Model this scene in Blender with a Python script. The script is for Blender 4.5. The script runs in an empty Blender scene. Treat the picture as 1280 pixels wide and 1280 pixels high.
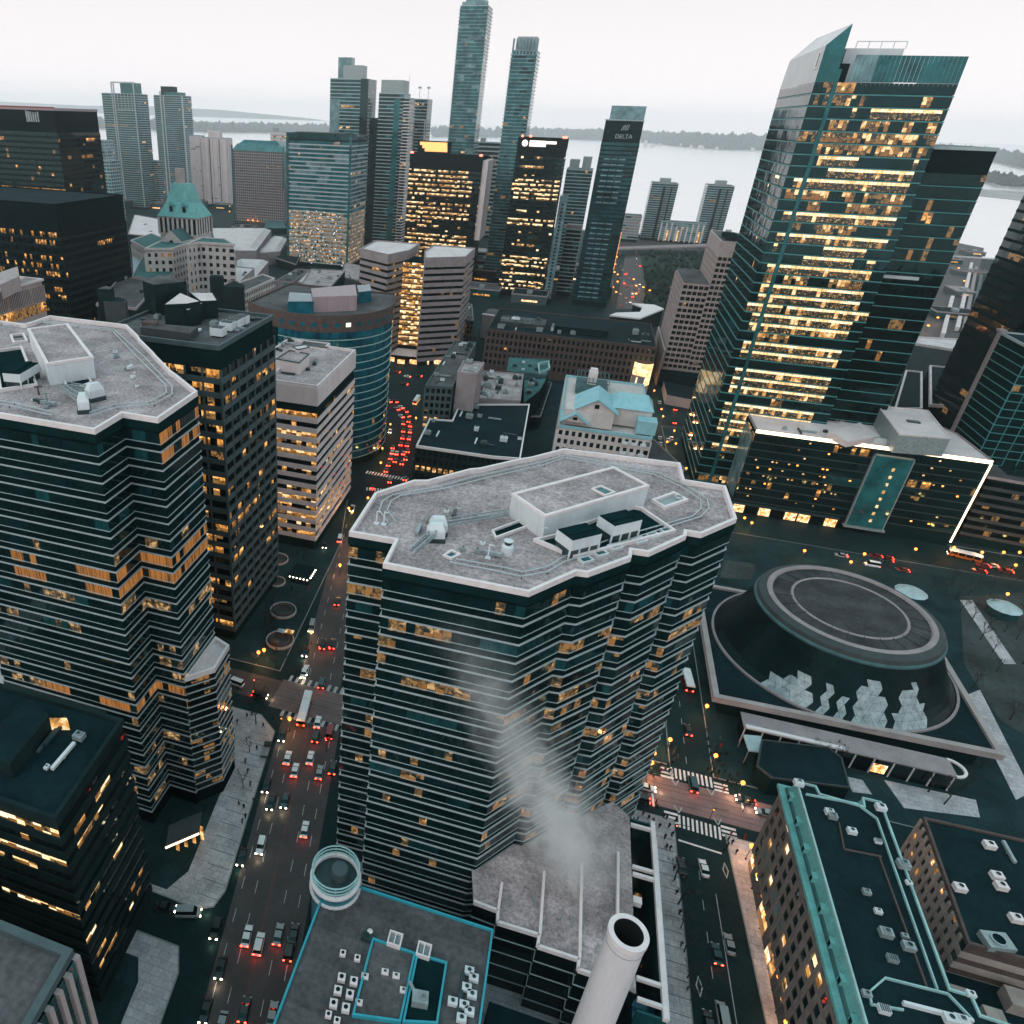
import bpy, bmesh, math, random
from mathutils import Vector, Matrix
R_ = random.Random
C = bpy.context.scene.collection
sc = bpy.context.scene
# ------------------------------------------------------------------ camera
# X runs along the cross street to the right, Y along the avenues away from the viewer, Z up, metres.
EYE = 150.0
PPX, PPY, FPX = 425.0, 640.0, 886.0          # optical centre and focal length of the (cropped) photograph, 1280 px frame
ROT = ((0.95001516, 0.17577575, -0.25801954), (0.3108402, -0.45538056, 0.83427029), (0.0291474, -0.87277227, -0.4872566))
cam = bpy.data.cameras.new('camera'); camo = bpy.data.objects.new('camera', cam); C.objects.link(camo)
cam.sensor_fit = 'HORIZONTAL'; cam.sensor_width = 36.0; cam.lens = FPX / 1280 * 36.0
cam.shift_x = (640 - PPX) / 1280; cam.shift_y = 0.0
cam.clip_start = 1.0; cam.clip_end = 60000.0
m3 = Matrix([[ROT[i][0], -ROT[i][1], -ROT[i][2]] for i in range(3)])
camo.matrix_world = Matrix.Translation((0, 0, EYE)) @ m3.to_4x4()
sc.camera = camo
# ------------------------------------------------------------------ world, sun, exposure
world = bpy.data.worlds.new('World'); sc.world = world; world.use_nodes = True
wt = world.node_tree; wt.nodes.clear()
wo = wt.nodes.new('ShaderNodeOutputWorld'); bg = wt.nodes.new('ShaderNodeBackground')
sky = wt.nodes.new('ShaderNodeTexSky'); sky.sky_type = 'NISHITA'; sky.sun_disc = False
sky.sun_elevation = math.radians(12); sky.sun_rotation = math.radians(215); sky.dust_density = 3.0
tc = wt.nodes.new('ShaderNodeTexCoord'); sp = wt.nodes.new('ShaderNodeSeparateXYZ')
rmp = wt.nodes.new('ShaderNodeValToRGB')
rmp.color_ramp.elements[0].position = 0.0; rmp.color_ramp.elements[0].color = (0.93, 0.865, 0.87, 1)
rmp.color_ramp.elements[1].position = 0.85; rmp.color_ramp.elements[1].color = (0.38, 0.64, 0.71, 1)
e_ = rmp.color_ramp.elements.new(0.12); e_.color = (0.77, 0.735, 0.745, 1)
e_ = rmp.color_ramp.elements.new(0.35); e_.color = (0.76, 0.75, 0.76, 1)
nz = wt.nodes.new('ShaderNodeTexNoise'); nz.inputs['Scale'].default_value = 2.2; nz.inputs['Detail'].default_value = 5
nmx = wt.nodes.new('ShaderNodeMixRGB'); nmx.blend_type = 'SOFT_LIGHT'; nmx.inputs[0].default_value = 0.12
skm = wt.nodes.new('ShaderNodeMixRGB'); skm.blend_type = 'ADD'; skm.inputs[0].default_value = 0.008
wt.links.new(tc.outputs['Generated'], sp.inputs[0]); wt.links.new(sp.outputs['Z'], rmp.inputs[0])
wt.links.new(tc.outputs['Generated'], nz.inputs['Vector'])
wt.links.new(rmp.outputs[0], nmx.inputs[1]); wt.links.new(nz.outputs['Fac'], nmx.inputs[2])
wt.links.new(nmx.outputs[0], skm.inputs[1]); wt.links.new(sky.outputs[0], skm.inputs[2])
wt.links.new(skm.outputs[0], bg.inputs[0]); bg.inputs[1].default_value = 1.0
wt.links.new(bg.outputs[0], wo.inputs[0])
sun = bpy.data.lights.new('sun', 'SUN'); suno = bpy.data.objects.new('sun', sun); C.objects.link(suno)
sun.energy = 0.5; sun.angle = math.radians(40); sun.color = (1, 0.96, 0.92)
suno.rotation_euler = (math.radians(50), 0, math.radians(-35))
sc.view_settings.view_transform = 'Standard'; sc.view_settings.look = 'None'
sc.view_settings.exposure = 0.3; sc.view_settings.gamma = 1.0; sc.view_settings.use_curve_mapping = False
sc.cycles.use_denoising = True; sc.cycles.max_bounces = 6; sc.cycles.volume_bounces = 2
sc.cycles.diffuse_bounces = 2; sc.cycles.glossy_bounces = 3; sc.cycles.transmission_bounces = 3
sc.cycles.sample_clamp_indirect = 3.0; sc.cycles.caustics_reflective = False; sc.cycles.caustics_refractive = False

# ------------------------------------------------------------------ places: a pixel of the 1280 px photograph seen at a known height or wall
def ray(px, py):
    v = (px - PPX, py - PPY, FPX)
    return [sum(ROT[i][k] * v[k] for k in range(3)) for i in range(3)]
def W(px, py, z=0.0):
    d = ray(px, py); t = (z - EYE) / d[2]
    return (d[0] * t, d[1] * t)
def onY(px, py, Y):
    d = ray(px, py); t = Y / d[1]
    return (d[0] * t, EYE + d[2] * t)       # X, Z
def onX(px, py, X):
    d = ray(px, py); t = X / d[0]
    return (d[1] * t, EYE + d[2] * t)       # Y, Z
def WL(pts, z): return [W(x, y, z) for x, y in pts]

# ------------------------------------------------------------------ materials
MAT = {}
def nodes_of(name):
    m = bpy.data.materials.new(name); m.use_nodes = True; MAT[name] = m
    nt = m.node_tree; b = nt.nodes['Principled BSDF']
    return m, nt, b
def mat(name, col, rough=0.8, metal=0.0, spec=0.5, var=0.25, scale=0.3, detail=6, fine=0.0, bump=0.0, stretch=None, ior=1.5):
    """plain surface: base colour broken up by two octaves of noise (dirt and grain)"""
    m, nt, b = nodes_of(name)
    if rough >= 0.85: spec = min(spec, 0.12)
    b.inputs['Roughness'].default_value = rough; b.inputs['Metallic'].default_value = metal
    b.inputs['Specular IOR Level'].default_value = spec; b.inputs['IOR'].default_value = ior
    t = nt.nodes.new('ShaderNodeTexCoord'); src = t.outputs['Object']
    if stretch:
        mp = nt.nodes.new('ShaderNodeMapping'); mp.inputs['Scale'].default_value = stretch
        nt.links.new(src, mp.inputs[0]); src = mp.outputs[0]
    n = nt.nodes.new('ShaderNodeTexNoise'); n.inputs['Scale'].default_value = scale; n.inputs['Detail'].default_value = detail
    n.inputs['Roughness'].default_value = 0.65
    nt.links.new(src, n.inputs['Vector'])
    r = nt.nodes.new('ShaderNodeValToRGB')
    r.color_ramp.elements[0].position = 0.3; r.color_ramp.elements[1].position = 0.7
    r.color_ramp.elements[0].color = tuple(c * (1 - var) for c in col) + (1,)
    r.color_ramp.elements[1].color = tuple(min(1, c * (1 + var)) for c in col) + (1,)
    nt.links.new(n.outputs['Fac'], r.inputs[0]); out = r.outputs[0]
    if fine > 0:
        n2 = nt.nodes.new('ShaderNodeTexNoise'); n2.inputs['Scale'].default_value = scale * 14; n2.inputs['Detail'].default_value = 3
        nt.links.new(src, n2.inputs['Vector'])
        x = nt.nodes.new('ShaderNodeMixRGB'); x.blend_type = 'OVERLAY'; x.inputs[0].default_value = fine
        nt.links.new(out, x.inputs[1]); nt.links.new(n2.outputs['Fac'], x.inputs[2]); out = x.outputs[0]
    nt.links.new(out, b.inputs['Base Color'])
    if bump > 0:
        bp = nt.nodes.new('ShaderNodeBump'); bp.inputs['Strength'].default_value = bump; bp.inputs['Distance'].default_value = 0.1
        nt.links.new(n.outputs['Fac'], bp.inputs['Height']); nt.links.new(bp.outputs[0], b.inputs['Normal'])
    return m
def glow(name, col, strength):
    m, nt, b = nodes_of(name)
    b.inputs['Base Color'].default_value = col + (1,); b.inputs['Emission Color'].default_value = col + (1,)
    b.inputs['Emission Strength'].default_value = strength
    return m
def litmat(name, c0, c1, strength, sx=1.2, sz=1.0, lo=0.35, hi=0.65, c2=None):
    """a lit room behind glass: ceiling lights, blinds and furniture break the light up"""
    m, nt, b = nodes_of(name)
    b.inputs['Base Color'].default_value = (0.01, 0.02, 0.02, 1); b.inputs['Roughness'].default_value = 0.15
    t = nt.nodes.new('ShaderNodeTexCoord'); mp = nt.nodes.new('ShaderNodeMapping')
    mp.inputs['Scale'].default_value = (sx, sx, sz)
    nt.links.new(t.outputs['Object'], mp.inputs[0])
    v = nt.nodes.new('ShaderNodeTexVoronoi'); v.inputs['Scale'].default_value = 1.0
    n = nt.nodes.new('ShaderNodeTexNoise'); n.inputs['Scale'].default_value = 1.3; n.inputs['Detail'].default_value = 4
    nt.links.new(mp.outputs[0], v.inputs['Vector']); nt.links.new(mp.outputs[0], n.inputs['Vector'])
    s = nt.nodes.new('ShaderNodeSeparateColor'); nt.links.new(v.outputs['Color'], s.inputs[0])
    a = nt.nodes.new('ShaderNodeMath'); a.operation = 'MULTIPLY_ADD'; a.inputs[1].default_value = 0.45
    nt.links.new(s.outputs[0], a.inputs[0]); nt.links.new(n.outputs['Fac'], a.inputs[2])
    r = nt.nodes.new('ShaderNodeValToRGB'); r.color_ramp.elements[0].position = lo; r.color_ramp.elements[1].position = hi
    r.color_ramp.elements[0].color = c0 + (1,); r.color_ramp.elements[1].color = c1 + (1,)
    if c2:
        e = r.color_ramp.elements.new(min(1.0, hi + 0.22)); e.color = c2 + (1,)
    nt.links.new(a.outputs[0], r.inputs[0]); nt.links.new(r.outputs[0], b.inputs['Emission Color'])
    b.inputs['Emission Strength'].default_value = strength
    return m
def glass(name, col, rough=0.06, spec=0.42, var=0.5, scale=0.12):
    m = mat(name, col, rough=rough, spec=spec, var=var, scale=scale, detail=3)
    m.node_tree.nodes['Principled BSDF'].inputs['Specular Tint'].default_value = (0.45, 0.95, 1.0, 1)     # coated teal glass
    return m

glass('glass_dark', (0.004, 0.016, 0.018)); glass('glass_black', (0.003, 0.009, 0.010), spec=0.35); glass('skirt_glass', (0.003, 0.012, 0.014), spec=0.12, rough=0.3)
glass('glass_green', (0.008, 0.05, 0.055), var=0.6); glass('glass_teal', (0.006, 0.10, 0.135), var=0.5)
glass('glass_sea', (0.02, 0.12, 0.13), var=0.5); glass('glass_pale', (0.16, 0.26, 0.28), rough=0.12); mat('painted_sky_and_sign', (0.30, 0.37, 0.39), rough=0.16, var=0.45, scale=0.4)  # last one paints a sky reflection on hall panels; signs share it
glass('glass_blind', (0.10, 0.16, 0.17), rough=0.3); glass('glass_blue', (0.01, 0.06, 0.10))
litmat('lit_amber', (0.006, 0.012, 0.011), (0.60, 0.23, 0.035), 1.0, sx=.7, sz=.6, lo=0.45, hi=0.72, c2=(1.0, 0.55, 0.18))
litmat('lit_gold', (0.08, 0.04, 0.012), (0.62, 0.29, 0.07), 1.05, sx=.5, sz=.45, lo=0.40, hi=0.68, c2=(1.0, 0.70, 0.36))
litmat('lit_pale', (0.55, 0.31, 0.12), (1.0, 0.62, 0.27), 1.35, sx=.4, sz=.4, c2=(1.0, 0.82, 0.52))
litmat('lit_dim', (0.004, 0.012, 0.012), (0.30, 0.15, 0.045), 0.8, lo=0.5, hi=0.8)
litmat('lit_blinds', (0.03, 0.015, 0.008), (0.50, 0.19, 0.04), 0.62, sx=3.2, sz=0.15, lo=0.4, hi=0.75)
litmat('lit_low', (0.02, 0.014, 0.008), (0.26, 0.11, 0.025), 0.9, sx=0.9, sz=0.7, lo=0.35, hi=0.75)
litmat('lit_room', (0.004, 0.010, 0.010), (0.15, 0.08, 0.03), 0.75, sx=.8, sz=.9, lo=0.48, hi=0.78, c2=(0.7, 0.42, 0.18))
litmat('lit_speck', (0.003, 0.010, 0.010), (0.06, 0.036, 0.015), 0.9, sx=1.5, sz=1.6, lo=0.60, hi=0.84, c2=(0.6, 0.34, 0.13))
litmat('lit_red', (0.05, 0.01, 0.005), (0.9, 0.16, 0.03), 1.2)
litmat('lit_shop', (0.10, 0.03, 0.01), (1.0, 0.36, 0.07), 1.5, c2=(1.0, 0.8, 0.5))
litmat('painted_sparkle', (0.09, 0.12, 0.12), (0.22, 0.2, 0.17), 1.0, sx=0.22, sz=0.25, lo=0.5, hi=0.84, c2=(1.0, 0.56, 0.26))  # city lights mirrored in glass, painted as emission, no rooms
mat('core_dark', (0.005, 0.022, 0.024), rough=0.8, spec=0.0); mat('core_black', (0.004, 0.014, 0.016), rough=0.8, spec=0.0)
mat('roof_grey', (0.40, 0.335, 0.34), rough=0.95, var=0.38, scale=0.13, fine=0.85, bump=0.1)
mat('roof_stone', (0.105, 0.104, 0.108), rough=0.95, var=0.4, scale=0.08, fine=0.6)
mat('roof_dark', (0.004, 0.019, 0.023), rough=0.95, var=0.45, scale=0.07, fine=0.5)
mat('roof_drum', (0.055, 0.056, 0.06), rough=0.95, var=0.55, scale=0.12, fine=0.6); mat('roof_green', (0.05, 0.13, 0.13), rough=0.9, var=0.4, scale=0.1, fine=0.4)
mat('roof_pale', (0.64, 0.56, 0.56), rough=0.9, var=0.15, scale=0.1, fine=0.3)
mat('coping', (0.76, 0.68, 0.68), rough=0.6, var=0.1, scale=0.6, fine=0.2)
mat('ledge', (0.42, 0.47, 0.49), rough=0.45, var=0.12, scale=0.4); mat('ledge_thin', (0.34, 0.43, 0.445), rough=0.45, var=0.2, scale=0.3)
mat('ledge_teal', (0.05, 0.24, 0.25), rough=0.4, var=0.2, scale=0.3)
mat('white_panel', (0.62, 0.66, 0.68), rough=0.6, var=0.12, scale=0.25, fine=0.2, stretch=(1, 1, 0.2))
mat('grey_metal', (0.30, 0.36, 0.37), rough=0.45, metal=0.3, var=0.25, scale=0.8)
mat('dark_metal', (0.02, 0.045, 0.048), rough=0.45, var=0.4, scale=0.8)
mat('frame_grey', (0.055, 0.088, 0.095), rough=0.7, var=0.2, scale=0.3); mat('frame_dark', (0.035, 0.045, 0.048), rough=0.7, var=0.25, scale=0.3)
mat('concrete_white', (0.68, 0.59, 0.59), rough=0.8, var=0.12, scale=0.2, fine=0.25, stretch=(1, 1, 0.25))
mat('concrete_grey', (0.31, 0.265, 0.27), rough=0.85, var=0.18, scale=0.2, fine=0.3)
mat('concrete_pink', (0.40, 0.34, 0.33), rough=0.85, var=0.15, scale=0.2, fine=0.25)
mat('stone_cream', (0.58, 0.52, 0.50), rough=0.85, var=0.15, scale=0.3, fine=0.3)
mat('stone_beige', (0.36, 0.30, 0.27), rough=0.85, var=0.2, scale=0.35, fine=0.3)
mat('brick_brown', (0.10, 0.075, 0.07), rough=0.9, var=0.25, scale=0.5, fine=0.4)
mat('brick_grey', (0.20, 0.175, 0.16), rough=0.9, var=0.25, scale=0.5, fine=0.4)
mat('stone_dark', (0.012, 0.026, 0.028), rough=0.8, spec=0.03, var=0.3, scale=0.3)
mat('copper', (0.14, 0.40, 0.39), rough=0.6, var=0.25, scale=0.35, fine=0.35, stretch=(1, 1, 0.35)); mat('copper_dark', (0.04, 0.11, 0.115), rough=0.7, var=0.3)
mat('copper_pale', (0.30, 0.50, 0.50), rough=0.7, var=0.2, scale=0.3, fine=0.3); mat('copper_blue', (0.26, 0.50, 0.55), rough=0.6, var=0.15, scale=0.3)
mat('teal_trim', (0.03, 0.33, 0.42), rough=0.5, var=0.15); mat('teal_panel', (0.01, 0.14, 0.19), rough=0.4, var=0.2)
mat('pink_metal', (0.36, 0.27, 0.29), rough=0.6, var=0.15, scale=0.2, stretch=(3, 3, 0.2)); mat('mint_panel', (0.40, 0.50, 0.52), rough=0.5, var=0.2)
mat('asphalt', (0.006, 0.025, 0.028), rough=0.7, var=0.35, scale=0.06, fine=0.5, spec=0.12)
mat('pavement', (0.50, 0.46, 0.475), rough=0.8, var=0.3, scale=0.12, fine=0.45)
def joints(name, w, h, dark=0.55):
    m = MAT[name]; nt = m.node_tree; b = nt.nodes['Principled BSDF']; l = b.inputs['Base Color'].links[0]; src = l.from_socket
    t = nt.nodes.new('ShaderNodeTexCoord'); k = nt.nodes.new('ShaderNodeTexBrick'); k.inputs['Scale'].default_value = 1.0; k.inputs['Brick Width'].default_value = w; k.inputs['Row Height'].default_value = h; k.inputs['Mortar Size'].default_value = 0.05
    k.inputs['Color1'].default_value = (1, 1, 1, 1); k.inputs['Color2'].default_value = (0.8, 0.8, 0.8, 1); k.inputs['Mortar'].default_value = (dark, dark, dark, 1)
    x = nt.nodes.new('ShaderNodeMixRGB'); x.blend_type = 'MULTIPLY'; x.inputs[0].default_value = 1.0
    nt.links.new(t.outputs['Object'], k.inputs['Vector']); nt.links.new(src, x.inputs[1]); nt.links.new(k.outputs['Color'], x.inputs[2]); nt.links.new(x.outputs[0], b.inputs['Base Color'])
joints('pavement', 2.4, 1.6); joints('roof_grey', 9.0, 3.0, 0.8); joints('roof_stone', 8.0, 2.6, 0.75)
mat('plaza', (0.014, 0.04, 0.044), rough=0.85, var=0.4, scale=0.1, fine=0.4); joints('plaza', 3.2, 3.2, 0.6)
mat('pink_paving_and_glow', (0.24, 0.145, 0.14), rough=0.7, var=0.25, scale=0.2, fine=0.4)  # pink tram paving, deepened by painted warm lamp light
mat('junction_pink_glow', (0.15, 0.105, 0.10), rough=0.7, var=0.25, scale=0.2, fine=0.4); mat('road_worn', (0.055, 0.047, 0.047), rough=0.7, var=0.3, scale=0.15, fine=0.4)  # junction pink is street glow painted into the road
mat('paint', (0.85, 0.76, 0.75), rough=0.7, var=0.2, scale=1.2, fine=0.5); mat('paint_grey', (0.42, 0.42, 0.42), rough=0.7, var=0.3, scale=0.8, fine=0.5)
mat('paint_red', (0.16, 0.06, 0.045), rough=0.8, var=0.2)
mat('kerb', (0.22, 0.24, 0.245), rough=0.8, var=0.2)
mat('earth', (0.05, 0.06, 0.06), rough=1.0, var=0.45, scale=0.05, fine=0.5)
mat('grass', (0.022, 0.045, 0.035), rough=1.0, var=0.5, scale=0.08, fine=0.5)
mat('bark', (0.035, 0.032, 0.03), rough=1.0); mat('twig', (0.05, 0.048, 0.045), rough=1.0, var=0.4)
mat('woods', (0.020, 0.035, 0.032), rough=1.0, var=0.4, scale=0.01)
mat('grove_leaf', (0.022, 0.045, 0.04), rough=1.0, var=0.6, scale=0.08); mat('sand', (0.34, 0.31, 0.30), rough=1.0, var=0.3, scale=0.01)
mat('rubber', (0.012, 0.012, 0.012), rough=0.9); mat('steel_dark', (0.03, 0.035, 0.037), rough=0.5, metal=0.4)
mat('water', (0.97, 0.93, 0.935), rough=0.22, metal=0.75, spec=0.8, var=0.05, bump=0.02, scale=0.004, detail=8, stretch=(1, 4, 1))
mat('stack_shell', (0.68, 0.64, 0.66), rough=0.6, var=0.1, scale=0.2, fine=0.2, stretch=(1, 1, 0.15)); mat('soot', (0.012, 0.014, 0.014), rough=1.0)
mat('crown_sky_sheen', (0.46, 0.49, 0.50), rough=0.25, var=0.12, scale=0.08); mat('sign_white', (0.85, 0.84, 0.82), rough=0.5, var=0.05)  # crown tone carries a painted sky reflection
for nm, c in (('car_white', (0.85, 0.82, 0.82)), ('car_silver', (0.30, 0.33, 0.34)), ('car_black', (0.012, 0.018, 0.02)), ('car_teal', (0.02, 0.07, 0.08)), ('car_red', (0.25, 0.012, 0.012)), ('car_orange', (0.5, 0.13, 0.02))):
    mat(nm, c, rough=0.28, spec=0.6, var=0.08, scale=1.0)
glow('head_lamp', (1.0, 0.86, 0.62), 9.0); glow('tail_lamp', (1.0, 0.035, 0.015), 18.0); glow('street_bulb', (1.0, 0.30, 0.05), 3.0)
glow('lamp_white', (1.0, 0.88, 0.70), 7.0); glow('strip_light', (1.0, 0.72, 0.46), 3.2); glow('red_beacon', (1.0, 0.12, 0.08), 5.0)
glow('sign_glow', (1.0, 0.88, 0.78), 0.95); glow('sign_orange', (1.0, 0.38, 0.12), 1.4); glow('green_lamp', (0.1, 0.9, 0.5), 4.0); glow('fluor', (0.9, 0.95, 0.85), 2.0)
for nm, c in (('coat_black', (0.015, 0.018, 0.02)), ('coat_grey', (0.08, 0.085, 0.09)), ('coat_red', (0.2, 0.03, 0.03))):
    mat(nm, c, rough=0.9)

# ------------------------------------------------------------------ mesh helpers
class MB:
    def __init__(s): s.v = []; s.f = []; s.m = []
    def quad(s, a, b, c, d, m=0):
        n = len(s.v); s.v += [a, b, c, d]; s.f.append((n, n + 1, n + 2, n + 3)); s.m.append(m)
    def poly(s, pts, m=0):
        n = len(s.v); s.v += list(pts); s.f.append(tuple(range(n, n + len(pts)))); s.m.append(m)
    def box(s, x0, y0, z0, x1, y1, z1, m=0):
        s.prism([(x0, y0), (x1, y0), (x1, y1), (x0, y1)], z0, z1, m, m)
    def obox(s, cx, cy, z0, z1, lx, ly, ang, m=0):
        c, q = math.cos(ang), math.sin(ang)
        s.prism([(cx + x * c - y * q, cy + x * q + y * c) for x, y in ((-lx / 2, -ly / 2), (lx / 2, -ly / 2), (lx / 2, ly / 2), (-lx / 2, ly / 2))], z0, z1, m, m)
    def prism(s, pg, z0, z1, ms=0, mt=0, bottom=True, pg2=None):
        n = len(s.v); k = len(pg); q = pg2 or pg
        s.v += [(x, y, z0) for x, y in pg] + [(x, y, z1) for x, y in q]
        for i in range(k):
            j = (i + 1) % k; s.f.append((n + i, n + j, n + k + j, n + k + i)); s.m.append(ms)
        s.f.append(tuple(n + k + i for i in range(k))); s.m.append(mt)
        if bottom: s.f.append(tuple(n + i for i in reversed(range(k)))); s.m.append(ms)
    def ring(s, pg, d0, d1, z0, z1, m=0):
        """closed band round a polygon, from offset d0 (inner) to d1 (outer)"""
        a = offset(pg, d0); b = offset(pg, d1); k = len(pg); n = len(s.v)
        s.v += [(x, y, z0) for x, y in b] + [(x, y, z1) for x, y in b] + [(x, y, z1) for x, y in a] + [(x, y, z0) for x, y in a]
        for i in range(k):
            j = (i + 1) % k
            for q0, q1 in ((0, 1), (1, 2), (2, 3), (3, 0)):
                s.f.append((n + q0 * k + i, n + q0 * k + j, n + q1 * k + j, n + q1 * k + i)); s.m.append(m)
    def beam(s, a, b, w, h, m=0):
        """bar of section w x h between two points (its top edge stays level)"""
        a = Vector(a); b = Vector(b); d = (b - a).normalized()
        side = d.cross(Vector((0, 0, 1)));
        if side.length < 1e-4: side = Vector((1, 0, 0))
        side.normalize(); up = side.cross(d)
        n = len(s.v)
        for p in (a, b):
            for u, t in ((-1, -1), (1, -1), (1, 1), (-1, 1)):
                s.v.append(tuple(p + side * (u * w / 2) + up * (t * h / 2)))
        for q in ((0, 1, 5, 4), (1, 2, 6, 5), (2, 3, 7, 6), (3, 0, 4, 7), (3, 2, 1, 0), (4, 5, 6, 7)):
            s.f.append(tuple(n + i for i in q)); s.m.append(m)
    def tube(s, a, b, r0, r1=None, n=8, m=0, cap=True):
        a = Vector(a); b = Vector(b); d = (b - a).normalized(); r1 = r0 if r1 is None else r1
        u = d.orthogonal().normalized(); w = d.cross(u); k = len(s.v)
        for p, r in ((a, r0), (b, r1)):
            for i in range(n):
                t = 2 * math.pi * i / n; s.v.append(tuple(p + u * (r * math.cos(t)) + w * (r * math.sin(t))))
        for i in range(n):
            j = (i + 1) % n; s.f.append((k + i, k + j, k + n + j, k + n + i)); s.m.append(m)
        if cap:
            s.f.append(tuple(k + i for i in reversed(range(n)))); s.m.append(m)
            s.f.append(tuple(k + n + i for i in range(n))); s.m.append(m)
    def lathe(s, cx, cy, prof, n=32, m=0, a0=0.0, a1=2 * math.pi, ms=None):
        full = abs(a1 - a0 - 2 * math.pi) < 1e-6; cols = n if full else n + 1; k = len(s.v)
        for r, z in prof:
            for i in range(cols):
                t = a0 + (a1 - a0) * i / n; s.v.append((cx + r * math.cos(t), cy + r * math.sin(t), z))
        for p in range(len(prof) - 1):
            for i in range(n):
                j = (i + 1) % cols
                s.f.append((k + p * cols + i, k + p * cols + j, k + (p + 1) * cols + j, k + (p + 1) * cols + i)); s.m.append(ms[p] if ms else m)
    def build(s, name, mats, parent=None, smooth=False, kind=None):
        me = bpy.data.meshes.new(name); me.from_pydata([tuple(v) for v in s.v], [], s.f)
        if isinstance(mats, str): mats = [mats]
        for q in mats: me.materials.append(MAT[q])
        me.polygons.foreach_set('material_index', s.m)
        if smooth: me.polygons.foreach_set('use_smooth', [True] * len(s.f))
        me.update()
        return link(name, me, parent, kind)
def link(name, me, parent=None, kind=None):
    o = bpy.data.objects.new(name, me); C.objects.link(o)
    if parent is not None:
        o.parent = parent; o.matrix_parent_inverse = Matrix.Translation(-parent['_base']) if parent.get('_base') else Matrix.Identity(4)
    if kind: o['kind'] = kind
    return o
def area(pg): return sum(pg[i][0] * pg[(i + 1) % len(pg)][1] - pg[(i + 1) % len(pg)][0] * pg[i][1] for i in range(len(pg))) / 2
def ccw(pg): return list(pg) if area(pg) > 0 else list(reversed(pg))
def offset(pg, d):
    """grow (d>0) a counter-clockwise polygon with mitred corners"""
    out = []; k = len(pg)
    for i in range(k):
        p0, p1, p2 = pg[i - 1], pg[i], pg[(i + 1) % k]
        ax, ay = p1[0] - p0[0], p1[1] - p0[1]; bx, by = p2[0] - p1[0], p2[1] - p1[1]
        la = math.hypot(ax, ay) or 1; lb = math.hypot(bx, by) or 1
        n1 = (ay / la, -ax / la); n2 = (by / lb, -bx / lb)
        q = 1 + n1[0] * n2[0] + n1[1] * n2[1]
        q = max(q, 0.35)
        out.append((p1[0] + d * (n1[0] + n2[0]) / q, p1[1] + d * (n1[1] + n2[1]) / q))
    return out
def rect(x0, y0, x1, y1): return [(x0, y0), (x1, y0), (x1, y1), (x0, y1)]
def arc(cx, cy, r, a0, a1, n): return [(cx + r * math.cos(a0 + (a1 - a0) * i / n), cy + r * math.sin(a0 + (a1 - a0) * i / n)) for i in range(n + 1)]
def thing(name, label, cat, loc=(0, 0, 0), group=None):
    o = bpy.data.objects.new(name, None); C.objects.link(o); o.location = loc
    o['label'] = label; o['category'] = cat
    if group: o['group'] = group
    o.empty_display_size = 0.5
    return o
BASE = {}
def root(name, label, cat, pg, z0=0.0, group=None):
    cx = sum(p[0] for p in pg) / len(pg); cy = sum(p[1] for p in pg) / len(pg)
    o = thing(name, label, cat, (cx, cy, z0), group); BASE[o.name] = Vector((cx, cy, z0)); return o
def child(mb, name, mats, r, smooth=False, kind=None, label=None):
    o = mb.build(name, mats, None, smooth, kind); o.parent = r
    if r.name in BASE: o.matrix_parent_inverse = Matrix.Translation(-BASE[r.name])
    if label: o['label'] = label
    return o
def copy_thing(r, loc, rotz, label=None, group=None):
    c = r.copy(); C.objects.link(c); c.location = loc; c.rotation_euler = (0, 0, rotz)
    if label: c['label'] = label
    if group: c['group'] = group
    for ch in list(r.children):
        k = ch.copy(); C.objects.link(k); k.parent = c
        for g in ch.children:
            q = g.copy(); C.objects.link(q); q.parent = k
    return c
def structure(mb, name, mats, smooth=False): return mb.build(name, mats, None, smooth, 'structure')
def tag(o, label, cat, group=None, kind=None):
    o['label'] = label; o['category'] = cat
    if group: o['group'] = group
    if kind: o['kind'] = kind
    return o

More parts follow.
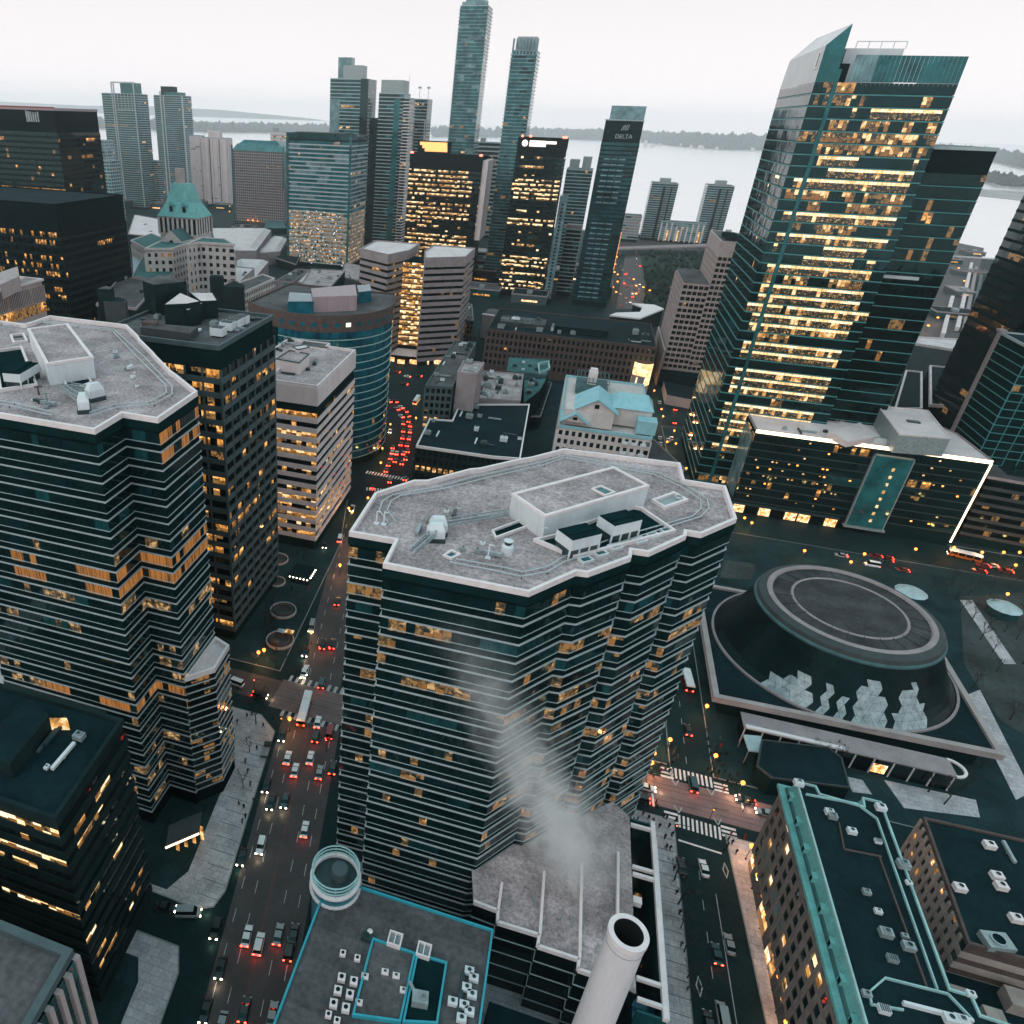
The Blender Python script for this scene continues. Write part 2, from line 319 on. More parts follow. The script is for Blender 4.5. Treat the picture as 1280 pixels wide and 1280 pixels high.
# ------------------------------------------------------------------ facades
def runs(rng, n, full, part, sparse):
    """which panes of one storey are lit: 0 dark, 1 or 2 for two kinds of room"""
    out = [0] * n; q = rng.random()
    if q < full:
        k = rng.choice((1, 1, 2)); out = [k if rng.random() < 0.93 else 0 for _ in range(n)]
    elif q < full + part:
        for _ in range(rng.randint(1, 3)):
            a = rng.randrange(n); l = rng.randint(1, max(2, n // 3)); k = rng.choice((1, 1, 2))
            for i in range(a, min(n, a + l)):
                if rng.random() < 0.9: out[i] = k
    for i in range(n):
        if rng.random() < sparse: out[i] = rng.choice((1, 2))
    return out
def facade(r, pg, z0, z1, n, seed=0, pane=1.5, sill=0.35, band=None, band_out=0.15, thin=None, thin_at=0.0, thin_h=0.14, thin_out=0.1, band_h=None,
           dark='glass_dark', alt='glass_green', altp=0.12, lit1='lit_amber', lit2='lit_gold', full=0.1, part=0.25, sparse=0.03, strip=0.0, strip_mat='lit_pale',
           pier=None, pier_w=0.6, pier_out=0.3, every=6.0, joined=False, skip=(), gap=0.07, lights=None, tilt=0.012, low=0.0, edges=None, band_edges=None, rooms=True):
    """storeys of glass panes with a sill band each; separate window_band and spandrel per storey, joined on far buildings"""
    rng = R_(seed); h = (z1 - z0) / n; k = len(pg)
    gl = offset(pg, -0.02); mats = [dark, alt, lit1, lit2, strip_mat, 'lit_dim', 'lit_low']
    G = MB(); S = MB(); T = MB()
    for f in range(n):
        if not joined: G = MB(); S = MB(); T = MB()
        zb = z0 + f * h; bh = band_h if band_h is not None else sill * h
        za = zb + sill * h; zc = zb + h - 0.05
        for e in range(k):
            if e in skip or (edges is not None and e not in edges): continue
            p, q = gl[e], gl[(e + 1) % k]; L = math.hypot(q[0] - p[0], q[1] - p[1])
            if L < 0.4: continue
            m = max(1, int(round(L / pane))); nx, ny = (q[1] - p[1]) / L, -(q[0] - p[0]) / L
            lt = lights(rng, f, e, m) if lights else runs(rng, m, full, part, sparse)
            astart = rng.randrange(m) if rng.random() < altp else -1; alen = rng.randint(1, max(1, m // 2))
            st = strip and rng.random() < strip
            for j in range(m):
                t0 = j / m + gap / L / 2; t1 = (j + 1) / m - gap / L / 2
                o = [rng.uniform(-tilt, tilt) for _ in range(4)]
                x0, y0 = p[0] + (q[0] - p[0]) * t0, p[1] + (q[1] - p[1]) * t0
                x1, y1 = p[0] + (q[0] - p[0]) * t1, p[1] + (q[1] - p[1]) * t1
                s = 0
                if astart >= 0 and astart <= j < astart + alen: s = 1
                if lt[j]: s = 1 + min(lt[j], 2)
                a = (x0 + nx * o[0], y0 + ny * o[0]); b = (x1 + nx * o[1], y1 + ny * o[1]); c = (x1 + nx * o[2], y1 + ny * o[2]); d = (x0 + nx * o[3], y0 + ny * o[3])
                if (st and s >= 2) or lt[j] == 3:
                    zm = zc - 0.26 * h
                    G.quad((*a, za), (*b, za), (*b, zm), (*a, zm), 2 if rng.random() < .8 else s); G.quad((*d, zm), (*c, zm), (*c, zc), (*d, zc), 4)
                elif s >= 2 and rooms:
                    u_ = rng.random(); zm = za + (zc - za) * rng.choice((.25, .45, .5, .7)); up = s if u_ < .75 else 5; dn = (6 if u_ < .45 else 5 if u_ < .7 else 0 if u_ < .88 else s)
                    G.quad((*a, za), (*b, za), (*b, zm), (*a, zm), dn); G.quad((*a, zm), (*b, zm), (*c, zc), (*d, zc), up)
                else: G.quad((*a, za), (*b, za), (*c, zc), (*d, zc), s)
        if band: 
            if band_edges is None: S.ring(pg, -0.2, band_out, zb - 0.0, zb + bh)
            else:
                for e in band_edges: wallbox(S, pg[e], pg[(e + 1) % k], zb, zb + bh, -0.2, band_out)
        if thin: T.ring(pg, -0.2, thin_out, zb + thin_at * h, zb + thin_at * h + thin_h)
        if not joined:
            child(G, 'window_band', mats, r)
            if band: child(S, 'spandrel', band, r)
            if thin: child(T, 'ledge', thin, r)
    if joined:
        child(G, 'window_band', mats, r, kind='stuff')
        if band: child(S, 'spandrel', band, r, kind='stuff')
        if thin: child(T, 'ledge', thin, r, kind='stuff')
    if pier:
        Pm = MB(); cnt = 0
        for e in range(k):
            if e in skip or (edges is not None and e not in edges): continue
            p, q = pg[e], pg[(e + 1) % k]; L = math.hypot(q[0] - p[0], q[1] - p[1])
            m = max(1, int(round(L / every))); ang = math.atan2(q[1] - p[1], q[0] - p[0]); nx, ny = (q[1] - p[1]) / L, -(q[0] - p[0]) / L
            for j in range(m + 1):
                if j == m and (e + 1) % k not in skip and len(pg) > 2: continue
                t = j / m; x = p[0] + (q[0] - p[0]) * t; y = p[1] + (q[1] - p[1]) * t
                if not joined: Pm = MB()
                Pm.obox(x + nx * (pier_out / 2 - 0.1), y + ny * (pier_out / 2 - 0.1), z0 - low, z1, pier_w, pier_out + 0.2, ang)
                if not joined: child(Pm, 'pier', pier, r)
        if joined: child(Pm, 'pier', pier, r, kind='stuff')
def wallbox(mb, p, q, z0, z1, d0, d1, m=0):
    L = math.hypot(q[0] - p[0], q[1] - p[1]); nx, ny = (q[1] - p[1]) / L, -(q[0] - p[0]) / L
    mb.prism(ccw([(p[0] + nx * d0, p[1] + ny * d0), (q[0] + nx * d0, q[1] + ny * d0), (q[0] + nx * d1, q[1] + ny * d1), (p[0] + nx * d1, p[1] + ny * d1)]), z0, z1, m, m)
def shell(r, pg, z0, z1, wall='core_dark', roof='roof_grey', par=0.9, par_mat='coping', par_w=0.45, inset=0.25, par_out=0.12):
    """solid core, roof slab and parapet; z1 is the top of the parapet"""
    w = MB(); zr = z1 - par; w.prism(offset(pg, -inset), z0, zr - 0.25); child(w, 'wall', wall, r)
    s = MB(); s.prism(offset(pg, -0.12), zr - 0.25, zr); child(s, 'roof', roof, r)
    if par > 0:
        p = MB(); p.ring(pg, -par_w, par_out, zr - 0.4, z1); child(p, 'parapet', par_mat, r)
    return zr
def boxpart(r, name, mats, pg, z0, z1, roof=None, rim=None, rim_mat='coping', label=None):
    m = MB(); m.prism(ccw(pg), z0, z1); o = child(m, name, mats, r, label=label)
    if rim:
        q = MB(); q.ring(ccw(pg), -0.3, 0.06, z1 - 0.05, z1 + rim); child(q, 'parapet', rim_mat, o)
    if roof:
        q = MB(); q.prism(offset(ccw(pg), -0.3), z1, z1 + 0.04); child(q, 'roof', roof, o)
    return o
def hvac(r, x, y, z, s=1.0, ang=0.0, kind=0, mat1='grey_metal'):
    """rooftop unit: cased box on feet with a fan cowl"""
    m = MB(); c, q = math.cos(ang), math.sin(ang)
    m.obox(x, y, z + 0.25 * s, z + 1.5 * s, 2.2 * s, 1.7 * s, ang, 0)
    for dx in (-0.8, 0.8): m.obox(x + dx * s * c, y + dx * s * q, z, z + 0.26 * s, 0.2 * s, 1.5 * s, ang, 1)
    if kind == 0:
        m.lathe(x, y, [(0.62 * s, z + 1.5 * s), (0.62 * s, z + 1.75 * s), (0.5 * s, z + 1.75 * s), (0.5 * s, z + 1.52 * s), (0.0, z + 1.52 * s)], 10, 1, ms=[0, 0, 1, 1])
    elif kind == 1:
        for i in range(5): m.obox(x + (-0.8 + i * 0.4) * s * c, y + (-0.8 + i * 0.4) * s * q, z + 1.5 * s, z + 1.62 * s, 0.2 * s, 1.5 * s, ang, 1)
    else:
        m.obox(x, y, z + 1.5 * s, z + 1.9 * s, 1.2 * s, 1.0 * s, ang, 0); m.obox(x, y, z + 1.9 * s, z + 1.95 * s, 0.8 * s, 0.7 * s, ang, 1)
    child(m, 'rooftop_unit', [mat1, 'dark_metal'], r)
def clutter(r, pg, z, n, seed, smin=0.6, smax=1.5, mats=('grey_metal', 'white_panel', 'dark_metal')):
    """plant, ducts and hatches scattered on a roof, kept inside its outline"""
    rng = R_(seed); xs = [p[0] for p in pg]; ys = [p[1] for p in pg]
    def inside(x, y):
        c = False
        for i in range(len(pg)):
            a, b = pg[i], pg[(i + 1) % len(pg)]
            if (a[1] > y) != (b[1] > y) and x < (b[0] - a[0]) * (y - a[1]) / (b[1] - a[1]) + a[0]: c = not c
        return c
    i = 0; t = 0
    while i < n and t < n * 20:
        t += 1; x = rng.uniform(min(xs) + 1.5, max(xs) - 1.5); y = rng.uniform(min(ys) + 1.5, max(ys) - 1.5)
        if not (inside(x + 1.2, y) and inside(x - 1.2, y) and inside(x, y + 1.2) and inside(x, y - 1.2)): continue
        i += 1; k = rng.random()
        if k < 0.7: hvac(r, x, y, z, rng.uniform(smin, smax), rng.choice((0, 0, math.pi / 2)), rng.choice((0, 1, 2)), rng.choice(mats))
        else:
            m = MB(); l = rng.uniform(3, 8) * smax; a = rng.choice((0, math.pi / 2))
            m.obox(x, y, z + 0.3, z + 0.9, min(l, 6), 0.6, a); m.obox(x, y, z, z + 0.3, 0.3, 0.5, a); child(m, 'duct', rng.choice(mats), r)
def roof_rail(r, pts, z, mat1='grey_metal', h=0.9, every=2.0):
    m = MB()
    for a, b in zip(pts, pts[1:]):
        L = math.hypot(b[0] - a[0], b[1] - a[1]); k = max(1, int(L / every))
        m.beam((*a, z + h), (*b, z + h), 0.2, 0.16)
        for i in range(k + 1): m.beam((a[0] + (b[0] - a[0]) * i / k, a[1] + (b[1] - a[1]) * i / k, z), (a[0] + (b[0] - a[0]) * i / k, a[1] + (b[1] - a[1]) * i / k, z + h), 0.1, 0.1)
    child(m, 'rail', mat1, r)

# ------------------------------------------------------------------ ground, streets, water
def uni(Y, off=0.0):   # centre line of the avenue (it runs at a slant to the grid) and a sideways offset from it
    return (-40.5 - 0.187 * (Y - 89.1) + off, Y)
g = MB(); g.quad((-2600, -400, 0), (2600, -400, 0), (2600, 1300, 0), (-2600, 1300, 0)); structure(g, 'ground', 'asphalt')
g = MB()
g.quad((-30000, 1290, -1.5), (30000, 1290, -1.5), (30000, 29000, -1.5), (-30000, 29000, -1.5)); structure(g, 'water', 'water')
g = MB(); g.prism([(-2600, 1286), (2600, 1286), (2600, 1300), (-2600, 1300)], -2.5, 0.3); structure(g, 'quay', 'pavement')
def slab(name, pts, m='pavement', z=0.13, kerb=True):
    pts = ccw(pts); s = MB(); s.prism(pts, 0.0, z, 0, 0); structure(s, name, m)
    if kerb:
        s = MB(); s.ring(pts, -0.05, 0.22, 0.0, z + 0.01); structure(s, 'kerb', 'kerb')
# pavements of the blocks
slab('pavement', [(-30.5, 128), (-25, 96), (-27.5, 84), (-27, 20), (46.0, 20), (46.6, 137.5), (-32.0, 137.5)])                       # block of the central tower
slab('pavement', [(63.0, 20), (58.5, 137.0), (160, 137.0), (160, 20)])                                                                  # block of the copper roof
slab('pavement', [(58.0, 155.5), (300, 155.5), (300, 300), (59.5, 300)], 'plaza')                                                       # concert hall block
slab('pavement', [(-33.5, 156.0), (47.0, 156.0), (48.0, 300), (-40, 300), (-58.5, 230)], 'plaza')                                                # block behind the central tower
slab('pavement', [(-63.5, 135.5), (-57.5, 131), (-52.9, 102.7), (-49.8, 84.5), (-50.6, 80.5), (-54, 79), (-70, 79.5), (-150, 80), (-150, 136)])
slab('pavement', [(-53.5, 70.5), (-51, 66), (-44.5, 20), (-160, 20), (-160, 71)])
slab('pavement', [(-65.5, 154.5), (-71.2, 231.8), (-84, 286), (-170, 286), (-170, 154.5)], 'plaza')
slab('pavement', [(62, 322), (300, 322), (300, 420), (62, 420)], 'plaza'); slab('pavement', [(-62, 322), (47, 322), (46, 470), (-58, 470)], 'plaza')
def sheet(name, pts, m, z=0.004):  # a flat sheet lying a few millimetres above what is below it
    s = MB(); s.poly([(x, y, z) for x, y in ccw(pts)]); structure(s, name, m)
# the two crossings of King-like street with tram paving, street glow painted into its pink, and the avenue's worn lanes
sheet('road', [(-170, 141.2), (-63, 141.2), (-63, 150.6), (-170, 150.6)], 'road_worn'); sheet('road', [(-63, 139.5), (-36, 139.5), (-36, 151.5), (-63, 151.5)], 'junction_pink_glow')
sheet('road', [(-36, 140.8), (47.0, 140.8), (47.0, 150.2), (-36, 150.2)], 'road_worn'); sheet('road', [(41, 141.0), (96, 141.0), (96, 150.8), (41, 150.8)], 'pink_paving_and_glow', 0.008)
sheet('road', [uni(40, -8), uni(40, 9), uni(138, 9), uni(138, -8)], 'road_worn', 0.004); sheet('road', [uni(152, -6), uni(152, 7), uni(238, 7), uni(238, -6)], 'road_worn', 0.004)
sheet('forecourt', [(-150, 80.6), (-62, 80.6), (-59.6, 86), (-61.5, 101), (-62.6, 110), (-150, 110)], 'plaza', .136)
sheet('forecourt', [(-150, 66), (-60, 66), (-57.5, 62), (-52, 20), (-150, 20)], 'plaza', .136)
# rails of the tram track
tr = MB()
for yy in (143.0, 144.5, 147.0, 148.5): tr.box(-170, yy - 0.06, 0.010, 96, yy + 0.06, 0.016)
structure(tr, 'tram_rail', 'steel_dark')
# zebra crossings: every stripe is a piece of the road's paint
def stripes(p0, p1, n, wd, frac=0.5, m='paint', z=0.020):
    """n bars across the strip p0-p1 (centre line); wd = length of a bar"""
    dx, dy = p1[0] - p0[0], p1[1] - p0[1]; L = math.hypot(dx, dy); ux, uy = dx / L, dy / L
    for i in range(n):
        a = L * i / n; b = a + L / n * frac; s = MB()
        s.poly([(p0[0] + ux * t - uy * w, p0[1] + uy * t + ux * w, z) for t, w in ((a, -wd / 2), (b, -wd / 2), (b, wd / 2), (a, wd / 2))])
        structure(s, 'crossing_stripe', m)
stripes(W(838, 965), W(893, 979), 10, 3.6); stripes(W(848, 1026), W(904, 1043), 10, 3.8)
stripes((46.2, 151.0), (46.2, 155.3), 3, 3.2, .55); stripes((46.2, 136.6), (46.2, 140.5), 3, 3.2, .55); stripes((59.4, 150.9), (59.4, 154.4), 3, 3.4, .55); stripes((59.4, 136.8), (59.4, 140.6), 3, 3.4, .55)
stripes(W(458, 590), W(512, 600), 15, 3.2, .5); stripes(W(458, 611), W(482, 613), 7, 3.0, .5); stripes(W(0, 812), W(38, 820), 9, 3.6, .5); stripes(W(10, 790), W(36, 772), 7, 3.4, .5)
stripes((-61.5, 152.5), (-37, 152.5), 12, 2.6, .45, 'paint_grey'); stripes((-58.5, 138.3), (-34, 138.3), 12, 2.4, .45, 'paint_grey')
for a, b in (((848, 1050), (902, 1067)), ((924, 992), (929, 1012)), ((815, 985), (817, 1008))):
    s = MB(); p, q = W(*a), W(*b); s.beam((*p, 0.02), (*q, 0.02), 0.5, 0.02); structure(s, 'stop_line', 'paint')
# lane lines
def dashes(path, dash, gap_, w, m='paint_grey', z=0.020):
    for p, q in zip(path, path[1:]):
        L = math.hypot(q[0] - p[0], q[1] - p[1]); t = 0
        while t < L - 0.5:
            e = min(L, t + dash); s = MB()
            s.beam((p[0] + (q[0] - p[0]) * t / L, p[1] + (q[1] - p[1]) * t / L, z), (p[0] + (q[0] - p[0]) * e / L, p[1] + (q[1] - p[1]) * e / L, z), w, 0.015)
            structure(s, 'lane_marking', m); t += dash + gap_
for off in (-6.6, -3.4, 3.5, 6.8): dashes([uni(42, off), uni(136, off)], 3.0, 4.5, 0.16)
for off in (-3.3, 3.4): dashes([uni(156, off), uni(250, off)], 3.0, 4.5, 0.16)
for off in (-0.16, 0.16): dashes([uni(42, off), uni(136, off)], 300, 1, 0.14, 'paint_red')
dashes([uni(156), uni(250)], 300, 1, 0.14, 'paint_red')
dashes([(55.6, 20), (54.2, 120)], 300, 1, 0.16); dashes([(51.3, 25), (51.2, 130)], 2.5, 5, 0.14); dashes([(51.5, 158), (53, 300)], 2.5, 5, 0.14); dashes([(-44, 312), (62, 312)], 3, 5, 0.16)
for px, py in ((854, 1087), (907, 1088), (874, 1233)):   # diamond lane symbols
    x, y = W(px, py); s = MB(); s.ring([(x, y - 2.2), (x + 0.7, y), (x, y + 2.2), (x - 0.7, y)], -0.28, 0.0, 0.014, 0.02); structure(s, 'lane_symbol', 'paint_grey')
for px, py in ((844, 978), (889, 990), (848, 1012), (897, 1027)):  # arrow-like marks by the crossing
    x, y = W(px, py); s = MB(); s.beam((x - 0.9, y + 1.0, .02), (x, y - 1.0, .02), 0.3, .012); s.beam((x + 0.9, y + 1.0, .02), (x, y - 1.0, .02), 0.3, .012); structure(s, 'lane_symbol', 'paint_grey')
# paving joints of the pale pavement slabs: fine saw cuts
jt = MB()
for i in range(22): jt.box(40.0, 60 + i * 3.4, 0.131, 46.4, 60 + i * 3.4 + 0.12, 0.136)
for i in range(14):
    y = 82 + i * 3.6; x = uni(y)[0]; jt.box(x - 16, y, 0.131, x - 10.5, y + 0.12, 0.136)
structure(jt, 'paving_joint', 'asphalt')

# ------------------------------------------------------------------ the two zigzag glass towers
def crop(off, s, pts): return [(off[0] + x * s, off[1] + y * s) for x, y in pts]
S1 = 260 / 1280
def zigzag(name, label, pg, z, n, seed, lights, lit='lit_speck'):
    r = root(name, label, 'tower', pg)
    zr = shell(r, pg, 0, z, 'core_black', 'roof_grey', par=1.0, par_w=0.5, par_out=0.06)
    facade(r, pg, 4.0, z - 3.0, n, seed=seed, pane=1.55, sill=0.36, band='ledge', band_h=0.19, band_out=0.09, thin='ledge_thin', thin_at=0.42, thin_h=0.13, thin_out=0.07,
           dark='glass_dark', alt='glass_green', altp=0.22, lit1='lit_room', lit2=lit, rooms=(lit != 'lit_blinds'), full=0.0, part=0.25, sparse=0.01, lights=lights)  # greener runs of panes paint broken reflections into the glass
    m = MB(); m.ring(pg, -0.2, 0.12, z - 2.6, z - 1.0); child(m, 'fascia', 'core_dark', r)
    m = MB(); m.ring(pg, -0.2, 0.05, 0, 4.0); child(m, 'base_wall', 'glass_black', r)
    return r, zr
nz = 87.6
n_pg = [(-29.4, 100.9), (-21.3, 101.2), (-21.3, 93.4), (1.7, 93.6), (8.4, 102.2), (10.2, 102.4), (16.9, 109.9), (17.1, 112.4), (19.9, 112.6), (26.4, 120.9), (26.6, 122.6), (29.1, 122.6),
        (35.9, 130.9), (35.9, 145.1), (28.2, 145.1), (28.1, 153.6), (4.1, 152.0), (-2.4, 144.6), (-4.4, 143.0), (-11.8, 135.2), (-13.8, 133.9), (-20.9, 125.6), (-23.4, 124.6), (-29.2, 116.6)]
def n_lights(rng, f, e, m):
    k = 22 - f
    if e == 0: return ([2 if rng.random() < .75 else 1 for _ in range(m)] if k in (1,) else runs(rng, m, 0.12, 0.35, 0.04))
    if k < 4: return runs(rng, m, 0, 0.03, 0.006)
    return [1 if x and rng.random() < .8 else x for x in runs(rng, m, 0.01, 0.26, 0.04)]
towN, zr = zigzag('zigzag_tower', 'central dark glass tower with stepped zigzag sides and steam on its front', n_pg, nz, 21, 5, n_lights, 'lit_dim')
A = lambda *p: crop((430, 545), S1, p)
B = lambda *p: crop((680, 545), S1, p)
def penthouse(r, corners, z, zt, notch=None):
    pg = ccw(WL(corners, zt)); m = MB(); m.prism(pg, z, zt - 0.35); ph = child(m, 'penthouse', 'white_panel', r)
    m = MB(); m.ring(pg, -0.5, 0.12, zt - 0.5, zt); child(m, 'coping', 'coping', ph)
    m = MB(); m.prism(offset(pg, -0.4), zt - 0.4, zt - 0.25); child(m, 'roof', 'roof_grey', ph)
    return pg
pn = penthouse(towN, A((1240, 490), (1035, 352)) + B((430, 187), (648, 302)), zr, zr + 4.6)
PEND = []
def frame(r, pts, z, h=0.5, w=0.5, floor='core_dark', m_='coping'):
    pg = ccw(WL(pts, z)); m = MB(); m.ring(pg, -w, 0.0, z, z + h); child(m, 'kerb_frame', m_, r)
    if floor: m = MB(); m.prism(offset(pg, -w), z, z + 0.06); child(m, 'well_floor', floor, r)
frame(towN, B((290, 330), (350, 312), (440, 352), (375, 375)), zr + 4.35, .35, .3, 'glass_sea'); frame(towN, B((655, 405), (795, 355), (885, 405), (740, 455)), zr, 0.6, 0.55, 'grey_metal')
frame(towN, A((905, 590), (1140, 505), (1150, 560), (930, 640)), zr, 0.5, 0.35)
frame(towN, A((1160, 650), (1290, 620)) + B((520, 440), (600, 455), (810, 598), (190, 760)), zr, 0.7, 0.5, 'core_dark')
frame(towN, A((605, 742), (660, 708), (720, 735), (660, 765)), zr, 0.4, 0.35, 'glass_teal')
# two cooling plants standing in the well, each a cased block with louvred flanks and a dark fan deck
def cooling(r, px, py, lx=6.2, ly=4.0, h=3.6, z=0.0, ang=math.radians(42)):
    x, y = W(px, py, z + h); m = MB(); c, q = math.cos(ang), math.sin(ang)
    m.obox(x, y, z, z + h * 0.45, lx * 0.94, ly * 0.9, ang, 1); m.obox(x, y, z + h * 0.45, z + h, lx, ly, ang, 0)
    m.obox(x, y, z + h, z + h + 0.18, lx * 0.96, ly * 0.94, ang, 2); m.obox(x, y, z + h + 0.18, z + h + 0.4, lx * 0.9, ly * 0.32, ang, 2)
    for i in range(4):
        t = -lx / 2 + lx * i / 3; m.obox(x + t * c + q * ly * .47, y + t * q - c * ly * .47, z, z + h * .45, .25, .25, ang, 0)
    child(m, 'cooling_unit', ['white_panel', 'dark_metal', 'core_dark'], r)
for p in (B((218, 590))[0], B((470, 505))[0]): cooling(towN, p[0], p[1], z=zr + 0.1)
for i, p in enumerate(B((255, 770), (345, 730), (435, 690), (585, 650), (670, 620), (755, 590))):   # little skylights between the rails
    x, y = W(p[0], p[1], zr); m = MB(); m.ring(ccw([(x + a * .74 - b * .67, y + a * .67 + b * .74) for a, b in ((-1.2, -.8), (1.2, -.8), (1.2, .8), (-1.2, .8))]), -.25, 0, zr, zr + .5); child(m, 'skylight_kerb', 'white_panel', towN)
    m = MB(); m.obox(x, y, zr + .2, zr + .3, 2.0, 1.2, math.radians(42)); child(m, 'skylight', 'glass_sea', towN)
track = A((270, 545), (215, 470), (240, 410), (300, 375), (560, 330), (820, 260)) + B((0, 170), (130, 130), (320, 165), (700, 240), (870, 315), (1000, 400), (1010, 460), (960, 510), (800, 560), (430, 680), (120, 790)) + A((1250, 850), (1090, 880), (960, 850), (650, 790))
def rails(r, px, z):
    pts = WL(px, z)
    for d in (0.0, 1.5):
        path = []
        cx = sum(p[0] for p in pts) / len(pts); cy = sum(p[1] for p in pts) / len(pts)
        for p in pts:
            L = math.hypot(p[0] - cx, p[1] - cy); path.append((p[0] - (p[0] - cx) / L * d, p[1] - (p[1] - cy) / L * d))
        roof_rail(r, path, z, 'ledge', 0.5, 2.2)
rails(towN, track, zr)
def bmu(r, px, py, z, ang, boom):
    """window-cleaning cradle crane: cased body, hooded top, turntable and a long lattice boom"""
    x, y = W(px, py, z); m = MB()
    m.obox(x, y, z, z + 0.8, 3.2, 2.4, ang, 1); m.obox(x, y, z + 0.8, z + 2.2, 3.0, 2.0, ang, 0)
    pg = [(x + a * math.cos(ang) - b * math.sin(ang), y + a * math.sin(ang) + b * math.cos(ang)) for a, b in ((-1.5, -1), (1.5, -1), (1.5, 1), (-1.5, 1))]
    m.prism(ccw(pg), z + 2.2, z + 3.4, 0, 0, pg2=offset(ccw(pg), -0.5)); child(m, 'crane_body', ['white_panel', 'dark_metal'], r)
    m = MB()
    for o in (-0.5, 0.5):
        p = Vector((x, y, z + 1.6)); q = Vector((*boom, z + 1.2)); s = Vector((-(q - p).y, (q - p).x, 0)).normalized() * o
        m.beam(p + s, q + s, 0.25, 0.35); m.beam(p + s + Vector((0, 0, .9)), q + s + Vector((0, 0, .5)), 0.18, 0.18)
        for i in range(1, 9):
            a = p.lerp(q, i / 9) + s; m.beam(a, a + Vector((0, 0, .9 - .045 * i)), .12, .12)
    child(m, 'crane_boom', 'grey_metal', r)
bmu(towN, *A((575, 600))[0], zr, 0.3, W(*A((1000, 510))[0], zr)); bmu(towN, *A((560, 640))[0], zr, 0.3, W(*A((420, 750))[0], zr))
for p in A((1000, 725)): 
    x, y = W(p[0], p[1], zr); m = MB(); m.lathe(x, y, [(1.0, zr), (1.0, zr + 1.6), (.6, zr + 1.9), (.6, zr + 2.4), (.8, zr + 2.6), (0, zr + 2.6)], 14, 0, ms=[0, 0, 1, 0, 0]); child(m, 'vent_cowl', ['white_panel', 'dark_metal'], towN)
for p in A((885, 750), (1215, 640), (200, 540), (245, 545)):
    x, y = W(p[0], p[1], zr); m = MB(); m.tube((x, y, zr), (x, y, zr + 2.6), .16, .12, 6); m.obox(x, y, zr, zr + .2, .9, .9, 0); m.beam((x, y, zr + 2.6), (x + .7, y, zr + 2.5), .15, .12); child(m, 'davit_post', 'white_panel', towN)
clutter(towN, WL(A((300, 560), (420, 640), (900, 420), (760, 400)), zr), zr, 7, 23, .25, .5); clutter(towN, WL(B((300, 190), (640, 260), (850, 440), (900, 420), (700, 260)), zr), zr, 6, 29, .25, .45); clutter(towM, WL(Cc((600, 300), (800, 520), (900, 480), (700, 260)), zrm), zrm, 8, 31, .25, .5) if 0 else None; clutter(towN, WL(A((640, 800), (1000, 800), (900, 640), (600, 700)), zr), zr, 5, 3, .3, .5)
# left tower
mz = 102.2
m_pg = [(-98.0, 94.3), (-73.5, 94.3), (-73.5, 102.7), (-66.3, 102.7), (-66.6, 118.0), (-75.6, 125.6), (-77.6, 127.1), (-86.0, 135.2), (-88.1, 137.4), (-96.4, 145.3), (-98.5, 147.8), (-106.5, 155.3), (-129.4, 155.0), (-129.4, 145.6), (-137.0, 145.6), (-137.0, 132), (-128, 123), (-128, 120), (-119, 112), (-119, 109.5), (-109, 101.5), (-109, 94.3)]
def m_lights(rng, f, e, m):
    k = 25 - f
    blind = {2: (3,), 8: (1, 2, 3), 9: (1, 2, 3), 17: (1, 2), 18: (3,)}
    if k == 1 and e == 3: return [2 if rng.random() < .7 else 0 for _ in range(m)]
    if e in blind.get(k, ()): return [2 if rng.random() < .8 else 0 for _ in range(m)] if e else runs(rng, m, 0, 1, 0)
    if k in (17, 8, 9) and e == 0: return [2 if (j // 5) % 2 == 0 and rng.random() < .9 else 0 for j in range(m)]
    if k < 7: return runs(rng, m, 0, 0.04, 0.004)
    return [1 if x else 0 for x in runs(rng, m, 0.01, 0.28, 0.035)]
towM, zrm = zigzag('zigzag_tower', 'taller zigzag glass tower at the left edge with amber blinds lit', m_pg, mz, 25, 11, m_lights, 'lit_blinds')
Cc = lambda *p: crop((0, 380), S1, p)
penthouse(towM, Cc((285, 365), (170, 150), (415, 118), (572, 322)), zrm, zrm + 4.6)
frame(towM, Cc((62, 200), (150, 190), (175, 238), (80, 250)), zrm, .6, .5, 'glass_dark'); frame(towM, Cc((-40, 300), (140, 275), (235, 510), (0, 545)), zrm, .7, .5, 'core_dark')
frame(towM, Cc((390, 480), (520, 415), (570, 490), (430, 545)), zrm, .5, .3, 'core_dark')
cooling(towM, *Cc((130, 395))[0], 7.5, 3.6, 3.0, zrm + .1, math.radians(100))
bmu(towM, *Cc((590, 590))[0], zrm, 1.1, W(*Cc((430, 540))[0], zrm)); bmu(towM, *Cc((520, 660))[0], zrm, 2.2, W(*Cc((380, 540))[0], zrm))
rails(towM, Cc((320, 700), (60, 640), (-80, 620), (-180, 300), (-60, 160), (250, 115), (480, 140), (700, 165), (880, 330), (1060, 520), (1060, 570), (950, 630), (720, 650), (560, 700)), zrm)
for p in Cc((240, 560), (290, 600)):
    x, y = W(p[0], p[1], zrm); m = MB(); m.tube((x, y, zrm), (x, y, zrm + 1.9), .2, .12, 6); m.beam((x - .8, y, zrm + 1.5), (x + .8, y + .3, zrm + 1.7), .3, .25); child(m, 'davit_post', 'brick_brown' if p[0] < 55 else 'grey_metal', towM)
clutter(towM, WL(Cc((600, 300), (800, 560), (930, 500), (700, 260)), zrm), zrm, 9, 31, .25, .55); clutter(towM, WL(Cc((60, 560), (330, 690), (360, 620), (120, 550)), zrm), zrm, 6, 33, .25, .5)
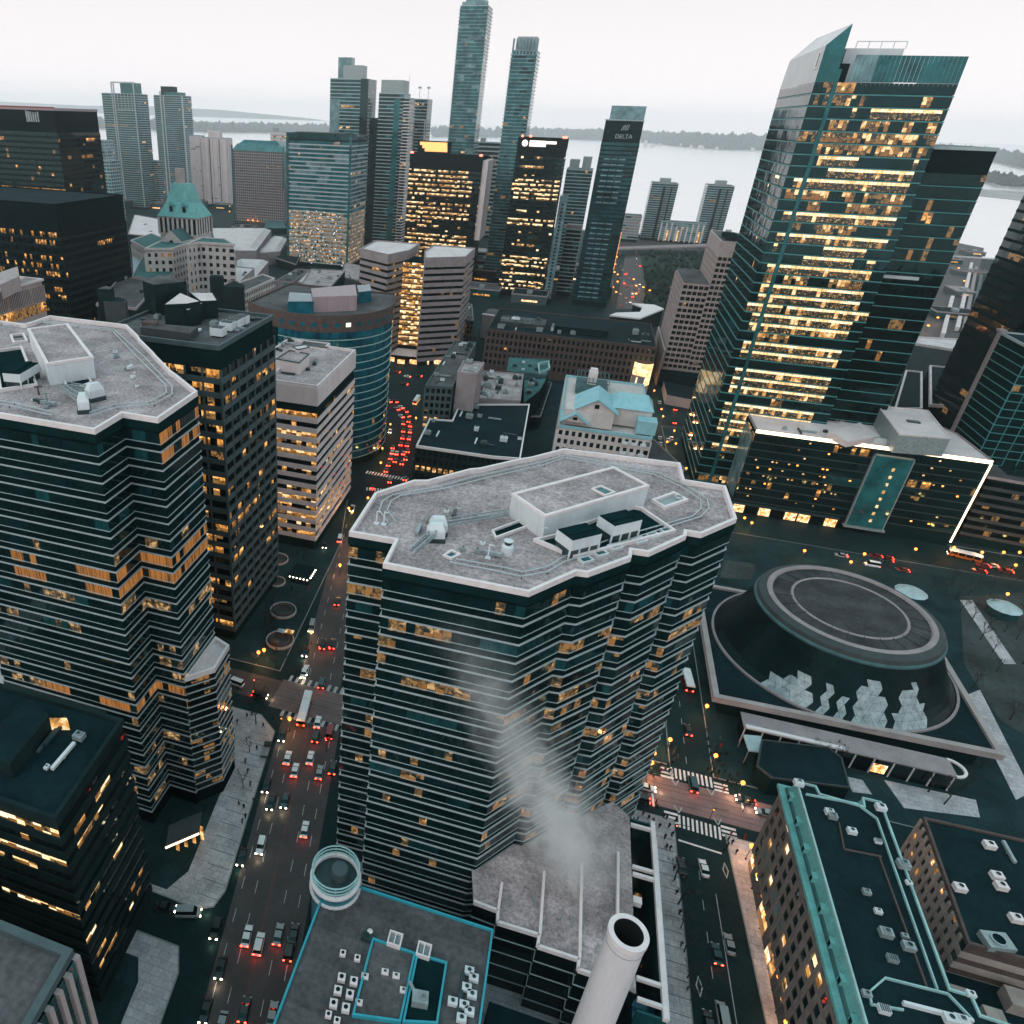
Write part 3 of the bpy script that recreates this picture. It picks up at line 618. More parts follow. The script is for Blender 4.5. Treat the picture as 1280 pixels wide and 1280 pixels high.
# glazed wing of the left tower along the avenue
wing = [(-66.4, 102.9), (-61.6, 108.0), (-62.1, 116.2), (-66.4, 117.9)]
wg = root('glass_wing', 'low glazed wing with pale ledges at the foot of the left zigzag tower', 'building wing', wing)
shell(wg, wing, 0, 41.2, 'core_black', 'roof_pale', par=.9, par_w=.5)
facade(wg, wing, 4.5, 40.2, 17, seed=4, pane=1.5, sill=.3, band='ledge', band_h=.18, band_out=.1, dark='glass_black', alt='glass_green', lit1='lit_speck', lit2='lit_dim', full=.0, part=.4, sparse=.05, edges=(0, 1, 2))
m = MB(); x, y = W(207, 1059, 5.5); x2, y2 = W(249, 1041, 5.5); m.prism(ccw([(x, y), (x2, y2), (x2 - 2, y2 + 5), (x - 2, y + 5)]), 5.2, 5.9); child(m, 'entrance_canopy', 'frame_dark', wg)
m = MB(); m.beam((x, y - .1, 5.4), (x2, y2 - .1, 5.4), .3, .4); child(m, 'canopy_light', 'strip_light', wg)
for k in range(4):
    m = MB(); t = k / 4; m.box(x + (x2 - x) * t + .3, y + (y2 - y) * t + 3.4, .2, x + (x2 - x) * (t + .22), y + (y2 - y) * t + 3.5, 5.0); child(m, 'lobby_window', 'lit_gold', wg)

# ------------------------------------------------------------------ near neighbours
def simple(name, label, pg, z, n, **k):
    pg = ccw(pg); r = root(name, label, k.pop('cat', 'office tower'), pg)
    sh = {q: k.pop(q) for q in ('wall', 'roof', 'par', 'par_mat', 'par_w', 'par_out', 'inset') if q in k}
    z0 = k.pop('z0', 4.0); top = k.pop('top', 1.2)
    zr = shell(r, pg, 0, z, **sh); facade(r, pg, z0, z - top, n, **k)
    return r, zr
# dark gridded tower behind the left zigzag tower
ez = 97.3; e_pg = rect(-121, 162.7, -84.6, 199.0)
twE, ze = simple('gridded_tower', 'dark gridded tower with orange windows and black plant rooms on its roof', e_pg, ez, 22, wall='core_dark', roof='roof_stone', par=.9, par_mat='frame_grey', par_w=.6,
    seed=8, pane=2.2, sill=.4, band='frame_grey', band_out=.35, dark='glass_black', alt='glass_dark', lit1='lit_amber', lit2='lit_amber', full=.05, part=.38, sparse=.05, pier='frame_grey', pier_w=.5, pier_out=.45, every=5.2, top=6.5,
    lights=lambda rng, f, e, m: ([1 if rng.random() < .6 else 0 for _ in range(m)] if (e == 0 and f not in (10, 14, 11, 5, 6)) else runs(rng, m, 0, .3, .05)))
D = lambda *p: crop((100, 320), 250 / 1280, p)
def blk(r, pxs, z0, z1, m_='stone_dark', roof=None, name='plant_room', rim=None): return boxpart(r, name, m_, WL(pxs, z1), z0, z1, roof, rim, 'frame_grey')
zE = ze
blk(twE, D((385, 455), (700, 495), (755, 455), (480, 430)), zE, zE + 2.2, 'frame_dark', 'roof_stone'); blk(twE, D((535, 312), (640, 235), (770, 290), (690, 305)), zE, zE + 6.5, 'stone_dark', 'roof_pale')
blk(twE, D((400, 160), (510, 118), (680, 165), (470, 185)), zE, zE + 9, 'stone_dark', 'roof_stone'); blk(twE, D((620, 315), (690, 350), (790, 300), (700, 300)), zE, zE + 5.0, 'stone_dark', 'roof_pale')
blk(twE, D((700, 235), (850, 235), (880, 285), (770, 290)), zE, zE + 5.2, 'stone_dark', 'roof_pale')
blk(twE, D((105, 210), (160, 190), (215, 200), (200, 215)), zE - 6, zE + 8, 'stone_dark', 'roof_stone'); blk(twE, D((150, 290), (240, 260), (300, 275), (290, 300)), zE - 6, zE + 5, 'frame_dark', 'roof_dark')
blk(twE, D((390, 420), (430, 402), (500, 412), (490, 435)), zE, zE + 2.8, 'brick_brown', None, 'rooftop_unit')
for px in ((885, 480), (945, 445), (985, 430), (1010, 415), (1035, 405)): 
    x, y = W(*D(px)[0], zE + 1.5); hvac(twE, x, y, zE, 1.7, 0, 1, 'white_panel')
clutter(twE, rect(-100, 166, -86, 196), zE, 12, 3, .6, 1.3); clutter(twE, rect(-118, 168, -104, 194), zE, 8, 7, .6, 1.4)
# white banded tower
fz = 67.9; f_pg = [(-111.5, 252), (-97.6, 252), (-97.6, 223.6), (-78.9, 223.6), (-78.9, 271), (-111.5, 275)]
f_pg = [(-98.6, 223.6), (-78.9, 223.6), (-79.6, 271.0), (-92, 271.5), (-92, 275.5), (-110.5, 275.5), (-110.5, 250.0), (-98.6, 248)]
twF, zf = simple('banded_tower', 'white tower with continuous horizontal bands and bare white top by the curving street', f_pg, fz, 14, cat='office tower', wall='core_dark', roof='roof_grey', par=1.1, par_mat='concrete_white', par_w=.5,
    z0=4.5, top=10.5, seed=21, pane=2.0, sill=.48, band='concrete_white', band_out=.3, dark='glass_black', alt='glass_dark', lit1='lit_gold', lit2='lit_amber', full=.55, part=.35, sparse=.1,
    lights=lambda rng, f, e, m: (runs(rng, m, .45, .45, .1) if e == 0 else runs(rng, m, .06, .4, .06)))
m = MB(); m.ring(f_pg, -.3, .3, fz - 7.6, fz - .9); child(m, 'top_wall', 'concrete_white', twF)
F6 = lambda *p: crop((300, 400), .1875, p)
blk(twF, F6((240, 262), (330, 205), (462, 230), (395, 290)), zf, zf + 4.2, 'concrete_white', 'roof_grey', 'penthouse', .4); blk(twF, F6((345, 180), (440, 165), (465, 185), (385, 200)), zf, zf + 5.5, 'concrete_white', None, 'penthouse', .3)
blk(twF, F6((410, 165), (430, 135), (590, 145), (580, 190)), zf, zf + .7, 'concrete_white', 'roof_stone', 'roof_kerb', .3)
clutter(twF, WL(F6((210, 215), (300, 130), (400, 150), (240, 240)), zf), zf, 8, 5, .5, 1.0, ('dark_metal', 'grey_metal')); clutter(twF, rect(-96, 228, -81, 262), zf, 5, 9, .4, .7)
# dark building with yellow window strips, bottom left
oz = 54.0; o_pg = [(-96, 56.2), (-61.8, 56.2), (-63.6, 77.5), (-96, 77.5)]
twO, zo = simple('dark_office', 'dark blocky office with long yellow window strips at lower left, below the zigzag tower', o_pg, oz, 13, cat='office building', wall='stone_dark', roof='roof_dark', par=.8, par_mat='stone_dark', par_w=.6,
    z0=3.5, top=3.0, seed=31, pane=1.6, sill=.52, band='stone_dark', band_out=.2, dark='glass_black', alt='glass_dark', lit1='lit_gold', lit2='lit_pale', full=.05, part=.6, sparse=.0, strip=.0,
    lights=lambda rng, f, e, m: (([2 if j > m * .5 else 0 for j in range(m)] if f in (12, 10, 6) else [2 if m * .5 < j < m * .85 and rng.random() < .8 else 0 for j in range(m)] if f in (11, 9, 2) else [0] * m) if e == 0 else runs(rng, m, .0, .55, 0)))
O6 = lambda *p: crop((0, 760), .40625, p)
blk(twO, O6((30, 480), (150, 330), (90, 280), (-80, 420)), zo, zo + 3.5, 'stone_dark', 'roof_dark'); blk(twO, O6((110, 440), (200, 330), (190, 350), (120, 440)), zo, zo + .5, 'frame_grey', None, 'duct')
blk(twO, O6((150, 350), (210, 350), (205, 338), (148, 338)), zo, zo + 2.0, 'lit_gold', None, 'lit_louvre')
clutter(twO, rect(-84, 60, -66, 74), zo, 5, 2, .4, .9)
# corner building with pale fins
pz = 52.0; x, y = W(90, 1187, pz); p_pg = [(-110, 10), (x + 2.2, 10), (x, y), (-110, y + .5)]
twP, zp = simple('finned_office', 'grey roofed office with pale upright fins and teal glass in the bottom left corner', p_pg, pz, 11, cat='office building', wall='core_dark', roof='roof_stone', par=.9, par_mat='frame_grey', par_w=1.0,
    seed=41, pane=2.1, sill=.1, band='frame_dark', band_out=.05, dark='glass_green', alt='glass_sea', altp=.4, lit1='lit_gold', lit2='lit_dim', full=0, part=.2, sparse=.04, pier='concrete_pink', pier_w=.75, pier_out=.7, every=2.1, edges=(1, 2), z0=3, top=2.2)
clutter(twP, [(-84, 20), (x - 3, 20), (x - 3, y - 3), (-84, y - 3)], zp, 9, 4, .4, .8)
# teal-edged low block at the bottom, with its round glass stair turret
qz = 25.0; q_pg = [(-25.0, 12), (6.4, 12), (6.4, 79.6), (-23.9, 79.6), (-24.4, 72.7)]
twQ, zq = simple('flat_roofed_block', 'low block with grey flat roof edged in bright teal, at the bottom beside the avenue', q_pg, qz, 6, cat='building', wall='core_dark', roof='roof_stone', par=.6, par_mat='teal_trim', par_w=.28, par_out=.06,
    seed=51, pane=2.5, sill=.3, band='dark_metal', band_out=.1, dark='glass_black', alt='glass_dark', lit1='lit_amber', lit2='lit_dim', full=0, part=.3, sparse=.03, edges=(3, 4))
K = lambda *p: crop((340, 1060), .21875, p)
def trimroom(pxs, h, roof):
    pg = ccw(WL(pxs, zq)); m = MB(); m.ring(pg, -.35, 0, zq, zq + h); child(m, 'room_trim', 'teal_trim', twQ); m = MB(); m.prism(offset(pg, -.35), zq, zq + h * .5); child(m, 'room_roof', roof, twQ)
trimroom(K((572, 525), (820, 612), (735, 1010), (455, 970)), .9, 'roof_stone'); trimroom(K((824, 612), (1000, 665), (945, 1020), (742, 1010)), .9, 'core_dark')
def fanbox(px, s=1.0, ang=.15):
    x, y = W(*K(px)[0], zq + 1.0 * s); m = MB(); m.obox(x, y, zq + .3, zq + 1.2 * s, 1.25 * s, 1.25 * s, ang, 0)
    m.lathe(x, y, [(.45 * s, zq + 1.2 * s), (.45 * s, zq + 1.34 * s), (.36 * s, zq + 1.34 * s), (.36 * s, zq + 1.21 * s), (0, zq + 1.21 * s)], 12, 1, ms=[0, 0, 1, 1])
    for dx in (-.5, .5): m.obox(x + dx * s, y, zq, zq + .3, .12, 1.0 * s, ang, 1)
    child(m, 'condenser_fan', ['coping', 'core_dark'], twQ)
for px in ((398, 738), (468, 760), (377, 812), (445, 835), (352, 887), (422, 912)): fanbox(px)
for px in ((405, 600), (488, 628), (323, 950), (372, 985)): fanbox(px, .8)
for px, s in (((703, 520), 1.9), ((868, 582), 1.9)):
    x, y = W(*K(px)[0], zq + 1.2); m = MB(); m.ring(ccw([(x - 1.2, y - 1.2), (x + 1.2, y - 1.2), (x + 1.2, y + 1.2), (x - 1.2, y + 1.2)]), -.25, 0, zq + .2, zq + 1.5); m.box(x - .1, y - 1, zq + .9, x + .1, y + 1, zq + 1.45)
    child(m, 'ventilator', 'coping', twQ); m = MB(); m.box(x - 1, y - 1, zq, x + 1, y + 1, zq + .8); child(m, 'ventilator_core', 'grey_metal', twQ)
for px in ((530, 745), (495, 895), (750, 825), (645, 720), (708, 742)): hvac(twQ, *W(*K(px)[0], zq), zq, .55, .15, 2, 'coping')
for px in ((1125, 715), (1150, 755), (1110, 810), (1140, 850), (1095, 910), (1125, 945), (1030, 890), (1080, 985)): hvac(twQ, *W(*K(px)[0], zq), zq, .7, .1, 0, 'white_panel')
m = MB(); a, b = W(*K((1090, 730))[0], zq), W(*K((1060, 960))[0], zq); m.beam((*a, zq + .5), (*b, zq + .5), .7, .6); child(m, 'duct', 'dark_metal', twQ)
x, y = W(*K((845, 870))[0], zq + 1); m = MB(); m.obox(x, y, zq + .5, zq + 2.2, 2.6, 2.0, .15, 0); m.beam((x - 2.2, y + 2.0, zq + 1.4), (x - 1, y + .6, zq + 1.4), .5, .5, 0); m.lathe(x + .5, y, [(.5, zq + 2.2), (.5, zq + 2.5), (.35, zq + 2.5), (.35, zq + 2.2)], 12, 0); child(m, 'cooling_unit', 'grey_metal', twQ)
x, y = W(*K((560, 478))[0], zq + 1); m = MB(); m.lathe(x, y, [(.5, zq), (.5, zq + 1.2), (.0, zq + 1.5)], 12); child(m, 'vent_cowl', 'coping', twQ); hvac(twQ, *W(*K((540, 520))[0], zq), zq, .8, 0, 0, 'dark_metal')
# glass turret: stacked curved rails over a teal drum
tx, ty = -22.8, 78.6
tu = thing('glass_turret', 'round stair turret with teal drum and white rims at the roof corner', 'turret', (tx, ty, 0)); BASE[tu.name] = Vector((tx, ty, 0))
for nm, mt, pr in (('drum', 'teal_panel', [(4.4, 0), (4.4, zq + 2.4)]), ('rim', 'coping', [(4.2, zq - .2), (4.85, zq - .2), (4.85, zq + .35), (4.2, zq + .35)]), ('rim', 'coping', [(4.1, zq + 2.3), (4.75, zq + 2.3), (4.75, zq + 2.8), (4.1, zq + 2.8)])):
    m = MB(); m.lathe(tx, ty, pr, 30, 0); child(m, nm, mt, tu)
for i in range(3):
    m = MB(); zz = zq + 3.5 + i * .9; m.lathe(tx, ty, [(4.2, zz), (4.45, zz), (4.45, zz + .12), (4.2, zz + .12), (4.2, zz)], 30); child(m, 'hoop', 'copper_pale', tu)
for i in range(10):
    t = i * math.pi / 5; m = MB(); m.tube((tx + 4.3 * math.cos(t), ty + 4.3 * math.sin(t), zq + 2.6), (tx + 4.3 * math.cos(t), ty + 4.3 * math.sin(t), zq + 5.4), .06, .06, 6); child(m, 'post', 'copper_pale', tu)
m = MB(); m.lathe(tx, ty, [(0, zq + 2.2), (4.2, zq + 2.3)], 30); child(m, 'deck', 'dark_metal', tu)
m = MB(); m.lathe(tx + .6, ty + .5, [(1.5, zq + 2.2), (1.5, zq + 4.6), (0, zq + 4.7)], 18); child(m, 'lift_core', 'frame_grey', tu)

# podium of the central tower: stepped terraces and skylit wells
rz = 20.0; T_ = lambda *p: crop((560, 1000), 300 / 1280, p)
front = WL(T_((135, 548), (265, 597), (262, 658), (485, 727), (476, 785), (697, 857), (690, 910), (905, 985)), rz)
r_pg = ccw(front + [(36.2, front[-1][1] - 1.0), (36.2, 117.0), (32, 116.5), (20, 111), (10, 103), (1.6, 94.2)])
r_pg = ccw(front + [(31.5, front[-1][1] - .5), (31.5, 117.0), (28, 120), (17.2, 109.6), (10.3, 102.2), (8.5, 102.0), (1.8, 93.4), (1.0, 93.3)])
pod = root('stepped_podium', 'low podium with stepped grey roof terraces under the steam, in front of the central tower', 'podium', r_pg)
w_ = MB(); w_.prism(r_pg, 0, rz - .3); child(w_, 'wall', 'glass_black', pod); w_ = MB(); w_.prism(offset(r_pg, -.05), rz - .3, rz); child(w_, 'roof', 'roof_grey', pod)
for a, b in zip(front, front[1:]):
    m = MB(); m.beam((*a, rz + .25), (*b, rz + .25), .5, 1.0); child(m, 'parapet', 'coping', pod)
for a, b in (((510, 395), (487, 727)), ((710, 350), (698, 855)), ((285, 455), (265, 597)), ((903, 290), (900, 620))):
    m = MB(); p, q = WL(T_(a, b), rz); m.beam((*p, rz + .4), (*q, rz + .4), .5, 1.3); child(m, 'parapet', 'coping', pod)
for f in range(4):
    m = MB(); zz = 3 + f * 4.2
    for a, b in zip(front, front[1:]): wallbox(m, b, a, zz, zz + .25, -.1, .2)
    child(m, 'ledge', 'ledge_thin', pod)
for a, b in (((455, 520), (470, 580)), ((325, 510), (335, 570)), ((655, 620), (660, 680)), ((600, 620), (590, 640)), ((800, 770), (790, 820))):
    m = MB(); p, q = WL(T_(a, b), rz); m.beam((*p, rz + .2), (*q, rz + .2), .2, .4); child(m, 'pipe', 'grey_metal', pod)
wl = root('skylit_court', 'long sunken court framed by white beams between podium terraces and pavement', 'court', rect(31.5, 72, 36.5, 117))
yb = W(827, 1269, rz)[1]; yt = W(815, 1035, rz)[1]
m = MB(); m.box(31.6, yb, 0, 36.4, yt + 1.5, 6); child(m, 'floor', 'core_dark', wl); m = MB(); m.box(36.0, yb - .4, 0, 36.4, yt + 1.6, rz - .6); m.box(31.6, yb - .4, 0, 36, yb, rz - .6); m.box(31.6, yt + 1.2, 0, 36, yt + 1.6, rz - .6); child(m, 'wall', 'glass_green', wl)
m = MB(); m.box(35.6, yb - .6, rz - .6, 36.5, yt + 1.6, rz + .4); child(m, 'beam', 'coping', wl)
for py in (1087, 1096, 1225, 1251, 1035): 
    m = MB(); yy = W(805, py, rz)[1]; m.box(31.6, yy - .3, rz - .5, 35.7, yy + .3, rz + .3); child(m, 'beam', 'coping', wl)
m = MB(); m.box(31.6, W(805, 1130, rz)[1], rz - 1.5, 33.2, W(805, 1122, rz)[1], rz - .2); child(m, 'beam', 'coping', wl)
m = MB(); m.box(31.8, yb + .4, 15, 35.6, W(805, 1228, rz)[1] - .5, 15.2); child(m, 'pool_roof', 'glass_blue', wl); m = MB(); m.box(36.5, yb, rz - 1, 36.9, yt - 2, rz - .6); child(m, 'light_trim', 'coping', wl)
for px, py in ((770, 1190), (800, 1120), (808, 1200)):
    x, y = W(px, py, 7); m = MB(); m.box(x - .8, y - 1.2, 6.0, x + .8, y + 1.2, 6.2); child(m, 'lit_floor', 'lit_dim', wl)
gp = root('planting_strip', 'narrow teal green planted ledge beside the white-beamed court and pavement', 'ledge', rect(37, 60, 41, 122)); m = MB(); m.box(37.0, 58, 0, 40.4, 122, 2.6); child(m, 'wall', 'copper_dark', gp); m = MB(); m.box(37.2, 58, 2.6, 40.2, 122, 2.75); child(m, 'top', 'roof_green', gp)
# the chimney
chx, chy = 23.5, 69.6
ch = thing('chimney_stack', 'tall pale round chimney with sooty open mouth at the bottom of the picture', 'chimney', (chx, chy, 0)); BASE[ch.name] = Vector((chx, chy, 0))
m = MB(); m.lathe(chx, chy, [(3.0, 0), (2.62, 49.2)], 48); child(m, 'shaft', 'stack_shell', ch, smooth=True)
m = MB(); m.lathe(chx, chy, [(2.62, 49.0), (2.78, 49.1), (2.78, 50.0), (2.05, 50.0), (2.05, 49.6)], 48); child(m, 'rim', 'coping', ch)
m = MB(); m.lathe(chx, chy, [(2.05, 49.9), (2.0, 40.0), (0, 40)], 48); child(m, 'flue', 'soot', ch, smooth=True)
for zz in (47.6,): m = MB(); m.lathe(chx, chy, [(2.62 + (49 - zz) * .0077, zz), (2.67 + (49 - zz) * .0077, zz), (2.67 + (49 - zz) * .0077, zz + .12), (2.62 + (49 - zz) * .0077, zz + .12)], 48); child(m, 'joint', 'concrete_grey', ch)
bh = root('boiler_house', 'dark low flat roofed block around the foot of the pale chimney', 'building', rect(8, 40, 36, 78)); m = MB(); m.box(8.2, 30, 0, 36, 76, 9); child(m, 'wall', 'stone_dark', bh); m = MB(); m.box(8.2, 30, 9, 36, 76, 9.3); child(m, 'roof', 'roof_dark', bh)

# ------------------------------------------------------------------ copper-roofed stone block, lower right
U = lambda *p: crop((960, 940), 320 / 1205, p)
uz = 30.0
un_pg = [(61.6, 40), (86, 40), (86, 88.6), (81.4, 88.8), (81.3, 91.8), (78.4, 91.8), (79.6, 130.0), (74.4, 130.0), (74.0, 127.6), (67.8, 128.0), (67.5, 130.0), (62.0, 130.0)]
unb = root('copper_roofed_block', 'stone block with turquoise copper mansard roof, lower right', 'building', un_pg)
w_ = MB(); w_.prism(offset(un_pg, -.3), 0, 26.0); child(w_, 'wall', 'brick_grey', unb)
facade(unb, un_pg, 5.0, 25.6, 6, seed=61, pane=3.3, sill=.3, band='brick_grey', band_out=.12, dark='glass_dark', alt='glass_pale', altp=.25, lit1='lit_gold', lit2='lit_pale', full=0, part=.15, sparse=.22, pier='brick_grey', pier_w=1.1, pier_out=.3, every=3.3, edges=(11,))
facade(unb, un_pg, 0.4, 5.0, 1, seed=62, pane=3.0, sill=.12, dark='glass_black', lit1='lit_shop', lit2='lit_amber', full=0, part=.5, sparse=.3, edges=(11,))
m = MB(); m.ring(un_pg, -.5, 1.1, 25.6, 26.4); child(m, 'cornice', 'copper', unb); m = MB(); m.ring(un_pg, -1.0, -.1, 26.4, 27.1); child(m, 'gutter', 'copper_dark', unb)
inn = offset(un_pg, -1.1)
m = MB(); m.prism(offset(un_pg, -.4), 26.4, uz - .3, 0, 0, pg2=offset(un_pg, -1.0)); child(m, 'mansard', 'copper', unb)
m = MB(); m.prism(offset(un_pg, -1.2), uz - .3, uz - .1); child(m, 'roof', 'roof_dark', unb)
m = MB(); m.ring(un_pg, -1.25, -.9, uz - .3, uz + .35); child(m, 'parapet', 'copper_pale', unb)
for i in range(14):      # dormers in the street-side mansard
    yy = 43.5 + i * 6.4
    m = MB(); m.box(61.85, yy - .6, 26.8, 62.6, yy + .6, 28.3, 0); m.prism([(61.75, yy - .7), (62.7, yy - .7), (62.7, yy + .7), (61.75, yy + .7)], 28.3, 28.5, 0, 0); m.quad((61.83, yy + .42, 26.9), (61.83, yy - .42, 26.9), (61.83, yy - .42, 28.15), (61.83, yy + .42, 28.15), 1)
    child(m, 'dormer', ['copper', 'core_dark'], unb)
def wallline(r, pxs, z, h=.7, w=.24, m_='copper_pale', name='roof_wall'):
    pts = WL(pxs, z + h)
    for a, b in zip(pts, pts[1:]):
        m = MB(); m.beam((*a, z + h / 2), (*b, z + h / 2), w, h); child(m, name, m_, r)
wallline(unb, U((180, 195), (420, 240), (515, 310), (800, 1115)), uz - .1, .5); wallline(unb, U((480, 1125), (555, 1060), (850, 1135), (960, 1250)), uz - .1, .5); wallline(unb, U((480, 1125), (490, 1185), (640, 1210)), uz - .1, .5)
wallline(unb, U((525, 490), (750, 1105)), uz - .1, .35, .25, 'brick_brown', 'roof_kerb'); wallline(unb, U((335, 330), (360, 455), (535, 490)), uz - .1, .3, .25, 'brick_brown', 'roof_kerb'); wallline(unb, U((640, 1175), (970, 1260)), uz - .1, .8, .5, 'white_panel', 'duct')
for px in ((285, 290), (300, 310), (460, 665), (515, 755), (548, 862), (580, 980), (640, 870), (655, 925), (515, 425), (390, 380), (525, 270), (630, 540), (660, 620), (850, 1265), (900, 1275), (460, 1145), (540, 1220), (950, 1145), (140, 155)):
    hvac(unb, *W(*U(px)[0], uz), uz - .1, R_(px[0]).uniform(.45, .9), .05, R_(px[1]).choice((0, 1, 2)), R_(px[0] * 3).choice(('white_panel', 'grey_metal', 'grey_metal')))
# its neighbour with the dark flat roof
nb_pg = [(90.8, 60), (165, 60), (165, 141), (92.6, 137.6), (90.2, 106)]
nb_pg = [(89.6, 108), (165, 108), (165, 139.5), (92.0, 137.0)]
nbr, zn = simple('dark_roofed_block', 'brick block with broad dark flat roof and amber windows, right of the copper roof', nb_pg, 21.5, 5, cat='building', wall='brick_brown', roof='roof_dark', par=.5, par_mat='brick_brown', par_w=.4,
    seed=71, pane=2.2, sill=.45, band='stone_beige', band_out=.1, dark='glass_dark', alt='glass_black', lit1='lit_shop', lit2='lit_amber', full=0, part=.2, sparse=.25, pier='stone_beige', pier_w=1.0, pier_out=.25, every=2.2, edges=(3,))
for px in ((905, 635), (1080, 580), (1100, 628), (1045, 435), (1170, 780)): hvac(nbr, *W(*U(px)[0], 22), zn, .9, .1, 0, 'coping')
x, y = W(*U((1080, 890))[0], 22); m = MB(); m.obox(x, y, zn, zn + 1.4, 4.5, 3.2, .2, 0); m.lathe(x, y, [(1.3, zn + 1.4), (1.3, zn + 1.7), (1.0, zn + 1.7), (1.0, zn + 1.42), (0, zn + 1.42)], 16, 1, ms=[0, 0, 1, 1]); child(m, 'cooling_unit', ['grey_metal', 'core_dark'], nbr)
m = MB(); m.beam((x + 6, y - 7, zn + .5), (x + 16, y - 8, zn + .5), .8, .8); child(m, 'duct', 'white_panel', nbr); clutter(nbr, rect(100, 110, 150, 136), zn, 8, 4, .4, .9)
lb = root('low_wing', 'low brick wing with small terraces beneath the dark flat roof', 'building', rect(88, 60, 140, 107))
m = MB(); m.box(88.2, 60, 0, 140, 107.8, 12); child(m, 'wall', 'brick_brown', lb); m = MB(); m.box(88.2, 60, 12, 140, 107.8, 12.3); child(m, 'roof', 'roof_dark', lb)
for i, (x0, y0) in enumerate(((88.4, 101), (88.4, 95), (92, 98), (97, 103))): m = MB(); m.box(x0, y0, 12.3, x0 + 3, y0 + 3.5, 13.6 + i * .5); child(m, 'terrace_wall', 'stone_beige', lb)
fr = root('flat_annex', 'dark flat roofed annex between the copper roof and the concert hall canopy', 'building', rect(58.5, 158, 96, 172))
x0, y0 = W(948, 985, 9); x1, y1 = W(1082, 945, 9)
an_pg = ccw(WL([(952, 925), (946, 958), (965, 973), (1062, 985), (1052, 948), (1035, 935)], 6.0)); m = MB(); m.prism(an_pg, 0, 5.6); child(m, 'wall', 'core_dark', fr); m = MB(); m.prism(offset(an_pg, -.1), 5.6, 6.0); child(m, 'roof', 'roof_dark', fr); m = MB(); m.ring(an_pg, -.3, .1, 5.8, 6.3); child(m, 'parapet', 'frame_dark', fr)
sheet('path', WL([(1105, 975), (1220, 1000), (1225, 1022), (1130, 1010)], 0.14), 'pavement', .15); sheet('path', WL([(1055, 970), (1078, 975), (1090, 993), (1066, 990)], .14), 'pavement', .15)

# ------------------------------------------------------------------ round concert hall
hx, hy = 95.4, 212.5
hp = [(58.6, 178.2), (129.4, 180.8), (130.6, 240), (59.6, 240)]
hall = root('concert_hall', 'round concert hall with flared glass skirt and flat grey drum roof on a square podium', 'concert hall', hp)
m = MB(); m.prism(offset(hp, -3.2), 0, 7.0); child(m, 'base_wall', 'core_dark', hall); m = MB(); m.prism(offset(hp, -.4), 6.8, 7.6); child(m, 'podium_roof', 'roof_dark', hall)
m = MB(); m.ring(hp, -1.5, .1, 6.5, 8.4); child(m, 'parapet', 'concrete_pink', hall)
m = MB(); m.lathe(hx, hy, [(33.2, 7.6), (33.2, 8.2), (32.5, 8.2)], 96); child(m, 'skirt_kerb', 'concrete_grey', hall)
def hprof(t): # radius and height along the flared skirt
    return 32.4 - 8.4 * (t ** .8), 8.0 + 14.8 * t
rows = 8; cols = 96; nfront = 0; Grest = MB(); rngh = R_(17)
def hp_pt(i, j):
    r_, z_ = hprof(j / rows); a = 2 * math.pi * (i + .5 * (j % 2)) / cols; return (hx + r_ * math.cos(a), hy + r_ * math.sin(a), z_)
m = MB(); m.lathe(hx, hy, [(hprof(t / 12)[0] - .35, hprof(t / 12)[1]) for t in range(13)], 72); child(m, 'inner_skin', 'core_black', hall, smooth=True)
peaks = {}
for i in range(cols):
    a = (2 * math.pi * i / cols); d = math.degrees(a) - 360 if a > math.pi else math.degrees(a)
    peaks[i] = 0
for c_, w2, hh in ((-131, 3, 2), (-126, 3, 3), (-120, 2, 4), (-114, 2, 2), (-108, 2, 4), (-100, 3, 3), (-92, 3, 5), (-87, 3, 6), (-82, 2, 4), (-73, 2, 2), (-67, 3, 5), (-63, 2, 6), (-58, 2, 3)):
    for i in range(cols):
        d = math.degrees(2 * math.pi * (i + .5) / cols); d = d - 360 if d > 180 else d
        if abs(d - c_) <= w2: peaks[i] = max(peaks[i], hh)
for j in range(rows):
    for i in range(cols):
        o = j % 2
        if o == 0: tris = (((i, j), (i + 1, j), (i, j + 1)), ((i + 1, j), (i + 1, j + 1), (i, j + 1)))
        else: tris = (((i, j), (i + 1, j), (i + 1, j + 1)), ((i, j), (i + 1, j + 1), (i, j + 1)))
        for tq in tris:
            p = [Vector(hp_pt(*q)) for q in tq]; cen = sum(p, Vector()) / 3
            q = [cen + (v - cen) * .965 + Vector((rngh.uniform(-.03, .03), rngh.uniform(-.03, .03), 0)) for v in p]
            ang = math.degrees(math.atan2(cen.y - hy, cen.x - hx)); mi = 0
            if peaks[i % cols] and cen.z < hp_pt(0, peaks[i % cols])[2] - .25: mi = 1  # pale columns: a sky reflection put into the panel colour
            elif rngh.random() < .0015: mi = 2
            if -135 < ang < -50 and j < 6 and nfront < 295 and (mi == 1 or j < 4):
                T = MB(); T.poly([tuple(v) for v in q], 0); child(T, 'glass_panel', ('skirt_glass', 'painted_sky_and_sign', 'lit_amber')[mi], hall); nfront += 1
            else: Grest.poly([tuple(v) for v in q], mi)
child(Grest, 'glass_panel', ['skirt_glass', 'painted_sky_and_sign', 'lit_amber'], hall, kind='stuff')
m = MB(); m.lathe(hx, hy, [(23.2, 22.5), (24.7, 22.8), (25.0, 23.3), (24.7, 23.8), (24.2, 24.1)], 96); child(m, 'eaves_ring', 'copper_dark', hall, smooth=True)
m = MB(); m.lathe(hx, hy, [(24.4, 24.0), (24.0, 25.2), (22.0, 26.0), (20.6, 26.2), (20.3, 25.6)], 96, ms=[0, 0, 1, 1]); child(m, 'roof_rim', ['frame_dark', 'concrete_grey'], hall)
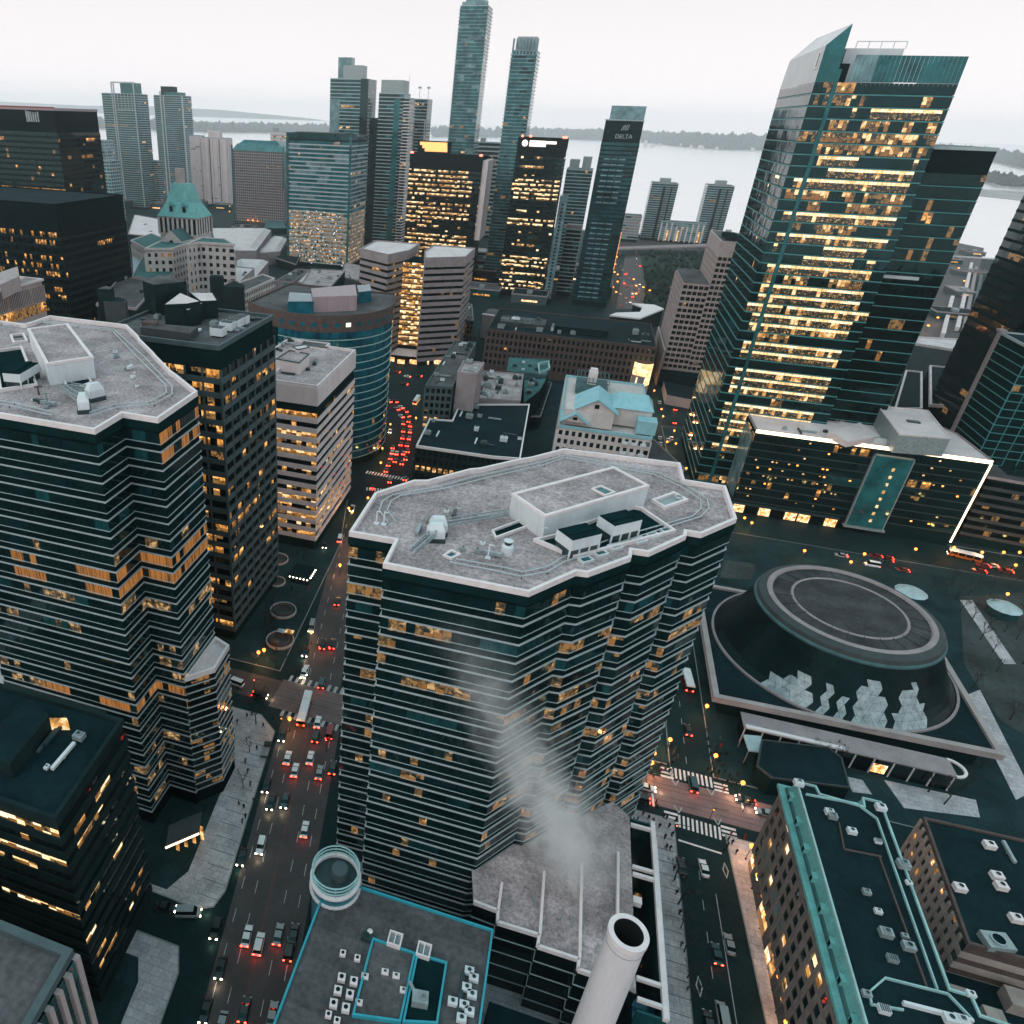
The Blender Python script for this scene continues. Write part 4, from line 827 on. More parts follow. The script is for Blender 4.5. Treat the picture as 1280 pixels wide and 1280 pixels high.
m = MB(); m.lathe(hx, hy, [(21.2, 25.4), (15.4, 25.7), (15.2, 25.95), (14.8, 25.95), (14.6, 25.7), (0, 25.8)], 96, ms=[0, 1, 1, 1, 0]); child(m, 'roof', ['roof_drum', 'concrete_grey'], hall)
for i in range(24):
    t = i * math.pi / 12; m = MB(); m.beam((hx + 15 * math.cos(t), hy + 15 * math.sin(t), 25.9), (hx + 21 * math.cos(t), hy + 21 * math.sin(t), 25.7), .14, .14); child(m, 'roof_seam', 'frame_dark', hall)
# glazed foyer strip under the podium edge
gl_ = root('glazed_arcade', 'long glazed arcade with white mullions running under the concert hall podium edge', 'arcade', rect(64, 172, 118, 177))
x0, x1, ya = 66.5, 116.0, 171.5
m = MB(); m.box(x0, ya, 0, x1, ya + 5.5, 5.4); child(m, 'wall', 'glass_black', gl_); m = MB(); m.box(x0 - .4, ya - .4, 5.4, x1 + .4, ya + 6, 5.8); child(m, 'roof', 'concrete_grey', gl_); m = MB(); m.box(x0, ya - .6, 5.8, x0 + 24, ya + .6, 6.3); child(m, 'canopy', 'coping', gl_)
for i in range(12):
    xx = x0 + (x1 - x0) * i / 11; m = MB(); m.box(xx - .15, ya - .25, .1, xx + .15, ya - .02, 5.4); child(m, 'mullion', 'coping', gl_)
for i in (2, 4, 7): m = MB(); xx = x0 + (x1 - x0) * i / 11; m.box(xx + .3, ya - .06, .6, xx + 3.6, ya - .01, 3.6); child(m, 'lit_window', 'lit_shop', gl_)
m = MB(); m.lathe(x1, ya + 2.6, [(3.4, 5.5), (3.4, 5.95), (2.7, 5.95), (2.7, 5.5)], 20, 0, -math.pi / 2, math.pi / 2); child(m, 'rounded_end', 'coping', gl_)
cn = root('glass_canopy', 'pale curved glass canopy at the arcade entrance by the crossing', 'canopy', rect(60, 166, 66, 171)); cp = ccw(WL([(929, 918), (952, 920), (950, 940), (936, 938)], 5)); m = MB(); m.prism(cp, 4.6, 5.0); child(m, 'roof', 'mint_panel', cn)
for p in cp: m = MB(); m.tube((*p, 0), (*p, 4.6), .12, .12, 6); child(m, 'post', 'grey_metal', cn)

# ------------------------------------------------------------------ LED-edged glass block behind the hall, and the tall tower behind it
lz = 39.6
l_pg = [(84, 321), (168.2, 321), (166.5, 350), (150, 378), (120, 378), (120, 345), (84, 345)]
led, zl = simple('glass_office_block', 'wide glass office block with glowing light strip along its roof edge, behind the concert hall', l_pg, lz, 9, cat='office building', wall='core_dark', roof='roof_pale', par=.5, par_mat='concrete_grey', par_w=.4,
    z0=6.0, top=2.4, seed=81, pane=1.6, sill=.12, band='dark_metal', band_out=.06, dark='glass_dark', alt='glass_green', altp=.2, lit1='lit_dim', lit2='lit_amber', full=0, part=.5, sparse=.02, edges=(0, 1, 6))
m = MB(); m.beam((84, 320.85, lz - .8), (168.2, 320.85, lz - .8), .5, 1.4); child(m, 'light_strip', 'strip_light', led); m = MB(); m.beam((168.15, 320.8, lz - 1.2), (168.15, 320.8, 2), .5, .5); child(m, 'light_strip', 'strip_light', led)
rngl = R_(4)
for i in range(64):      # round ceiling lamps glimpsed through the glass
    f = rngl.randrange(9); xx = 86 + rngl.randrange(50) * 1.6; zz = 6.0 + f * 3.47 + 2.7
    if 128 < xx < 146: continue
    m = MB(); m.lathe(xx, 0, [(0, -.35), (.35, -.25), (.45, 0), (.35, .25), (0, .35)], 8); 
    for q in range(len(m.v)): v = m.v[q]; m.v[q] = (v[0], 320.93 + v[1] * .1, zz + v[2])
    child(m, 'ceiling_lamp', 'street_bulb' if i % 3 == 0 else 'lit_gold', led)
m = MB(); m.box(129, 319.6, 3.5, 142.5, 320.9, 35.6, 0); child(m, 'glass_bay', 'glass_sea', led); m = MB(); m.box(128.6, 319.5, 3, 129.0, 320.9, 36, 0); m.box(142.5, 319.5, 3, 142.9, 320.9, 36, 0); m.box(128.6, 319.5, 35.6, 142.9, 320.9, 36, 0); m.box(128.0, 318.5, 2.4, 143.4, 320.9, 3.2, 0); child(m, 'bay_frame', 'grey_metal', led)
for i in range(8): m = MB(); m.box(136.5, 319.5, 6 + i * 3.4, 137.5, 319.58, 7.4 + i * 3.4); child(m, 'lit_window', 'lit_gold', led)
for i in range(10):
    xx = 85 + i * 5.2; m = MB(); m.box(xx, 320.6, .4, xx + 4.4, 320.95, 4.6); child(m, 'shop_window', 'lit_shop' if i in (0, 2, 4, 5, 7) else 'glass_black', led)
m = MB(); m.box(84, 319, 4.8, 126, 321, 5.3); child(m, 'awning', 'dark_metal', led)
pgp = ccw(WL([(1124, 544), (1097, 508), (1160, 514), (1188, 549)], lz + 7)); boxpart(led, 'penthouse', 'grey_metal', pgp, zl, lz + 7, 'roof_pale', .5, 'roof_pale')
cxp = sum(p[0] for p in pgp) / 4; cyp = sum(p[1] for p in pgp) / 4; m = MB(); m.box(cxp - 2.2, cyp - 1.2, lz + 7.05, cxp + 2.2, cyp + 1.2, lz + 7.6); child(m, 'hatch', 'dark_metal', led); m = MB(); m.box(127, 325, zl, 146, 327, zl + 1.6); child(m, 'duct', 'white_panel', led)
pgp = ccw(WL([(1035, 540), (1075, 528), (1100, 545), (1060, 552)], lz + 2)); boxpart(led, 'roof_canopy', 'roof_pale', pgp, zl, lz + 2); clutter(led, [(92, 324), (118, 324), (118, 332), (92, 332)], zl, 6, 6, .6, 1.1)
for i in range(8): m = MB(); m.box(83.6, 323 + i * 2.6, 6, 83.95, 324.4 + i * 2.6, 36); child(m, 'fin', 'glass_pale', led)

X0, Y0, X1 = 70.2, 340.5, 114.7; yb_ = 402.0
t_pg = [(X0, Y0), (X1, Y0), (X1, Y0 + 42), (X1 - 6, yb_), (X0, yb_)]
def rbc_lights(rng, f, e, m):
    k = 41 - f
    if e == 1: return [1 if rng.random() < .02 else 0 for _ in range(m)]
    if e != 0: return runs(rng, m, 0, .02, .008)
    dens = .5 if k < 20 else .34 if k < 26 else .15
    o = runs(rng, m, .12, .0, 0); p = 0
    for i in range(m):
        if rng.random() < .28: p = 1 if rng.random() < dens else 0
        if p and i < m * (.96 - .004 * k) and rng.random() < .93: o[i] = rng.choice((1, 2, 2))
    if k in (9, 12, 14, 17, 19, 20, 22, 23, 25, 26, 28, 29, 30, 32, 33, 34, 35, 37): o = [3 if m * .05 < i < m * (.93 - .002 * k) else 0 for i, x in enumerate(o)]
    return o
rbc = root('office_skyscraper', 'very tall glass office tower at right, its front full of golden lit storeys', 'skyscraper', t_pg)
m = MB(); m.prism(offset(t_pg, -.3), 0, 165); child(m, 'wall', 'core_black', rbc); m = MB(); m.prism(offset(t_pg, -.5), 165, 165.4); child(m, 'roof', 'roof_grey', rbc)
facade(rbc, t_pg, 4, 166, 41, seed=91, pane=1.5, sill=.16, band='ledge_teal', band_h=.42, band_out=.12, dark='glass_dark', alt='glass_green', altp=.15, lit1='lit_speck', lit2='lit_gold', strip=.5, strip_mat='lit_pale', lights=rbc_lights, gap=.1)
m = MB(); m.box(X0 + 6.0, Y0 - .35, 2, X0 + 7.4, Y0 + 1.2, 170, 0); child(m, 'pier', 'glass_sea', rbc)
# crown screens: a taller slanting fin over the left bay, a louvred screen over the rest
fin = MB(); zL, zR = 177.2, 183.6
a = (X0, Y0); b = (X0 + 6.3, Y0 - .02)
fin.poly([(X0, Y0, 166), (X0 + 6.3, Y0, 166), (X0 + 6.3, Y0, zR), (X0, Y0, zL)], 0); fin.poly([(X0, Y0, 166), (X0, Y0, zL), (X0, yb_ - 4, zL - 1), (X0, yb_, 166)], 1)
fin.poly([(X0, Y0, zL), (X0 + 6.3, Y0, zR), (X0 + 6.3, yb_ - 10, zR), (X0, yb_ - 4, zL - 1)], 1); fin.poly([(X0 + 6.3, Y0, 166), (X0 + 6.3, yb_, 166), (X0 + 6.3, yb_ - 10, zR), (X0 + 6.3, Y0, zR)], 0)
child(fin, 'crown_fin', ['glass_sea', 'crown_sky_sheen'], rbc)  # left and sloped faces paler, sky reflection put into their colour
m = MB(); m.box(X0 - .25, Y0 + 3.2, 170.2, X0 - .02, Y0 + 8.0, 175.8, 0); child(m, 'sign_panel', 'sign_white', rbc); m = MB(); m.box(X0 - .4, Y0 + 4.0, 170.8, X0 - .26, Y0 + 5.2, 175.2, 0); child(m, 'sign_mark', 'glass_black', rbc)
for i in range(24):
    xx = X0 + 10.5 + i * (X1 - X0 - 10.6) / 24; w2 = (X1 - X0 - 10.6) / 24; m = MB(); m.box(xx + .06, Y0 - .1, 166.2, xx + w2 - .06, Y0 + .2, 174.4 - .01 * i); child(m, 'screen_panel', 'glass_sea' if i > 4 else 'glass_pale', rbc)
m = MB(); m.box(X1 - .3, Y0 + .3, 166, X1, yb_ - 20, 174.2, 0); child(m, 'screen_panel', 'glass_sea', rbc); m = MB(); m.box(X0 + 7.2, Y0 + 4, 165.4, X0 + 10.4, Y0 + 14, 172); child(m, 'plant_room', 'core_dark', rbc)
m = MB(); m.box(X0 + 10, Y0 + 14, 165.4, X1 - 16, Y0 + 36, 177.4); child(m, 'plant_room', 'white_panel', rbc); m = MB(); 
for q in range(5): m.beam((X0 + 13 + q * 4, Y0 + 15, 177.4), (X0 + 13 + q * 4, Y0 + 15, 179.6), .25, .25)
m.beam((X0 + 13, Y0 + 15, 179.6), (X0 + 29, Y0 + 15, 179.6), .3, .3); child(m, 'mast_rail', 'white_panel', rbc)
for q in range(4): hvac(rbc, X0 + 13 + q * 2.4, Y0 + 2.4, 171.5, 1.3, 0, 0, 'white_panel')
t2 = rect(X1 + .3, 347, 137.0, 398)
tw2, _z = simple('dark_glass_tower', 'dark glass tower almost unlit, close behind the golden office skyscraper', t2, 147, 30, cat='skyscraper', wall='core_black', roof='roof_dark', par=.8, par_mat='ledge_thin', par_w=.4,
    seed=95, pane=1.7, sill=.12, band='ledge_teal', band_h=.3, band_out=.1, dark='glass_black', alt='glass_dark', lit1='lit_dim', lit2='lit_amber', full=0, part=.18, sparse=.012, top=9, joined=True)
m = MB(); m.box(X1 + .4, 346.2, 100, X1 + 14, 346.9, 101.2); child(m, 'ledge', 'ledge', tw2)
# right edge towers
x, z_ = onY(1190, 430, 385); u_pg = rect(onY(1283, 236, 470)[0], 420, 330, 470)
twU, _z = simple('dark_slab_tower', 'very dark slab tower cut by the right edge with one blue glazed stripe', u_pg, 172, 38, cat='skyscraper', wall='core_black', roof='roof_dark', par=.8, par_mat='core_dark', seed=101, pane=3, sill=.3, band='core_dark', band_out=.1, dark='glass_black', alt='glass_dark', lit1='lit_dim', lit2='lit_dim', full=0, part=.02, sparse=.003, joined=True)
ux = u_pg[0][0]; m = MB(); m.box(ux + 6, 419.4, 4, ux + 9, 419.95, 168); child(m, 'glazed_stripe', 'glass_blue', twU)
x2 = 172.0; yF, z2 = onX(1250, 414, x2); yN, _q = onX(1280, 457, x2); v_pg = [(x2, yN), (x2 + 80, yN), (x2 + 80, yF), (x2, yF)]
twV, _z = simple('teal_gridded_tower', 'teal gridded glass tower with a pale vertical edge at the right border', v_pg, z2, 22, cat='skyscraper', wall='core_dark', roof='roof_dark', par=.6, par_mat='ledge_thin', seed=103, pane=2.4, sill=.22, band='ledge_teal', band_h=.3, band_out=.08, dark='glass_dark', alt='glass_green', altp=.4, lit1='lit_dim', lit2='lit_dim', full=0, part=.08, sparse=.01, pier='ledge_teal', pier_w=.25, pier_out=.15, every=4.8, joined=True, edges=(0,))
m = MB(); m.box(x2 - .6, yF - 1.6, 0, x2 + .9, yF + .4, z2); child(m, 'corner_strip', 'concrete_grey', twV); m = MB(); m.box(x2 - 1.2, yF - 2.4, z2, x2 + 1.5, yF + .8, z2 + 1.0); child(m, 'corner_cap', 'concrete_grey', twV)
xx_ = root('low_dark_block', 'low dark block with pale folded roof at the right border beside the glowing glass block', 'building', rect(176, 322, 240, 350))
m = MB(); m.prism(offset([(172.5, 326), (240, 318), (240, 356), (174, 356)], -.4), 0, 30); child(m, 'wall', 'core_dark', xx_); m = MB(); m.prism([(171.8, 326), (240, 317), (240, 357), (173, 357)], 30, 31.2, 0, 1); child(m, 'roof', ['concrete_grey', 'roof_stone'], xx_); m = MB(); m.prism([(180, 330), (238, 324), (238, 350), (180, 350)], 31.2, 33, 0, 0, pg2=[(190, 334), (238, 330), (238, 346), (190, 346)]); child(m, 'skylight', 'glass_dark', xx_)
facade(xx_, [(172.5, 326), (240, 318), (240, 356), (174, 356)], 4, 29, 7, seed=9, pane=2.4, sill=.4, band='frame_dark', band_out=.15, dark='glass_black', alt='glass_dark', lit1='lit_amber', lit2='lit_dim', full=0, part=.2, sparse=.05, joined=True, edges=(0, 3))
for i in range(5): m = MB(); m.box(173.5, 328 + i * 4, 4 + i, 173.9, 330.4 + i * 4, 8 + i * 1.2); child(m, 'lit_window', 'lit_shop', xx_)
for i, (pxs, z_, rf, lab) in enumerate((([(1143, 430), (1205, 440), (1200, 425), (1146, 422)], 22, 'roof_pale', 'pale roofed low building with stepped edges behind the dark glass tower'), ([(1118, 512), (1152, 512), (1152, 466), (1132, 464)], 20, 'roof_dark', 'small dark flat roofed hall left of its larger twin, beside the dark glass tower'), ([(1162, 507), (1212, 510), (1226, 464), (1162, 458)], 21, 'roof_dark', 'larger dark flat roofed hall with pale parapet beside the slab tower'))):
    pg = ccw(WL(pxs, z_)); r = root('low_hall', lab, 'building', pg); w_ = MB(); w_.prism(pg, 0, z_ - .4); child(w_, 'wall', 'core_dark' if i else 'frame_grey', r); w_ = MB(); w_.prism(offset(pg, -.1), z_ - .4, z_); child(w_, 'roof', rf, r); w_ = MB(); w_.ring(pg, -.8, .2, z_ - .8, z_ + .9); child(w_, 'parapet', 'roof_pale', r)

# ------------------------------------------------------------------ middle distance
# curved teal glass building
gc = (-113.0, 322.0); gzt = 0
gx, gzt = onY(437, 373, 300)
gz = 74.0
g_pg = ccw(WL([(345, 418), (352, 400), (385, 388), (440, 386), (472, 372), (468, 358), (345, 360)], gz))
gpts = arc(-112, 326, 33, math.radians(-110), math.radians(15), 14)
g_pg = ccw(gpts + [(-84, 352), (-140, 352), (-142, 305), (-132, 297.5)])
gbd, zg = simple('curved_glass_building', 'curved teal glass building with brown top storey and pink roof screen', g_pg, gz, 17, cat='office building', wall='core_dark', roof='roof_stone', par=.8, par_mat='brick_brown', par_w=.5,
    z0=4, top=7.5, seed=111, pane=2.0, sill=.2, band='copper_pale', band_h=.35, band_out=.25, dark='glass_teal', alt='glass_blue', altp=.5, lit1='lit_dim', lit2='lit_amber', full=0, part=.05, sparse=.01, band_edges=range(14), edges=range(0, 18))
m = MB(); m.ring(g_pg, -.3, .2, gz - 7.5, gz - .8); child(m, 'top_storey', 'brick_brown', gbd)
for i in range(14):
    p, q = g_pg[i], g_pg[i + 1]; m = MB(); wallbox(m, ((p[0] * .75 + q[0] * .25), (p[1] * .75 + q[1] * .25)), ((p[0] * .3 + q[0] * .7), (p[1] * .3 + q[1] * .7)), gz - 5.2, gz - 3.4, .15, .26); child(m, 'window', 'glass_teal' if i != 6 else 'sign_glow', gbd)
boxpart(gbd, 'roof_screen', 'pink_metal', WL([(391, 377), (446, 375), (444, 361), (389, 366)], gz + 4), zg, gz + 6); boxpart(gbd, 'glass_plant_room', 'glass_teal', WL([(360, 384), (392, 384), (390, 374), (362, 372)], gz + 2), zg, gz + 4.5); boxpart(gbd, 'glass_plant_room', 'glass_teal', WL([(448, 372), (464, 370), (462, 362), (446, 363)], gz + 2), zg, gz + 4.5)
clutter(gbd, offset(g_pg, -4), zg, 10, 12, .6, 1.3)
# grey V-plan building with the golden atrium
hz_ = 72.0
hL = ccw(WL([(450.7, 310.5), (479, 317.6), (508, 311), (511, 298), (500, 292), (452, 300)], hz_)); hR = ccw(WL([(527, 304), (538, 308), (581.7, 320.6), (575, 302), (530, 296)], hz_))
hL = [(-143, 490), (-119.5, 474.2), (-111.0, 498.5), (-111, 530), (-143, 530)]; hR = [(-100.5, 500), (-94.5, 474.0), (-71.2, 491.0), (-71.2, 530), (-100.5, 530)]
hb = root('atrium_building', 'grey banded twin-winged building with a golden lit atrium between its wings', 'office building', rect(-143, 475, -71, 530))
for pg, sd in ((hL, 1), (hR, 2)):
    w_ = MB(); w_.prism(offset(pg, -.3), 0, hz_ - 1.2); child(w_, 'wall', 'core_dark', hb); w_ = MB(); w_.prism(offset(pg, -.2), hz_ - 1.2, hz_ - .8); child(w_, 'roof', 'roof_pale', hb)
    facade(hb, pg, 3, hz_ - 6, 15, seed=120 + sd, pane=2.2, sill=.58, band='concrete_grey', band_out=.3, dark='glass_black', alt='glass_dark', lit1='lit_amber', lit2='lit_dim', full=.0, part=.12, sparse=.04)
    w_ = MB(); w_.ring(pg, -.4, .3, hz_ - 6.2, hz_); child(w_, 'top_wall', 'concrete_grey', hb)
at = [(-113.0, 491.6), (-98.6, 492.8), (-100.9, 512), (-110.6, 512)]
m = MB(); m.prism(offset(at, -.4), 0, 66); child(m, 'atrium', 'core_dark', hb)
facade(hb, at, 8, 65, 16, seed=125, pane=2.0, sill=.22, band='dark_metal', band_out=.1, dark='lit_amber', alt='lit_gold', lit1='lit_gold', lit2='lit_pale', full=1, part=0, sparse=.9, edges=(0,))
m = MB(); m.prism([(-116, 483), (-96.8, 484.5), (-98.6, 492.6), (-113.0, 491.4)], 3, 6, 0, 0, pg2=[(-113.2, 490), (-98.5, 491.2), (-98.6, 492.6), (-113.0, 491.4)]); child(m, 'entrance_roof', 'roof_pale', hb)
for i in range(9): m = MB(); xx = -140 + i * 8; m.box(xx, 473 + abs(i - 4) * 3, .5, xx + 5, 473.4 + abs(i - 4) * 3, 3.4); child(m, 'shop_window', 'lit_shop', hb)
# long brown block
ix0, iz = onY(594, 409, 481); ix1 = 56.0
i_pg = rect(-50, 481, 56, 545)
ib, zi = simple('long_brown_block', 'long low brown block with rows of small dark windows and plant along its roof', i_pg, iz, 5, cat='office building', wall='brick_brown', roof='roof_dark', par=.7, par_mat='brick_brown', par_w=.4,
    z0=4, top=2, seed=131, pane=3.0, sill=.4, band='brick_brown', band_out=.12, dark='glass_black', alt='glass_dark', lit1='lit_amber', lit2='lit_gold', full=0, part=.04, sparse=.02, pier='brick_brown', pier_w=1.5, pier_out=.2, every=3.0, joined=True)
clutter(ib, rect(-46, 486, 52, 515), zi, 34, 14, 1.2, 2.6); boxpart(ib, 'plant_deck', 'core_dark', rect(-8, 492, 26, 512), zi, zi + 4.5, 'roof_dark'); boxpart(ib, 'plant_deck', 'frame_dark', rect(-44, 496, -14, 514), zi, zi + 3, 'roof_stone')
rs = root('platform_roof', 'long pale concrete roof strip running behind the brown block', 'building', rect(-60, 560, 40, 585)); m = MB(); m.prism([(-64, 566), (26, 552), (28, 572), (-62, 592)], 0, 18, 0, 1); child(m, 'wall', ['concrete_grey', 'roof_stone'], rs); m = MB(); m.prism([(-64.5, 565.5), (26.4, 551.5), (26.6, 553.5), (-64, 567.5)], 18, 19); child(m, 'parapet', 'roof_pale', rs)
ws = root('white_swoop_roof', 'white boomerang shaped canopy roof at the end of the pale concrete strip', 'canopy', rect(40, 560, 70, 600)); sw = ccw(WL([(762, 394), (800, 398), (830, 386), (818, 381), (790, 379), (803, 384), (800, 390), (770, 391)], 14)); m = MB(); m.prism(sw, 13, 14.2); child(m, 'roof', 'coping', ws); m = MB(); m.prism(offset(sw, -.6), 0, 13); child(m, 'wall', 'core_dark', ws)
def lowblock(pxs, z, wall, roof, label, name='low_building', par='concrete_grey', n=0, seed=0, win=None, rim=.7, z0=0.0):
    pg = ccw(WL(pxs, z)); r = root(name, label, 'building', pg); w_ = MB(); w_.prism(offset(pg, -.3) if win else pg, z0, z - rim - .4); child(w_, 'wall', wall, r)
    w_ = MB(); w_.prism(offset(pg, -.1), z - rim - .4, z - rim); child(w_, 'roof', roof, r)
    if rim: w_ = MB(); w_.ring(pg, -.5, .12, z - rim - .5, z); child(w_, 'parapet', par, r)
    if win: facade(r, pg, 2, z - 1.6, max(1, int(z / 3.8)), seed=seed, pane=2.4, sill=.4, band=wall, band_out=.12, dark='glass_black', alt='glass_dark', lit1='lit_amber', lit2='lit_gold', full=.02, part=.1, sparse=.04, pier=wall, pier_w=.9, pier_out=.2, every=2.4, joined=True)
    if n: clutter(r, pg, z - rim, n, seed, .7, 1.5)
    return r, pg
J = lambda *p: crop((510, 360), 330 / 1280, p)
lowblock(J((40, 762), (105, 632), (215, 640), (250, 562), (590, 562), (545, 825), (410, 815)), 30, 'stone_dark', 'roof_dark', 'dark building with stepped white roof edge, behind the central zigzag tower', par='coping', n=16, seed=3, win=1)
lowblock(J((85, 470), (215, 478), (330, 262), (225, 255)), 42, 'frame_grey', 'roof_stone', 'narrow grey framed building with cluttered roof by the traffic jam', par='frame_grey', n=14, seed=6, win=1)
lowblock(J((240, 405), (335, 415), (370, 360), (270, 350)), 48, 'concrete_grey', 'roof_grey', 'blank grey lift tower between low roofs behind the central tower', name='service_tower', n=3, seed=8)
lowblock(J((310, 530), (545, 545), (560, 415), (370, 400)), 30, 'concrete_grey', 'roof_grey', 'pale low roof crowded with white machines, beside the dark lane', n=26, seed=9, rim=.5)
lowblock(J((480, 400), (670, 420), (690, 345), (490, 335)), 22, 'copper_dark', 'roof_green', 'low building with dark green flat roof in front of the brown block', par='copper_dark', n=6, seed=10, rim=.4)
lowblock(J((560, 560), (640, 500), (680, 430), (560, 440)), 20, 'core_dark', 'roof_green', 'small dark teal roof beside the gabled hotel', par='core_dark', n=7, seed=12, rim=.4)
ab = lowblock([(700, 640), (830, 640), (856, 585), (808, 540), (700, 560)], 14, 'concrete_pink', 'roof_stone', 'pale low terrace hidden behind the central tower, left of the lamp-lit street', rim=.5)
# gabled beige hotel with teal roofs
kz = 40.0
kp = ccw(WL([(700, 562), (806, 572), (812, 495), (800, 478), (706, 470), (712, 500)], kz))
kx = [p[0] for p in kp]; 
kx0, ky0 = W(703, 548, 32); kx1, _q = W(806, 548, 32)
k_pg = rect(8, 281, 45, 352)
kb, zk = simple('gabled_hotel', 'cream building with pale teal gabled roofs and rooftop trellis behind the central tower', k_pg, 36, 9, cat='hotel', wall='stone_cream', roof='stone_cream', par=.8, par_mat='copper_blue', par_w=.5,
    z0=3, top=2, seed=141, pane=2.6, sill=.45, band='stone_cream', band_out=.15, dark='glass_dark', alt='glass_pale', altp=.4, lit1='lit_dim', lit2='lit_amber', full=0, part=.04, sparse=.03, pier='stone_cream', pier_w=1.2, pier_out=.25, every=2.6)
def gable(r, x0, x1, y0, y1, z, h, m1, m2):
    xm = (x0 + x1) / 2; m = MB(); m.poly([(x0, y0, z), (x1, y0, z), (xm, y0, z + h)], 0); child(m, 'gable_wall', m1, r); m = MB(); m.poly([(x1, y1, z), (x0, y1, z), (xm, y1, z + h)], 0); child(m, 'gable_wall', m1, r)
    o = .7; m = MB()
    for sg, xe in ((-1, x0 - o), (1, x1 + o)):
        ze = z - o * h / ((x1 - x0) / 2); a = (xe, y0 - o, ze); b = (xm, y0 - o, z + h); c = (xm, y1, z + h); d = (xe, y1, ze); m.poly([a, b, c, d], 0); m.poly([tuple(Vector(q) + Vector((0, 0, .35))) for q in (a, b, c, d)], 0); m.poly([a, b, tuple(Vector(b) + Vector((0, 0, .35))), tuple(Vector(a) + Vector((0, 0, .35)))], 0)
    child(m, 'gable_roof', m2, r)
    m = MB(); m.box(xm - .9, y0 - .12, z + h * .25, xm + .9, y0 - .02, z + h * .6); child(m, 'window', 'glass_dark', r)
m = MB(); m.box(9.5, 283, 36, 29, 300, 42); child(m, 'attic', 'stone_cream', kb); gable(kb, 13.5, 30, 284.0, 303, 42, 4.6, 'stone_cream', 'copper_blue'); gable(kb, 9.0, 19, 280.4, 292, 38, 3.2, 'stone_cream', 'copper_blue')
m = MB(); m.box(29, 290, 36, 44, 304, 43); child(m, 'attic', 'stone_cream', kb); m = MB(); m.prism(rect(27.5, 289, 44.5, 305), 43, 46, 0, 0, pg2=rect(30, 295, 42, 301)); child(m, 'hip_roof', 'copper_blue', kb); m = MB(); m.prism(rect(38.5, 283, 46, 290), 36, 41, 0, 0); child(m, 'attic', 'copper_blue', kb)
kb.scale = (1, 1, 1.1); kb.location.x -= 4; kb.location.y += 13
tre = MB(); 
for i in range(9): tre.beam((13 + i * 1.8, 326, 41), (13 + i * 1.8, 344, 41), .3, .3)
for i in range(2): tre.beam((13, 326 + 18 * i, 41), (27.5, 326 + 18 * i, 41), .4, .4)
child(tre, 'trellis', 'copper_dark', kb); m = MB(); m.box(13, 326, 36, 27.4, 344, 38); child(m, 'plant_room', 'copper_dark', kb); m = MB(); m.box(18, 334, 38, 22, 338, 43.5); m.box(18.4, 334.4, 43.5, 21.6, 337.6, 44.6); child(m, 'cooling_tower', 'coping', kb)
for i in range(6):
    for j in range(3): m = MB(); xx = 34.2 + j * 3.5; zz = 12 + i * 4; m.box(xx, 280.0 - .9 * 0, zz, xx + 2.2, 281.0, zz + 1.0); child(m, 'balcony', 'white_panel', kb)
m = MB(); pp = WL([(680, 487), (694, 481), (692, 471), (678, 474)], 33); m.ring(ccw(pp), -.6, 0, 33, 34.2); child(m, 'terrace_wall', 'copper_pale', kb)
# beige hotel slab seen beside the skyscraper
R1 = rect(64.6, 504, 90.5, 560); hzt = 64
rb = root('stepped_hotel', 'beige gridded slab with stepped shoulder rising beside the golden office skyscraper', 'hotel', R1)
lo = rect(64.8, 503, 80, 556); hi = rect(80.0, 502.6, 91.0, 556)
for pg, z_, sd in ((lo, 66, 1), (hi, 91, 2)):
    w_ = MB(); w_.prism(offset(pg, -.3), 0, z_ - .6); child(w_, 'wall', 'concrete_pink', rb); w_ = MB(); w_.prism(offset(pg, -.1), z_ - .6, z_ - .2); child(w_, 'roof', 'roof_stone', rb)
    facade(rb, pg, 10, z_ - (2 if sd == 1 else 9), 15 if sd == 1 else 21, seed=150 + sd, pane=2.2, sill=.4, band='concrete_pink', band_out=.35, dark='glass_black', alt='glass_dark', lit1='lit_amber', lit2='lit_red', full=0, part=.01, sparse=.01, pier='concrete_pink', pier_w=.55, pier_out=.5, every=3.0, joined=True)
m = MB(); m.ring(hi, -.4, .5, 82, 91); child(m, 'top_wall', 'concrete_pink', rb); m = MB(); m.box(83, 508, 91, 90, 530, 93.5); child(m, 'plant_room', 'core_dark', rb); m = MB(); m.tube((90.2, 504, 91), (90.2, 504, 93), .3, .3, 6); m.lathe(90.2, 504, [(0, 93), (.8, 93.5), (0, 94.3)], 8); child(m, 'beacon', 'red_beacon', rb)
m = MB(); m.prism([(64.0, 496), (91.8, 493), (91.8, 502.5), (64.0, 503)], 0, 9.5); child(m, 'podium', 'core_dark', rb); m = MB(); m.prism([(62.6, 497), (63.6, 497), (63.6, 560), (62.6, 560)], 0, 24); child(m, 'fin_wall', 'concrete_pink', rb)
pk = root('entrance_pavilion', 'low dark pavilion with pale front wall below the beige stepped slab', 'building', rect(64, 455, 84, 470)); m = MB(); m.prism([(66, 460), (84, 456), (86, 482), (66, 488)], 0, 6, 0, 1); child(m, 'wall', ['concrete_pink', 'roof_dark'], pk)
cl = root('curved_lit_screen', 'curved pale glowing screen wall at the end of the brown block', 'screen wall', rect(44, 470, 58, 476)); m = MB(); m.lathe(50.5, 478, [(6, 6), (6, 20)], 14, 0, math.radians(200), math.radians(340)); child(m, 'screen', 'lit_pale', cl); m = MB(); m.lathe(50.5, 478, [(6.1, 0), (6.1, 6)], 14, 0, math.radians(200), math.radians(340)); child(m, 'base', 'grey_metal', cl)
